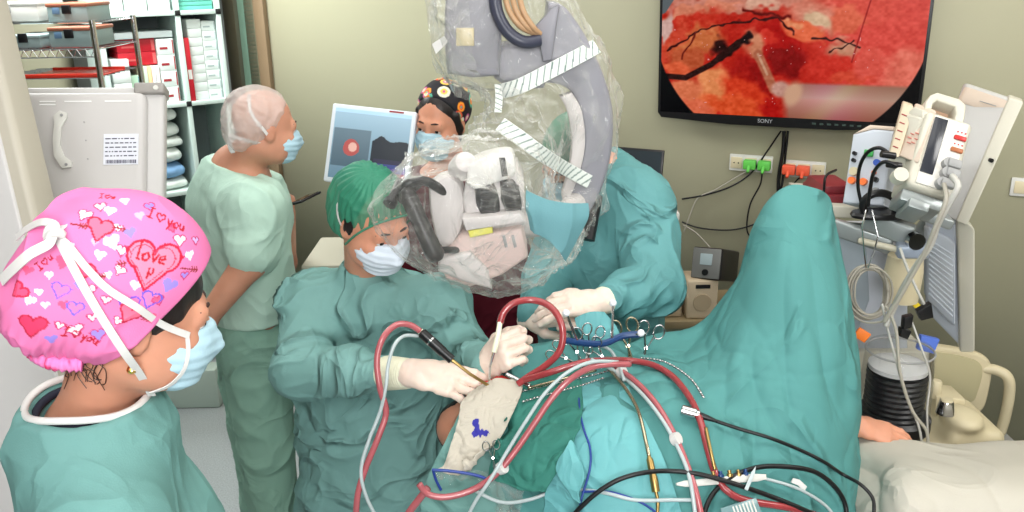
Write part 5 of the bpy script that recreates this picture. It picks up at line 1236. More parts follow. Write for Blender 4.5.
# loose plastic hanging at the left of the suspension box, blue cloth square
sheet('hanging_film', [[P(432, -20, 2.4), P(430, 20, 2.38), P(440, 60, 2.4), P(452, 92, 2.42)], [P(446, -20, 2.33), P(445, 20, 2.32), P(452, 66, 2.34), P(470, 98, 2.36)], [P(470, -20, 2.31), P(470, 20, 2.3), P(478, 70, 2.32), P(496, 104, 2.36)]], m_plas, 50, 50, .0008, lambda A: folds(A, .06, 31)*.014, d)
o = sheet('blue_cloth', [[P(526, 190, 2.04), P(526, 205, 2.03), P(528, 218, 2.03), P(530, 230, 2.03)], [P(546, 199, 2.02), P(545, 215, 2.01), P(545, 232, 2.01), P(547, 240, 2.01)], [P(568, 203, 2.02), P(566, 222, 2.01), P(560, 242, 2.01), P(558, 250, 2.01)], [P(589, 203, 2.05), P(589, 218, 2.04), P(578, 240, 2.04), P(566, 262, 2.04)]], mat('cloth_blue_green', (104, 154, 162), .75, bump=.25, bscale=250), 50, 50, .002, lambda A: (folds(A, .09, 22)-.3)*.008)
tag(o, 'small pale blue cloth square stuck to the front of the plastic drape', 'cloth')
# a dark notebook screen behind the assistant
t = thing('laptop', 'dark laptop screen just showing behind the shoulder of the gowned assistant', 'laptop', P(640, 190, 3.3))
M, w_, h_ = frame3(P(600, 190, 3.3), P(660, 196, 3.2), P(596, 145, 3.34)); mb = MB(); mb.box((0, 0, 0), (w_, .012, h_), .004, M); mb.obj('lid', m_dark, t)
mb = MB(); mb.box((.008, -.001, .01), (w_-.008, 0.001, h_-.008), 0, M); mb.obj('display', mat('laptop_display', (48, 54, 60), .25), t)
mb = MB(); a = M @ Vector((w_/2, 0, 0)); mb.box((a.x-.13, a.y-.2, a.z-.02), (a.x+.13, a.y+.01, a.z), .004); mb.obj('keyboard_base', m_dark, t)
mb = MB(); mb.box((a.x-.15, a.y-.22, a.z-.05), (a.x+.15, a.y+.03, a.z-.021), .005); mb.box((a.x-.15, a.y-.1, .0), (a.x-.10, a.y-.04, a.z-.045), .004); o = mb.obj('laptop_stand', m_white, None, Vector((a.x, a.y, 0))); tag(o, 'white stand carrying the laptop behind the gowned assistant', 'stand')
# ================================================================ right side: anaesthesia place
m_ivory = mat('ivory_plastic', (198, 194, 180), .42, bump=.02, vary=.03)
m_warmw = mat('warm_white_plastic', (208, 190, 174), .42, bump=.02, vary=.04)
m_coolw = mat('cool_white_plastic', (190, 196, 206), .42, bump=.02, vary=.03)
m_red = MATS['carton_red']; m_orange = mat('orange_plastic', (240, 120, 60), .4); m_green = mat('green_plastic', (60, 160, 80), .4); m_blue = mat('blue_plastic', (60, 90, 180), .4)
def disc(mb, M, x, z, r, h, y=0, n=14): return mb.lathe([(r, 0), (r*.95, h)], M @ Matrix.Translation((x, y, z)) @ Matrix.Rotation(math.pi/2, 4, 'X'), n)
# black desk device with display and two speakers on a low table
t = thing('low_table', 'low tan table against the back wall carrying the black device', 'table', (P(690, 310, 3.2).x, 3.25, 0))
p0, p1 = P(640, 312, 3.1), P(735, 316, 3.1); tz = p0.z; X0, X1 = p0.x, p1.x
mb = MB(); mb.box((X0-.05, 3.0, tz-.03), (X1+.05, 3.33, tz), .005); mb.obj('tabletop', mat('table_tan', (150, 132, 100), .5, bump=.05, vary=.1), t)
for x in (X0, X1):
    for y in (3.03, 3.3): mb = MB(); mb.lathe([(.015, 0), (.015, tz-.03)], Matrix.Translation((x, y, 0)), 10); mb.obj('leg', m_dark, t)
def speaker(x0, x1, ytop, Y, lab):
    a, b = P(x0, 314, Y), P(x1, 314, Y); c = P(x0, ytop, Y); o = thing('speaker', lab, 'speaker', ((a.x+b.x)/2, Y+.06, tz), 'small beige speakers on the low table')
    mb = MB(); mb.box((a.x, Y, tz+.0005), (b.x, Y+.12, c.z), .008, None, 3); mb.obj('housing', mat('speaker_beige', (206, 186, 158), .5, bump=.03), o)
    mb = MB(); M = Matrix.Translation(((a.x+b.x)/2, Y, (tz+c.z)/2)); disc(mb, M, 0, -.01, .034, .004, 0, 24); mb.obj('speaker_grille', mat('speaker_grille', (180, 160, 132), .7, bump=.5, bscale=300), o)
    mb = MB(); mb.box((a.x+.03, Y-.003, c.z-.03), (b.x-.03, Y, c.z-.015), .002); mb.obj('control_strip', m_dark, o)
speaker(650, 682, 283, 3.04, 'small beige speaker box on the left under the black device'); speaker(686, 717, 281, 3.02, 'small beige speaker box on the right under the black device')
a, b, c = P(690, 278, 3.06), P(720, 281, 3.0), P(691, 246, 3.1)
M, w_, h_ = frame3(a, b, c); zt_ = a.z
t = thing('desktop_device', 'black boxy device with a small grey display standing on the speakers', 'device', a)
mb = MB(); mb.box((0, 0, 0), (w_, .2, h_), .008, M, 3); mb.obj('housing', mat('device_black', (40, 38, 38), .3), t)
mb = MB(); mb.box((.004, -.006, .004), (w_-.004, .002, h_-.004), .005, M, 2); mb.obj('front_panel', mat('panel_grey', (120, 120, 118), .35), t)
mb = MB(); mb.box((w_*.3, -.009, h_*.45), (w_*.7, -.005, h_*.8), .002, M); mb.obj('display', mat('lcd_grey', (170, 185, 190), .2), t)
mb = MB(); disc(mb, M, w_*.5, h_*.22, .012, .004, -.006); mb.obj('dial', m_dark, t)
# --- anaesthesia machine
t = thing('anaesthesia_machine', 'cream anaesthesia machine with bellows in a glass canister, beside the drape', 'machine', (P(895, 420, 2.45).x, 2.6, 0))
Ym = 2.62
def bx(name, pts, Y, th, m, par=None, bev=.006): mb = MB(); pxprism(mb, pts, Y, th, bev, 3); return mb.obj(name, m, par or t)
bx('column', [(826, 246), (908, 246), (908, 352), (822, 352)], Ym+.05, .3, m_coolw)
bx('work_surface', [(818, 205), (910, 210), (912, 222), (818, 217)], Ym-.02, .3, m_ivory)
bx('side_panel', [(818, 222), (866, 226), (870, 300), (850, 352), (820, 352)], Ym+.0, .04, mat('panel_bluegrey', (160, 172, 182), .4))
bx('drawer_unit', [(822, 352), (930, 352), (930, 452), (822, 452)], Ym+.02, .36, m_ivory)
c = P(880, 450, Ym); mb = MB(); mb.box((c.x-.35, 2.45, .04), (c.x+.35, 3.02, .16), .03, None, 3); mb.box((c.x-.2, 2.65, .15), (c.x+.2, 2.98, c.z+.02), .01); mb.obj('chassis', m_ivory, t)
for dx in (-.3, .3):
    for y in (2.52, 2.92): mb = MB(); mb.lathe([(.03, -.015), (.03, .015)], Matrix.Translation((c.x+dx, y, .035)) @ Matrix.Rotation(math.pi/2, 4, 'Y'), 14); mb.obj('caster', m_dark, t)
# accessory rail and clamps
m_rail = mat('rail_grey', (150, 156, 156), .35, metal=.4)
def bar(name, a, b, hh, dd, m, par=t):
    a, b = Vector(a), Vector(b); M = Matrix.Translation(a) @ (b-a).to_track_quat('X', 'Z').to_matrix().to_4x4(); mb = MB(); mb.box((0, -dd/2, -hh/2), ((b-a).length, dd/2, hh/2), .008, M, 3); return mb.obj(name, m, par)
bar('accessory_rail', P(832, 226, 2.5), P(892, 246, 2.42), .05, .03, m_rail); bar('rail_arm', P(866, 218, 2.46), P(912, 236, 2.4), .06, .05, m_rail)
bar('rail_clamp', P(896, 250, 2.38), P(928, 250, 2.36), .04, .05, mat('clamp_blue_grey', (150, 160, 176), .35, metal=.3)); bar('rail_arm', P(902, 206, 2.45), P(950, 222, 2.42), .03, .09, m_rail)
bar('rail_lever', P(858, 240, 2.44), P(900, 250, 2.38), .018, .02, mat('beige_metal', (196, 190, 170), .4))
mb = MB(); cc_ = P(905, 262, 2.5); mb.lathe([(.05, -.12), (.055, -.03), (.05, .02), (.036, .03)], Matrix.Translation(cc_), 20); mb.obj('vaporizer', m_cream, t)
mb = MB(); mb.lathe([(.026, 0), (.024, .02)], Matrix.Translation(P(914, 240, 2.36)) @ Matrix.Rotation(math.pi/2, 4, 'X'), 16); mb.obj('clamp_knob', m_chrome, t)
# bellows canister
bc = P(892, 414, 2.3); Mb = Matrix.Translation(bc); Hc = (P(892, 346, 2.3)-bc).z; R_ = .094
mb = MB(); mb.lathe([(R_*1.0, -.045), (R_*1.12, -.03), (R_*1.12, .0), (R_*1.0, .012)], Mb, 40); mb.obj('bellows_base', m_dark, t)
prof = [(R_*.86, .0)]
for k in range(8): z = .012+k*.0165; prof += [(R_*.88, z), (R_*.82, z+.006), (R_*.88, z+.0155)]
mb = MB(); mb.lathe(prof, Mb, 40); mb.obj('bellows', mat('bellows_black', (14, 13, 16), .38, bump=.05), t)
mb = MB(); mb.lathe([(R_*.86, .146), (R_*.86, .158), (R_*.5, .172), (.001, .174)], Mb, 32); mb.obj('bellows_cap', mat('bellows_cap_grey', (196, 196, 196), .4), t)
m_glass = clear_plastic('canister_glass', (110, 114, 118), .03, .3, .05, 6, .1, 0)
mb = MB(); mb.lathe([(R_*1.06, .0), (R_*1.03, Hc*.5), (R_*.98, Hc*.93), (R_*.9, Hc), (R_*.5, Hc*1.03), (.001, Hc*1.035)], Mb, 40); mb.obj('canister', m_glass, t)
mb = MB(); mb.tube([Vector((bc.x+math.cos(a)*R_*.97, bc.y+math.sin(a)*R_*.97, bc.z+Hc*.94)) for a in np.linspace(0, 2*math.pi, 33)[:-1]], .003, 6, None, True); mb.obj('canister_rim', m_grey, t)
# cream lower body with knobs
S = SDF(); S.box(A_(P(958, 432, 2.4)), (.085, .12, .06), None, .03, .02); S.box(A_(P(915, 440, 2.42)), (.1, .13, .05), None, .02, .03); S.ell(A_(P(962, 418, 2.34)), (.055, .07, .03), None, .03)
S.obj('lower_body', m_cream, .006, t)
mb = MB(); mb.lathe([(.026, 0), (.024, .012), (.02, .034), (.018, .04)], Matrix.Translation(P(945, 413, 2.3)), 24); ko = mb.obj('adjusting_knob', m_chrome, t)
mb = MB(); mb.lathe([(.017, 0), (.016, .005), (.001, .006)], Matrix.Translation(P(945, 413, 2.3)+Vector((0, 0, .04))), 20); mb.obj('knob_top', m_cream, ko)
mb = MB(); mb.lathe([(.016, -.03), (.016, .02), (.012, .026)], Matrix.Translation(P(936, 388, 2.42)), 18); mb.obj('port', m_cream, t)
bx('support_block', [(936, 396), (966, 400), (966, 430), (934, 430)], 2.4, .1, m_cream)
# tray with a rim
out = arc([(934, 346), (960, 350), (984, 356), (993, 368), (990, 392), (984, 410), (972, 416), (950, 414), (934, 412)], 4)
mb = MB(); pxprism(mb, out, 2.62, .04, .012, 3); tr_ = mb.obj('side_tray', m_cream, t)
inn = arc([(934, 352), (960, 356), (978, 362), (983, 372), (978, 392), (972, 402), (952, 400), (934, 396)], 4)
mb = MB(); pxprism(mb, inn, 2.614, .012, .003); mb.obj('tray_surface', mat('tray_olive', (176, 168, 134), .5), tr_)
tube('push_handle', [P(978, 368, 2.64), P(996, 370, 2.62), P(1008, 378, 2.6), P(1009, 396, 2.6), P(1003, 424, 2.6), P(996, 434, 2.6), P(970, 431, 2.6)], .017, m_cream, t, n=12)
bx('footplate', [(974, 434), (1020, 446), (1020, 452), (974, 446)], 2.6, .12, m_grey)
# dark red case on the worktop
p0, p1 = P(822, 207, 2.64), P(856, 207, 2.64); z1 = P(812, 186, 2.9).z
mb = MB(); mb.box((p0.x, 2.64, p0.z+.0), (p1.x, 2.84, p0.z+.035), .006); mb.prism([(p0.x, p0.z+.035), (p1.x, p0.z+.035), (p1.x-.01, p0.z+.06), (p0.x+.01, p0.z+.06)], 2.66, 2.82, .004)
o = mb.obj('flat_case', mat('case_dark_red', (120, 36, 44), .35, vary=.08), None, p0); tag(o, 'flat dark red case lying on the anaesthesia machine worktop', 'case')
# syringe pump (white box with orange connectors)
M, w_, h_ = frame3(P(842, 203, 2.5), P(884, 206, 2.42), P(850, 134, 2.56))
t = thing('monitoring_module', 'white upright module with orange and green connectors left of the patient monitor', 'device', M.translation)
mb = MB(); mb.prism([(0, 0), (w_, 0), (w_*.98, h_*1.06), (w_*.5, h_*1.08), (w_*.03, h_)], 0, .14, .008, M, 3); mb.obj('housing', m_coolw, t)
mb = MB(); mb.prism([(w_*.02, h_), (w_*.5, h_*1.08), (w_*.98, h_*1.06), (w_*.96, h_*1.12), (w_*.4, h_*1.14)], .002, .13, .004, M, 2); mb.obj('top_cover', m_warmw, t)
for x, z, r, m_, nm in ((.18, .33, .011, m_orange, 'orange_connector'), (.46, .32, .011, m_orange, 'orange_connector'), (.16, .72, .006, m_dark, 'black_port'), (.16, .62, .006, m_dark, 'black_port'), (.72, .6, .010, m_blue, 'blue_connector'), (.74, .36, .008, m_dark, 'black_port'), (.78, .2, .01, m_grey, 'grey_port'), (.68, .46, .006, m_orange, 'orange_connector'), (.2, .46, .013, m_cream, 'beige_port')):
    mb = MB(); disc(mb, M, w_*x, h_*z, r, .012); mb.obj(nm, m_, t)
mb = MB(); mb.box((w_*.38, -.008, h_*.68), (w_*.6, 0, h_*.78), .002, M); mb.obj('green_connector', m_green, t)
# small cream pump with slanted face
def slab(root, name, bl, br, tl, th, m, bev=.01):
    M, w_, h_ = frame3(bl, br, tl); mb = MB(); mb.box((0, 0, 0), (w_, th, h_), bev, M, 4); return mb.obj(name, m, root), M, w_, h_
t = thing('infusion_pump', 'slim cream pump with a slanted top between the module and the patient monitor', 'device', P(895, 170, 2.4))
o, M, w_, h_ = slab(t, 'housing', P(884, 166, 2.36), P(900, 172, 2.3), P(891, 108, 2.42), .09, m_ivory, .01)
mb = MB(); mb.prism([(-.002, h_-.005), (w_*1.0, h_-.005), (w_*.8, h_+.016), (w_*.25, h_+.02)], .004, .086, .004, M); mb.obj('rounded_top', m_ivory, t)
o2 = hexa([P(889, 154, 2.31), P(899, 158, 2.29), P(914, 107, 2.36), P(903, 103, 2.40)], (.02, .05, 0), .004, 'side_plate', mat('plate_beige', (205, 190, 165), .45), t)
for k in range(5): mb = MB(); a_ = P(893+k*2.2, 146-k*8, 2.298+.014*k); b_ = P(898+k*2.2, 148-k*8, 2.288+.014*k); mb.tube([a_, b_], .0018, 5); mb.obj('button_print', m_bline, t)
# patient monitor
t = thing('patient_monitor', 'tilted white monitor with a dark narrow display, red lamps and a top handle', 'monitor', P(945, 200, 2.3))
o, M, w_, h_ = slab(t, 'housing', P(906, 184, 2.2), P(953, 199, 2.17), P(936, 112, 2.30), .13, m_ivory, .014)
mb = MB(); mb.box((.02, -.004, .012), (w_-.012, .003, h_-.01), .003, M); mb.obj('front_panel', mat('monitor_front', (214, 211, 204), .4), t)
mb = MB(); mb.box((w_*.18, -.007, h_*.2), (w_*.46, -.002, h_*.93), .002, M); mb.obj('display', mat('dark_lcd', (46, 48, 56), .18, bump=.02), t)
for z, m_ in ((.72, mat('lamp_red', (190, 40, 36), .35)), (.56, mat('lamp_brown', (160, 92, 50), .4))):
    mb = MB(); mb.box((w_*.66, -.010, h_*z), (w_*.92, -.003, h_*(z+.06)), .003, M); mb.obj('indicator', m_, t)
    mb = MB(); 
    for k in range(3): mb.box((w_*(.7+.08*k), -.006, h_*(z+.1)), (w_*(.73+.08*k), -.003, h_*(z+.115)), 0, M)
    mb.obj('marking', m_red, t)
for k, (x, z) in enumerate(((.68, .38), (.7, .26), (.66, .12))):
    mb = MB(); disc(mb, M, w_*x, h_*z, .015, .02, -.003); mb.box((w_*x-.004, -.03, h_*z-.012), (w_*x+.03, -.012, h_*z+.012), .005, M); mb.obj('connector', m_grey, t)
# slanted side panel with red markings
hexa([P(896, 155, 2.31), P(918, 164, 2.215), P(937, 111, 2.295), P(916, 103, 2.39)], (.03, .07, -.01), .006, 'side_panel', m_warmw, t, 3)
def q2(u, v): 
    a = P(896, 155, 2.305).lerp(P(918, 164, 2.211), u); b = P(916, 103, 2.385).lerp(P(937, 111, 2.291), u); return a.lerp(b, v)+Vector((-.001, -.002, 0))
for a_, b_, c_ in ((.2, .38, .36), (.26, .46, .4), (.45, .5, .6), (.5, .4, .62), (.42, .32, .56), (.25, .29, .4), (.25, .86, .8)): mb = MB(); mb.tube([q2(a_, b_), q2(c_, b_)], .0017 if b_ < .8 else .0008, 5); mb.obj('marking', mat('marking_red', (200, 120, 110), .5), t)
# handle
hp = [M @ Vector((w_*.02, .05, h_)), M @ Vector((w_*.0, .05, h_+.045)), M @ Vector((w_*.15, .05, h_+.072)), M @ Vector((w_*.6, .05, h_+.072)), M @ Vector((w_*.8, .05, h_+.05)), M @ Vector((w_*.8, .05, h_-.02))]
c = catmull(hp, 8); T = np.gradient(c, axis=0)
o = ribbon('carry_handle', hp, .075, A_(M.to_3x3() @ Vector((0, 0, 1))), m_ivory, t, .009, 8)
bpy.data.objects.remove(o)
mb = MB(); prof = [(w_*.0, h_-.005), (w_*-.02, h_+.04), (w_*.04, h_+.062), (w_*.16, h_+.074), (w_*.66, h_+.074), (w_*.82, h_+.062), (w_*.86, h_+.03), (w_*.86, h_-.005), (w_*.66, h_-.005), (w_*.66, h_+.03), (w_*.6, h_+.048), (w_*.2, h_+.05), (w_*.14, h_+.04), (w_*.14, h_-.005)]
mb.prism(prof, .03, .09, .006, M, 3); mb.obj('carry_handle', m_ivory, t)
mb = MB(); mb.box((w_*.15, .08, h_-.0), (w_*.7, .086, h_+.05), .002, M); mb.obj('handle_backing', mat('pinkish_cover', (214, 178, 152), .4), t)
# bracket under the monitor
mb = MB(); mb.box((.0, .02, -.035), (w_*.9, .11, -.002), .005, M); mb.box((.02, .0, -.055), (w_*.6, .1, -.03), .004, M); mb.obj('mounting_bracket', m_rail, t)
mb = MB(); disc(mb, M, -.02, h_*.08, .02, .03, .02); mb.obj('side_knob', m_ivory, t)
# large screen seen from behind, upper
t = thing('display_screen', 'upper large white screen turned away, leaning behind the patient monitor', 'screen', P(985, 180, 2.5))
hexa([P(922, 208, 2.60), P(962, 224, 2.42), P(1014, 100, 2.5), P(966, 84, 2.68)], (.02, .055, .0), .01, 'back_cover', mat('screen_back_white', (190, 188, 186), .4, vary=.03), t, 3)
hexa([P(956, 222, 2.43), P(967, 226, 2.39), P(1024, 102, 2.47), P(1009, 97, 2.51)], (.03, .06, .0), .006, 'side_bezel', m_ivory, t, 3)
hexa([P(960, 102, 2.66), P(1004, 118, 2.51), P(1009, 101, 2.505), P(968, 87, 2.665)], (.0, .02, .0), .003, 'vent_cover', m_warmw, t)
mb = MB(); mb.tube([P(980, 101, 2.59), P(996, 106, 2.53)], .0014, 5); mb.obj('slit', m_grey, t)
mb = MB(); mb.lathe([(.006, 0), (.006, .01)], Matrix.Translation(P(990, 160, 2.445)) @ Matrix.Rotation(math.pi/2, 4, 'X'), 10); mb.obj('lock_hole', m_dark, t)
a_ = P(950, 190, 2.62); mb = MB(); mb.tube([a_, a_+Vector((-.05, .1, -.2)), Vector((P(890, 300, 2.7).x, 2.75, P(890, 300, 2.7).z))], .02, 10); mb.obj('support_arm', m_rail, t)
t = thing('display_screen', 'lower large white screen with a ribbed back, hanging under the leaning one', 'screen', P(950, 330, 2.5))
hexa([P(926, 312, 2.58), P(966, 353, 2.42), P(966, 226, 2.46), P(926, 196, 2.62)], (.02, .05, 0), .01, 'back_cover', m_coolw, t, 3)
hexa([P(960, 353, 2.42), P(975, 353, 2.38), P(975, 229, 2.41), P(957, 214, 2.47)], (.02, .06, 0), .008, 'side_bezel', m_ivory, t, 3)
bh0 = [P(927, 300, 2.55), P(956, 330, 2.43), P(956, 242, 2.46), P(927, 226, 2.58)]; bu = hexa(bh0, (.01, .05, 0), .012, 'bulge', m_coolw, t, 3)
for k in range(12):
    v = .12+k*.065; a_ = bh0[0].lerp(bh0[3], v).lerp(bh0[1].lerp(bh0[2], v), .08); b_ = bh0[0].lerp(bh0[3], v).lerp(bh0[1].lerp(bh0[2], v), .9); mb = MB(); mb.tube([a_, b_], .0032, 8); mb.obj('cooling_rib', mat('rib_white', (196, 202, 212), .45), bu)
a_ = P(935, 260, 2.62); mb = MB(); mb.tube([a_, a_+Vector((-.06, .08, -.02)), Vector((P(890, 300, 2.7).x, 2.74, a_.z-.05))], .02, 10); mb.obj('support_arm', m_rail, t)
# cables of the monitors
def cab(pl, r, m, lab, nm='cable', grp=None, n=8):
    o = tube(nm, [P(*p) for p in pl], r, m, n=n); tag(o, lab, 'cable', grp); return o
m_cw = mat('cable_pale_grey', (186, 184, 178), .45); m_cb = MATS['black_cable']
cab([(952, 176, 2.14), (958, 186, 2.1), (950, 202, 2.1), (938, 224, 2.12), (930, 246, 2.14), (916, 266, 2.16), (902, 290, 2.18), (892, 312, 2.2), (886, 326, 2.2)], .008, m_cw, 'thick pale cable hanging from the upper connector of the patient monitor')
cab([(944, 184, 2.14), (946, 200, 2.1), (936, 226, 2.1), (926, 250, 2.12), (914, 272, 2.14), (898, 300, 2.16), (884, 322, 2.18)], .006, m_cabg, 'beige cable hanging beside the thick pale one')
cab([(900, 248, 2.3), (908, 270, 2.26), (920, 296, 2.24), (924, 304, 2.24)], .004, m_cw, 'thin pale cable running to the black plug')
cab([(882, 304, 2.2), (888, 330, 2.2), (896, 360, 2.18), (906, 396, 2.16), (918, 424, 2.15), (922, 444, 2.15)], .0035, m_cw, 'pale cable hanging in front of the bellows canister')
cab([(886, 306, 2.2), (896, 330, 2.18), (900, 372, 2.16), (912, 410, 2.15), (926, 430, 2.15), (928, 446, 2.14)], .0045, m_cabg, 'grey cable in front of the bellows canister, right of the pale one')
cab([(912, 322, 2.24), (922, 350, 2.2), (930, 376, 2.2), (927, 410, 2.2), (928, 436, 2.2)], .003, m_cw, 'thin cable curving down right of the bellows canister')
cab([(850, 314, 2.3), (864, 322, 2.25), (880, 322, 2.22), (892, 318, 2.2)], .003, m_cabg, 'thin beige cable with the orange tag')
cab([(836, 170, 2.6), (826, 176, 2.55), (824, 190, 2.55), (822, 204, 2.56)], .004, m_cb, 'short black cable left of the white module')
for i, (pts, lab) in enumerate((([(892, 156, 2.28), (880, 148, 2.3), (868, 152, 2.34), (860, 166, 2.38), (858, 186, 2.4), (862, 206, 2.4)], 'black cable from the cream pump curving down over the white module'), ([(898, 166, 2.24), (884, 162, 2.26), (874, 172, 2.3), (870, 190, 2.34), (868, 206, 2.36)], 'second black cable from the cream pump, right of the first'))):
    o = cab(pts, .005, m_cb, lab)
for (x, y, a, b) in ((889, 155, 876, 149), (895, 165, 882, 163)):
    o = MB().tube([P(x+6, y+1, 2.26), P(x-8, y-1, 2.26)], .009, 10).obj('cable_plug', m_dark, None, P(x, y, 2.26)); tag(o, 'black round plug on the cream pump, %s' % ('upper' if y < 160 else 'lower'), 'plug')
cp = [P(880+math.cos(a)*17, 206-math.sin(a)*13, 2.4-.01*math.sin(a)) for a in np.linspace(-.4, 3.6, 12)]
o = tube('hose', cp, .011, m_dark, n=10); tag(o, 'thick black hose loop on the worktop in front of the white module', 'hose')
mb = MB(); cc = P(882, 214, 2.42); mb.lathe([(.085, -.008), (.09, 0), (.085, .008), (.03, .012)], Matrix.Translation(cc) @ Matrix.Diagonal((1, .5, 1, 1)), 28); o = mb.obj('tray', m_dark, None, cc); tag(o, 'round black dish at the edge of the anaesthesia worktop', 'tray')
# coiled cable
pts = []; rs = random.Random(4)
for k in range(7*14):
    a = 2*math.pi*k/14; lap = k/14; r1 = 19+3.2*math.sin(lap*1.9)+rs.uniform(-.5, .5); r2 = 25+2.6*math.cos(lap*1.3); pts.append(P(869+math.cos(a)*r1+math.sin(lap)*2, 292-math.sin(a)*r2, 2.36+.006*lap+.008*math.sin(a*1.5)))
o = tube('coiled_cable', pts, .0032, m_cabg, n=6, per=3); tag(o, 'coil of beige cable hanging on the anaesthesia machine', 'cable')
mb = MB(); mb.tube([P(866, 210, 2.36), P(862, 226, 2.34), P(864, 250, 2.34), P(866, 268, 2.35)], .002, 6); mb.tube([P(872, 210, 2.36), P(878, 236, 2.34), P(874, 252, 2.34), P(868, 268, 2.35)], .002, 6); o = mb.obj('hook', m_chrome, None, P(868, 240, 2.35)); tag(o, 'thin wire hook holding the beige cable coil', 'hook')
# orange tag, black plugs, blue packet
M, w_, h_ = frame3(P(853, 336, 2.26), P(864, 343, 2.25), P(855, 325, 2.26)); mb = MB(); mb.box((0, 0, 0), (.036, .01, .03), .002, M); o = mb.obj('tag', mat('orange_tag', (238, 122, 40), .5), None, M.translation); tag(o, 'bright orange tag clipped on a beige cable', 'tag')
for pts, lab in (([(918, 312), (932, 304), (934, 318), (922, 321)], 'black cable plug under the hanging cables, upper one'), ([(905, 318), (914, 316), (912, 328), (904, 330)], 'black cable plug under the hanging cables, middle one'), ([(902, 329), (912, 332), (908, 340), (900, 337)], 'black cable plug under the hanging cables, lowest one')):
    mb = MB(); pxprism(mb, pts, 2.22, .025, .003); o = mb.obj('cable_plug', m_dark, None, P(pts[0][0], pts[0][1], 2.22)); tag(o, lab, 'plug')
mb = MB(); pxprism(mb, [(922, 336), (940, 340), (934, 354), (918, 350)], 2.44, .02, .002); o = mb.obj('packet', mat('blue_packet', (90, 120, 210), .4), None, P(930, 350, 2.44)); tag(o, 'small blue packet behind the bellows canister', 'packet')
mb = MB(); pxprism(mb, [(915, 300), (922, 306), (920, 313), (913, 306)], 2.5, .02, .002); o = mb.obj('tag', mat('yellow_tag', (230, 200, 40), .5), None, P(918, 305, 2.5)); tag(o, 'small yellow tag beside the lower screen', 'tag')
# ================================================================ operating table, patient, drapes
m_dr = mat('drape_teal', (82, 142, 140), .7, fold=.6, fscale=3.2, bump=.2, bscale=350, vary=.04, vscale=4, spec=.3)
m_dr2 = mat('drape_turquoise', (104, 172, 176), .6, fold=.4, fscale=5, bump=.2, bscale=300, vary=.04, vscale=5, spec=.4)
m_dr3 = mat('drape_dark_green', (58, 124, 112), .75, fold=.4, bump=.3, bscale=260, vary=.06, vscale=6, spec=.25)
m_sheet = mat('blanket_cream', (192, 187, 176), .85, fold=.35, fscale=3, bump=.25, bscale=220, vary=.03, vscale=3, spec=.2)
m_gauze = mat('gauze_cream', (226, 216, 196), .9, bump=.7, bscale=160, vary=.08, vscale=25, spec=.15)
xt0, xt1 = P(480, 470, 1.95).x, P(1100, 470, 2.0).x
t = thing('operating_table', 'operating table under the teal drapes and cream blanket', 'table', ((xt0+xt1)/2, 2.02, 0))
mb = MB(); mb.box((xt0+.35, 1.78, .50), (xt1, 2.2, .56), .02, None, 3); mb.obj('mattress', m_dark, t)
mb = MB(); mb.box(((xt0+xt1)/2-.12, 1.9, .06), ((xt0+xt1)/2+.12, 2.1, .5), .02); mb.obj('column', m_steel, t)
mb = MB(); mb.box(((xt0+xt1)/2-.4, 1.8, .0), ((xt0+xt1)/2+.3, 2.2, .07), .02); mb.obj('foot', m_steel, t)
# patient: head at the left under the gauze, trunk under the drape, one hand showing at the right
t = thing('person', 'patient lying under the teal drapes, a bare hand showing beside the cream blanket', 'person', (.7, 2.0, .56))
H = Head(P(478, 432, 2.03), (-.35, -.75, .35), (-.85, .2, .1), .95)
S = SDF(); nbp = H.L(0, -.02, -.13); H.add(S, nbp+[.06, 0, -.03], .055); sh1 = A_((.2, 1.9, .80)); 
S.loft([nbp+[.1, 0, -.06], A_((.35, 2.0, .70)), A_((.75, 2.02, .66)), A_((1.0, 2.02, .66))], [.1, .19, .16, .17], [.08, .10, .10, .1], (0, 1, 0), .06)
for dy in (-.09, .09): S.chain([A_((1.0, 2.02+dy, .65)), A_((1.4, 2.02+dy, .63)), A_((1.75, 2.02+dy, .62))], [.08, .06, .045], .02, .05)
hw = A_(P(860, 426, 2.1)); S.chain([A_((.35, 2.14, .72)), A_((.6, 2.18, .72)), hw], [.05, .042, .027], .02, .05)
hand(S, hw, A_(P(900, 438, 2.08))-hw, (-.05, -.35, 1), (.2, .8, 0), [(12, 18, 10), (14, 20, 12), (18, 22, 12), (22, 24, 14)], .95, .8)
S.obj('body', m_skin, .0055, t)
hs = SDF(); hs.ell(H.L(0, -.03, .05), A_((.08, .095, .08))*.95, H.R, .01); hs.obj('hair', m_hair, .005, t, lambda V, N: wrinkle(V, .015, 3)*.003)
# cream blanket
rows = [[P(838, 428, 2.2), P(838, 460, 2.06), P(834, 500, 1.94), P(832, 600, 1.8)], [P(866, 436, 2.16), P(866, 456, 2.02), P(864, 500, 1.86), P(862, 600, 1.72)], [P(900, 444, 2.12), P(905, 456, 1.98), P(905, 500, 1.72), P(905, 600, 1.6)], [P(950, 450, 2.14), P(955, 458, 2.0), P(960, 500, 1.72), P(965, 600, 1.6)], [P(1000, 446, 2.16), P(1010, 458, 2.0), P(1015, 500, 1.72), P(1025, 600, 1.6)], [P(1080, 442, 2.18), P(1090, 458, 2.0), P(1100, 500, 1.72), P(1120, 600, 1.6)]]
rows = [[Vector((r[0].x, r[0].y+.1, r[0].z-.14))]+r for r in rows]
o = sheet('blanket', [list(r) for r in zip(*rows)], m_sheet, 150, 120, .006, lambda A: (folds(A, .34, 61, (.6, 1, 1))-.25)*.022+(folds(A, .15, 64, (1, .5, 1))-.3)*.008); tag(o, 'cream blanket over the patient at the lower right', 'blanket')
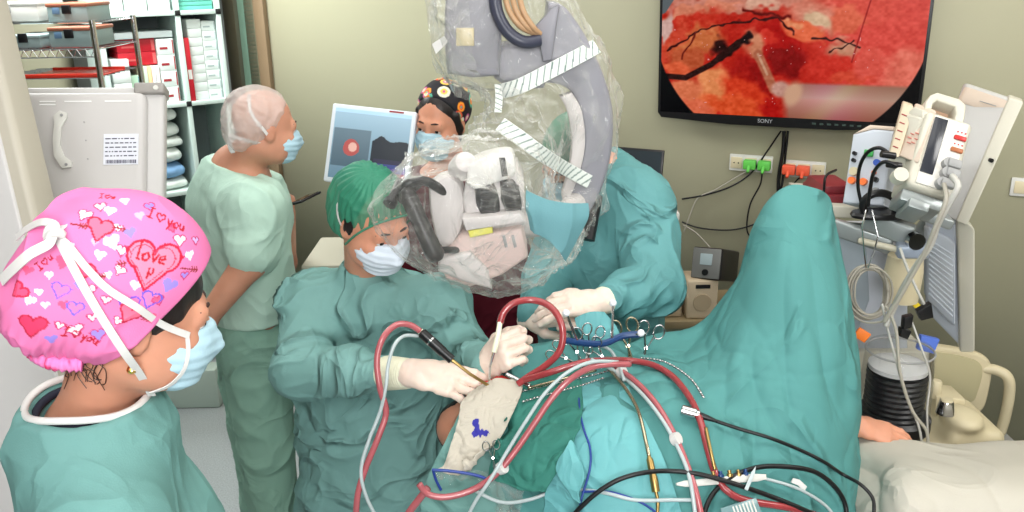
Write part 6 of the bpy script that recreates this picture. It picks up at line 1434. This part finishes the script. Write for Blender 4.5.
# big drape, raised like a tent on the right
sec = [
 [(496, 352, 2.16), (512, 378, 2.02), (505, 410, 1.92), (498, 450, 1.84), (494, 530, 1.78)],
 [(560, 346, 2.2), (568, 366, 2.06), (572, 400, 1.92), (576, 440, 1.78), (580, 540, 1.66)],
 [(610, 346, 2.22), (616, 360, 2.1), (620, 392, 1.94), (625, 440, 1.76), (632, 545, 1.62)],
 [(655, 342, 2.28), (652, 352, 2.16), (660, 385, 1.97), (668, 440, 1.78), (676, 545, 1.62)],
 [(700, 330, 2.3), (694, 334, 2.17), (706, 372, 1.98), (716, 440, 1.78), (724, 545, 1.62)],
 [(740, 280, 2.3), (730, 286, 2.17), (750, 350, 1.97), (762, 440, 1.78), (768, 545, 1.63)],
 [(764, 224, 2.28), (754, 234, 2.16), (782, 330, 1.96), (798, 440, 1.80), (802, 545, 1.66)],
 [(790, 200, 2.26), (780, 203, 2.16), (808, 310, 1.97), (826, 430, 1.83), (826, 545, 1.7)],
 [(812, 203, 2.26), (812, 202, 2.18), (834, 310, 2.0), (848, 430, 1.87), (844, 545, 1.74)],
 [(824, 210, 2.3), (830, 213, 2.24), (849, 315, 2.07), (859, 430, 1.95), (853, 545, 1.8)],
 [(830, 230, 2.36), (834, 232, 2.34), (850, 330, 2.25), (858, 440, 2.15), (851, 545, 1.95)]]
R = [[P(*p) for p in s] for s in sec]
R = [[Vector((s[0].x, s[0].y+.16, max(s[0].z-.35, .7)))]+s for s in R]
cre = lambda A: 0
def ddisp(A):
    pk_ = np.array(P(795, 180, 2.2)); q = A-pk_; r = np.linalg.norm(q, axis=-1); an = np.arctan2(q[..., 0], -q[..., 2]+.05)
    rad_ = folds(np.stack([an*.55, r*.12, r*0], -1), .13, 75); rad2 = folds(np.stack([an*.5, r*.2, r*0+2], -1), .06, 76)
    f = (folds(A, .24, 71, (1, 1, .8))-.3)*.016+(folds(A, .09, 72, (1, 1, .9))-.3)*.007+(folds(A, .045, 73)-.3)*.002+(rad_*.009+rad2*.003-.003)*np.clip(r*3, .15, 1)
    for u_, ax_ in ((A[..., 0]*.97+A[..., 1]*.25, 0), (A[..., 2], 1)):
        ph = (u_/.27) % 1; d_ = np.minimum(ph, 1-ph)*.27; f = f+.0018*np.exp(-(d_/.007)**2)
    for pl, am, wd in (([(798, 206), (765, 235), (728, 278), (692, 338)], .028, .055), ([(694, 336), (740, 400), (770, 500)], .014, .05), ([(784, 262), (752, 320), (735, 380)], -.024, .055), ([(650, 380), (700, 440), (705, 520)], -.012, .05), ([(836, 250), (846, 400)], .012, .035)):
        w3 = [np.array(bigY(a, b)) for a, b in pl]
        d = np.full(A.shape[:2], 9.)
        for p0, p1 in zip(w3, w3[1:]):
            e = p1-p0; tt = np.clip(((A-p0) @ e)/(e@e), 0, 1); d = np.minimum(d, np.linalg.norm(A-p0-tt[..., None]*e, axis=-1))
        f = f+am*np.exp(-(d/wd)**2)
    f = f*np.clip(r*2.4-.1, .08, 1)
    return f
_g = crgrid([list(r) for r in zip(*R)], 60, 60).reshape(-1, 3)[60*10:]; _px, _py = proj(_g)
def bigY(a, b): return _g[np.argmin((_px-a)**2+(_py-b)**2)]
o = sheet('surgical_drape', [list(r) for r in zip(*R)], m_dr, 240, 240, .003, ddisp); tag(o, 'large teal surgical drape raised to a tall peak beside the anaesthesia machine', 'drape')
big = o; bh_ = hitter([big])
# brighter turquoise drape lying over it in the middle
def over(pl, off=.012):
    out = []
    for x, y in pl:
        a, n = bh_(x, y, 0.0)
        if a is None: out.append(P(x, y, 1.8)); continue
        d = (Vector((0, 0, CAM_H))-Vector(a)).normalized(); out.append(Vector(a)+d*off)
    return out
def osheet(name, rows, m, lab, off=.018, amp=.012, sc=.09, seed=0, edge=0, nn=90, sub=5, cat='drape', grp=None):
    G_ = crgrid([[(x, y, 0) for x, y in r] for r in rows], sub*3, sub*3)
    W = [[None]*G_.shape[1] for _ in range(G_.shape[0])]
    for i in range(G_.shape[0]):
        pts = over([(G_[i, j, 0], G_[i, j, 1]) for j in range(G_.shape[1])], off)
        for j, p in enumerate(pts): W[i][j] = p
    A = np.array([[list(p) for p in r] for r in W])
    for _ in range(3):  # taut cloth: smooth the depth
        B = A.copy(); B[1:-1, 1:-1] = (A[:-2, 1:-1]+A[2:, 1:-1]+A[1:-1, :-2]+A[1:-1, 2:]+A[1:-1, 1:-1]*2)/6; A = B
    o = sheet(name, [[Vector(p) for p in r] for r in A.tolist()], m, nn, nn, .002, lambda X: np.abs(folds(X, sc, 80+seed)-.1)*amp+folds(X, sc*.4, 85+seed)*amp*.3); tag(o, lab, cat, grp); return o
osheet('surgical_drape', [[(566, 392), (600, 380), (628, 386)], [(556, 430), (606, 430), (650, 430)], [(548, 470), (612, 470), (668, 470)], [(540, 540), (620, 540), (690, 540)]], m_dr2, 'bright turquoise drape hanging at the centre front, below the bundle of tubes', .016, .012, .12, 1)
osheet('surgical_towel', [[(522, 384), (550, 370), (580, 366)], [(505, 420), (545, 415), (582, 410)], [(492, 455), (530, 462), (570, 446)], [(488, 478), (520, 490), (545, 492)]], m_dr3, 'dark green towel hanging right of the cream gauze', .04, .012, .08, 2)
osheet('drape_flap', [[(566, 448), (571, 440), (576, 448)], [(556, 470), (570, 472), (584, 476)], [(574, 500), (580, 503), (577, 494)]], m_dr2, 'small bright flap of drape with a pointed corner beside the dark green towel', .05, .004, .05, 3, nn=30)
osheet('clear_pouch', [[(436, 470), (480, 472), (524, 474)], [(430, 500), (475, 505), (520, 508)], [(424, 550), (470, 550), (520, 550)]], MATS['clear_plastic'], 'clear plastic fluid pouch below the gauze with a blue edge', .03, .02, .05, 4, cat='pouch')
# left continuation of the drape below the gauze and under the surgeon's hands
rowsL = [[P(466, 404, 1.98), P(480, 395, 2.0), P(505, 385, 2.0), P(535, 378, 2.02)], [P(446, 440, 1.86), P(470, 440, 1.87), P(500, 440, 1.87), P(535, 430, 1.87)], [P(424, 490, 1.8), P(460, 490, 1.8), P(500, 490, 1.8), P(540, 480, 1.8)], [P(415, 560, 1.78), P(460, 560, 1.78), P(505, 560, 1.76), P(545, 560, 1.74)]]
o = sheet('surgical_drape', rowsL, mat('drape_mist', (108, 154, 148), .7, fold=.5, fscale=6, bump=.2, bscale=300, vary=.06, vscale=8), 80, 90, .003, lambda A: (folds(A, .1, 77)-.3)*.014); tag(o, 'greyish teal drape hanging below the cream gauze', 'drape')
drL = o; bh_ = hitter([big, drL])
# gauze cover with blue ink mark
gz = [[(480, 384), (494, 378), (508, 378), (523, 380)], [(462, 400), (482, 398), (505, 398), (521, 392)], [(458, 420), (474, 420), (494, 420), (512, 414)], [(452, 440), (468, 442), (484, 446), (500, 436)], [(444, 462), (456, 466), (470, 464), (478, 452)], [(438, 468), (448, 470), (458, 470), (466, 464)]]
def gdisp(X): return .004+np.abs(folds(X, .05, 55)-.1)*.010+(folds(X, .018, 56))*.003
W = [[P(x, y, Y-.01*math.sin(math.pi*i/(len(r)-1))) for i, (x, y) in enumerate(r)] for r, Y in zip(gz, (1.955, 1.90, 1.855, 1.82, 1.785, 1.77))]
def ink(A):
    px, py = proj(A.reshape(-1, 3)); c = np.tile(A_([190, 183, 170]), (len(px), 1)); n = vnoise(np.stack([px*.5, py*.5, px*0], -1), 3)*1.5
    def seg(x0, y0, x1, y1, w_):
        t_ = np.clip(((px-x0)*(x1-x0)+(py-y0)*(y1-y0))/((x1-x0)**2+(y1-y0)**2), 0, 1); return np.hypot(px-x0-t_*(x1-x0), py-y0-t_*(y1-y0))+n < w_
    c[seg(476, 423, 478, 432, 3.2) | seg(478, 432, 486, 433, 2.8) | seg(474, 434, 480, 434, 2.6)] = (58, 56, 150)
    return np.vectorize(lin)(c)
m_gz = mat('gauze_marked', (212, 204, 190), .9, bump=.7, bscale=160, spec=.15, attr='Col')
o = sheet('gauze_cover', W, m_gz, 150, 150, .004, gdisp, attr=ink); tag(o, 'cream gauze cover with a blue ink mark, draped from the wound edge', 'gauze'); gzo = o
# wound: red rim at the top of the gauze
S = SDF(); S.chain([A_(P(470, 396, 1.95)), A_(P(484, 386, 1.97)), A_(P(500, 380, 1.98)), A_(P(512, 378, 1.99))], [.005, .009, .009, .006], .01)
V0 = None
o = S.obj('wound_edge', mat('wound_red', (196, 44, 40), .2, bump=.4, bscale=160, vary=.25, vscale=60), .003, None, lambda V, N: vnoise(V*140, 3)*.002, origin=A_(P(490, 388, 1.97))); tag(o, 'red wound edge at the top of the cream gauze', 'wound')
m_ct = m_chrome
# ================================================================ instruments, tubes and cables over the field
bh2 = hitter([big, drL])
m_tred = mat('tube_dark_red', (156, 58, 62), .22, spec=.6, coat=.4, vary=.12, vscale=30); m_tpink = mat('tube_pink', (176, 92, 98), .22, spec=.6, coat=.4, vary=.1, vscale=30)
m_tclear = mat('tube_clear', (196, 208, 208), .15, trans=.55, spec=.7, ior=1.2); m_tgrey = mat('tube_grey', (178, 190, 192), .3)
m_cblue = mat('cable_blue', (34, 62, 140), .35); m_gold = mat('brass', (176, 146, 92), .38, metal=1); m_nav = mat('navy_plastic', (24, 60, 110), .35)
def on(pl, off):
    """path lying a little in front of the drapes; points with a third value use that distance"""
    out = []
    for q in pl:
        if len(q) == 3: out.append(P(*q)); continue
        a, n = bh2(q[0], q[1], 0)
        if a is None: a = P(q[0], q[1], 1.9)
        a = Vector(a); d = (Vector((0, 0, CAM_H))-a).normalized(); out.append(a+d*off)
    A = np.array([list(v) for v in out])
    return [Vector(v) for v in A.tolist()]
def hose(pl, r, m, lab, off=.02, nm='tube', grp=None, per=8, cat='tube'):
    o = tube(nm, on(pl, off), r, m, n=10, per=per); tag(o, lab, cat, grp); return o
# --- handpiece and hoses at the surgeon's right hand
t = thing('handpiece', 'black powered handpiece held in the right glove of the surgeon', 'instrument', P(440, 350, 1.93))
a, b = P(421, 332, 1.955), P(452, 360, 1.925); ax = b-a; M = Matrix.Translation(a) @ ax.to_track_quat('Z', 'Y').to_matrix().to_4x4(); L_ = ax.length
mb = MB(); mb.lathe([(.008, 0), (.0125, .004), (.0125, L_*.7), (.011, L_*.75), (.011, L_)], M, 18); mb.obj('grip', m_dark, t)
mb = MB(); mb.lathe([(.0129, L_*.3), (.0129, L_*.34)], M, 18); mb.obj('ring', m_chrome, t)
mb = MB(); mb.tube([b, P(470, 374, 1.92), P(486, 384, 1.93), P(492, 388, 1.94)], .004, 8); mb.obj('shaft', m_gold, t)
mb = MB(); mb.lathe([(.006, -.012), (.008, 0)], M, 14); mb.obj('hose_connector', m_cuff, t)
hose([(420, 331, 1.955), (410, 325, 1.95), (396, 325, 1.93), (383, 338, 1.90), (377, 360, 1.88), (380, 388, 1.86), (386, 412, 1.86), (378, 438, 1.84), (365, 470, 1.82), (357, 500, 1.8), (356, 540, 1.8)], .0075, m_tpink, 'thick pink suction tube looping from the black handpiece down past the surgeon')
hose([(418, 336, 1.955), (404, 336, 1.93), (394, 346, 1.90), (388, 366, 1.88), (386, 386, 1.86), (380, 412, 1.85), (369, 440, 1.83), (361, 470, 1.81), (366, 496, 1.8), (378, 520, 1.8)], .0042, m_tgrey, 'thin pale tube from the black handpiece running beside the thick pink one')
# --- suction tool in the left hand, its hose arches to the right
t = thing('suction_tool', 'slim white suction tool with metal tip in the left glove of the surgeon', 'instrument', P(496, 350, 1.93))
mb = MB(); mb.tube([P(500, 322, 1.96), P(498, 336, 1.93), P(494, 352, 1.92)], .0065, 10); mb.obj('handle', m_cuff, t)
mb = MB(); mb.tube([P(494, 352, 1.92), P(490, 366, 1.925), P(489, 380, 1.94)], .0035, 8); mb.obj('metal_tip', m_chrome, t)
hose([(500, 323, 1.96), (504, 312, 1.97), (514, 303, 1.98), (530, 300, 1.99), (546, 304, 1.98), (558, 316, 1.96), (563, 334, 1.94), (559, 352, 1.93), (545, 366, 1.93), (528, 377, 1.93), (518, 384, 1.93)], .0085, m_tred, 'dark red suction tube arching up from the white suction tool', grp=None)
# --- the bundle fanning out from the middle of the drape
hose([(524, 380, 1.93), (545, 374, 1.9), (570, 366, 1.9), (592, 361, 1.92), (622, 360), (650, 364), (672, 376), (690, 398), (700, 420), (707, 446), (714, 470), (724, 488), (745, 500), (790, 508), (830, 520)], .0082, m_tred, 'thick dark red tube running right from the wound and down over the tall drape', .03)
hose([(588, 362, 1.90), (612, 366), (634, 380), (655, 402), (672, 430), (686, 462), (697, 496), (704, 530)], .0068, m_tpink, 'pink tube running down right from the cable tie, left of the thick dark red one', .035)
hose([(592, 360, 1.89), (616, 372), (640, 392), (661, 418), (678, 448), (690, 480), (697, 530)], .0045, m_tgrey, 'pale tube taped along the left side of the pink tube', .04)
hose([(630, 364, 1.9), (596, 366, 1.86), (572, 378, 1.83), (552, 398, 1.81), (534, 424, 1.79), (516, 450, 1.77), (496, 474, 1.75), (472, 490, 1.74), (446, 497, 1.73), (428, 494, 1.73), (419, 484, 1.73)], .0075, m_tpink, 'pink tube curving down left in a long arc to below the gauze')
hose([(618, 362, 1.89), (592, 362, 1.85), (568, 372, 1.82), (546, 392, 1.8), (528, 418, 1.78), (508, 450, 1.76), (490, 480, 1.73), (474, 504, 1.72), (462, 530, 1.72)], .0042, m_tgrey, 'pale tube running beside the long pink arc')
hose([(428, 488, 1.74), (420, 498, 1.74), (408, 514, 1.74), (396, 534, 1.74)], .0085, m_tpink, 'short piece of pink tube leaving the picture below the gauze')
mb = MB()
for (x, y, Y, lab) in ((622, 372, 0, 'white tie holding the tubes together at the top of the bundle'), (676, 439, 0, 'white tie around the pink tube halfway down'), (502, 468, 1.755, 'white tie around the long pink arc')):
    c_ = on([(x, y) if not Y else (x, y, Y)], .04)[0]; mb = MB(); mb.lathe([(.014, -.008), (.015, 0), (.014, .008)], Matrix.Translation(c_) @ Matrix.Rotation(math.radians(50), 4, 'Y') @ Matrix.Rotation(math.radians(25), 4, 'X'), 14); o = mb.obj('cable_tie', m_strap, None, c_); tag(o, lab, 'tie')
# steel cannula with brass connector
t = thing('cannula', 'steel instrument shaft with brass connector hanging down the middle of the drape', 'instrument', on([(640, 420)], .03)[0])
tube('shaft', on([(606, 366), (622, 384), (634, 402), (641, 420), (646, 442), (649, 456)], .032), .0045, mat('steel_tan', (190, 176, 150), .22, metal=1), t)
c_ = on([(649, 456), (651, 466), (654, 480), (656, 492)], .032); mb = MB(); mb.tube(catmull(c_, 6), .006, 12, rad=list(np.interp(np.linspace(0, 1, 19), [0, .1, .12, .6, .62, 1], [.004, .004, .0078, .0078, .009, .009]))); mb.obj('connector', m_gold, t)
tube('tail', on([(656, 492), (658, 504), (656, 524)], .032), .004, m_gold, t)
t = thing('cannula', 'thin brass rod lying on the lower end of the thick dark red tube', 'instrument', on([(710, 450)], .05)[0]); tube('rod', on([(706, 428), (710, 448), (715, 470)], .05), .004, m_gold, t)
# silver camera plug with its black cable
t = thing('camera_plug', 'silver cylindrical plug with a black boot lying on the tall drape', 'plug', on([(690, 412)], .03)[0])
c_ = on([(681, 410), (699, 415)], .03); mb = MB(); ax = c_[1]-c_[0]; M = Matrix.Translation(c_[0]) @ ax.to_track_quat('Z', 'Y').to_matrix().to_4x4(); mb.lathe([(.010, 0), (.0125, .002), (.0125, ax.length*.8), (.010, ax.length*.85), (.010, ax.length)], M, 20); mb.obj('barrel', m_chrome, t)
c2 = on([(699, 415), (708, 418), (716, 421)], .03); mb = MB(); mb.tube(c2, .006, 10, rad=[.008, .0065, .004]); mb.obj('boot', m_dark, t)
hose([(716, 421), (740, 429), (770, 438), (800, 450), (824, 462), (842, 474, 1.80), (860, 484, 1.76), (872, 497, 1.74), (874, 510, 1.72), (872, 530, 1.70)], .0042, m_cb, 'black cable running down right from the silver plug', .018, 'cable', cat='cable')
hose([(566, 524), (580, 508), (598, 492), (618, 480), (642, 473), (668, 471), (698, 474), (735, 484), (770, 496), (800, 508), (830, 522)], .0052, m_cb, 'black cable arching across the bottom of the drape', .04, 'cable', cat='cable')
hose([(702, 530), (706, 508), (716, 490), (734, 476), (760, 467), (790, 467), (815, 472), (834, 486), (845, 504), (848, 530)], .0055, m_cb, 'black cable looping over the lower right of the drape', .032, 'cable', cat='cable')
hose([(575, 366), (578, 390), (580, 412), (584, 430), (590, 448), (590, 468), (584, 490), (580, 505), (576, 530)], .0026, m_cblue, 'thin blue cable hanging down over the bright turquoise drape', .03, 'cable', cat='cable')
hose([(582, 492), (610, 492), (640, 502), (660, 516), (672, 530)], .0026, m_cblue, 'thin dark blue cable lying along the bottom of the turquoise drape', .03, 'cable', cat='cable')
hose([(470, 488, 1.76), (500, 502, 1.74), (528, 500, 1.73), (560, 490, 1.73), (600, 492), (635, 500), (672, 500), (700, 500)], .0042, m_tgrey, 'pale grey tube sweeping along the bottom of the drapes', .03)
hose([(762, 478), (785, 484), (805, 492), (826, 506), (840, 524)], .0035, m_tgrey, 'pale thin tube on the lower right drape below the white strip', .02)
hose([(432, 470, 1.75), (450, 471, 1.75), (475, 475, 1.75), (492, 481, 1.75)], .0036, m_cblue, 'bright blue cord along the top edge of the clear pouch', .0, 'cord', cat='cord')
hose([(433, 470, 1.75), (436, 480, 1.75), (441, 490, 1.75)], .0032, m_cblue, 'short blue cord hanging at the left corner of the clear pouch', .0, 'cord', cat='cord')
hose([(596, 345), (610, 350), (618, 364), (624, 380)], .0042, m_tgrey, 'short clear tube bending over the clamps', .05)
# white strip with connectors
def onM(x0, y0, x1, y1, off, up=(0, 0, 1)):
    a, b = on([(x0, y0), (x1, y1)], off); X = (b-a); l_ = X.length; X.normalize(); n = (Vector((0, 0, CAM_H))-a).normalized(); n = (n-X*n.dot(X)).normalized(); Yv = -n; Z = X.cross(Yv)
    return Matrix(((X.x, Yv.x, Z.x, a.x), (X.y, Yv.y, Z.y, a.y), (X.z, Yv.z, Z.z, a.z), (0, 0, 0, 1))), l_
M, l_ = onM(676, 484, 766, 477, .045)
t = thing('connector_strip', 'long white plastic strip carrying brass and blue connectors at the bottom of the tall drape', 'device', M.translation)
mb = MB(); mb.prism([(0, -.003), (l_*.1, -.008), (l_*.9, -.008), (l_, -.005), (l_, .006), (l_*.85, .009), (l_*.1, .006), (0, .002)], -.004, .004, .002, M); mb.obj('strip', m_white, t)
for k, (u, m_, r) in enumerate(((.42, m_gold, .006), (.5, m_nav, .007), (.6, m_gold, .007), (.7, m_gold, .006), (.78, m_nav, .006))):
    mb = MB(); mb.lathe([(r, 0), (r, .006), (r*.6, .008), (r*.6, .014)], M @ Matrix.Translation((l_*u, 0, .006)), 12); mb.obj('connector', m_, t)
M, l_ = onM(722, 514, 758, 503, .05); t = thing('packet', 'clear printed packet under the white strip at the bottom edge', 'packet', M.translation); mb = MB(); mb.box((0, -.002, -.025), (l_, .002, .012), .002, M); mb.obj('wrapper', mat('packet_clear', (150, 186, 190), .2, trans=.5), t)
mb = MB()
for k in range(7): mb.box((l_*(.3+k*.09), -.003, -.02), (l_*(.34+k*.09), -.0021, .008), 0, M)
mb.obj('print', m_white, t)
M, l_ = onM(746, 490, 756, 466, .055); mb = MB(); mb.prism([(0, -.004), (l_*.7, -.004), (l_, .0), (l_*.7, .004), (0, .004)], -.002, .002, .001, M); o = mb.obj('nozzle', m_tgrey, None, M.translation); tag(o, 'small pointed grey nozzle standing across the white strip', 'nozzle')
M, l_ = onM(792, 480, 806, 488, .02); mb = MB(); mb.prism([(0, -.006), (l_*.5, -.004), (l_, -.009), (l_, .004), (l_*.4, .009), (0, .005)], -.002, .002, .001, M); o = mb.obj('paper_tab', m_strap, None, M.translation); tag(o, 'small crumpled white tab on the lower right drape', 'tab')
# --- ring-handled clamps
def clamp(x, y, ang, sc, off, lab, m=None, ref=None):
    m = m or m_chrome; c = on([(x, y)], off)[0] if ref is None else P(x, y, ref); t = thing('clamp', lab, 'clamp', c, None)
    n = (Vector((0, 0, CAM_H))-c).normalized(); X = Vector((1, 0, 0)); X = (X-n*X.dot(n)).normalized(); Z = X.cross(-n)
    ca, sa = math.cos(math.radians(ang)), math.sin(math.radians(ang)); X2 = X*ca+Z*sa; Z2 = -X*sa+Z*ca; Yv = -n
    M = Matrix(((X2.x, Yv.x, Z2.x, c.x), (X2.y, Yv.y, Z2.y, c.y), (X2.z, Yv.z, Z2.z, c.z), (0, 0, 0, 1)))
    for s_ in (-1, 1):
        mb = MB(); cx, cz = s_*.019*sc, .045*sc
        mb.tube([(cx+math.cos(a)*.013*sc, s_*.002, cz+math.sin(a)*.017*sc) for a in np.linspace(0, 2*math.pi, 21)[:-1]], .0022*sc, 8, M, True)
        mb.tube([(s_*.012*sc, s_*.002, .032*sc), (s_*.006*sc, s_*.002, .012*sc), (0, s_*.002, -.004*sc), (-s_*.003*sc, s_*.002, -.03*sc), (-s_*.0008*sc, s_*.002, -.06*sc)], .0026*sc, 8, M)
        mb.obj('handle_half', m, t)
    mb = MB(); mb.lathe([(.0045*sc, -.004), (.0045*sc, .004)], M @ Matrix.Rotation(math.pi/2, 4, 'X') @ Matrix.Translation((0, 0, 0)), 10); mb.obj('pivot', m, t)
    return t
clamp(577, 352, 20, .95, .05, 'steel ring clamp leaning left among the tubes, leftmost of the upper clamps'); clamp(590, 346, -15, .9, .06, 'steel ring clamp standing upright next to the leftmost one')
clamp(566, 358, 55, .8, .04, 'small steel clamp lying flat at the left end of the clamps'); clamp(628, 346, 10, 1.15, .05, 'large tan steel forceps lying right of the blue bar', mat('steel_tan', (190, 176, 150), .22, metal=1))
clamp(646, 348, -18, 1.1, .05, 'large steel forceps at the right end of the clamps'); clamp(493, 458, 8, .62, .05, 'small steel clamp gripping the lower right edge of the gauze', None, 1.76); clamp(602, 356, 40, .8, .07, 'small dark steel clamp beside the cable tie')
# --- serrated retractor chains
def chain(pl, off, lab, r=.0034):
    c = catmull(on(pl, off), 14); mb = MB(); L0 = np.concatenate([[0], np.cumsum(np.linalg.norm(np.diff(c, axis=0), axis=1))]); n_ = int(L0[-1]/.0085)
    for k in range(n_):
        s_ = (k+.5)/n_*L0[-1]; p = np.array([np.interp(s_, L0, c[:, i]) for i in range(3)]); mb.lathe([(r*.4, -.003), (r, -.0015), (r, .0015), (r*.4, .003)], Matrix.Translation(Vector(p)) @ Matrix.Rotation(k*1.57, 4, 'X'), 8)
    mb.tube(c[::3], r*.4, 6); o = mb.obj('retractor_chain', m_chrome, None, Vector(c[0])); tag(o, lab, 'retractor')
chain([(520, 392), (545, 386), (572, 380), (598, 374), (612, 370)], .045, 'beaded steel chain lying across the dark green towel, upper one'); chain([(522, 402), (550, 394), (580, 386), (604, 378)], .045, 'beaded steel chain lying across the dark green towel, lower one')
chain([(640, 358), (665, 362), (690, 378), (704, 398)], .025, 'beaded steel chain lying behind the thick dark red tube')
t = thing('retractor', 'steel retractor rod running from the wound to the cable tie', 'retractor', on([(560, 384)], .05)[0]); tube('rod', on([(528, 388), (560, 380), (596, 370)], .055), .004, mat('steel_tan', (190, 176, 150), .22, metal=1), t); tube('blade', on([(506, 374, 1.96), (518, 380, 1.95), (530, 386)], .055), .006, m_chrome, t)
# --- navigation star: blue frame with three white balls
t = thing('tracking_frame', 'dark blue tracking frame with three white reflective balls above the clamps', 'tracker', P(600, 344, 2.06))
c_ = [P(562, 340, 2.04), P(600, 344, 2.06), P(622, 336, 2.08), P(640, 334, 2.08)]
mb = MB(); mb.tube(catmull(c_, 6), .009, 8); mb.obj('frame_bar', m_nav, t)
for (x, y, Y) in ((566, 313, 2.05), (613, 303, 2.12), (641, 333, 2.07)):
    base = P(578, 342, 2.045) if x < 600 else (P(612, 338, 2.07) if x < 630 else P(632, 336, 2.08)); tp = P(x, y, Y)
    mb = MB(); mb.tube([base, tp], .0035, 8); arm = mb.obj('ball_post', m_chrome, t)
    mb = MB(); r = .0095; mb.lathe([(r*math.sin(a), r*math.cos(a)) for a in np.linspace(math.pi*.99, .03, 10)], Matrix.Translation(tp), 16); mb.obj('reflective_ball', mat('ball_white', (240, 240, 245), .3), arm)
o = sheet('surgical_towel', [[P(574, 318, 2.14), P(590, 312, 2.13), P(604, 312, 2.13)], [P(578, 330, 2.12), P(596, 328, 2.11), P(616, 326, 2.11)], [P(586, 342, 2.10), P(604, 342, 2.09), P(622, 340, 2.09)]], m_dr2, 40, 40, .002, lambda A: folds(A, .05, 40)*.006); tag(o, 'small pale blue towel hanging below the cuff of the gowned assistant', 'towel')
o = sheet('drape_edge', [[P(440, 380, 2.1), P(452, 392, 2.05), P(462, 404, 2.0)], [P(430, 410, 2.05), P(444, 416, 1.98), P(452, 424, 1.93)], [P(428, 440, 2.0), P(438, 446, 1.92), P(446, 452, 1.88)]], m_gown, 30, 30, .002, lambda A: folds(A, .04, 44)*.008) if False else None
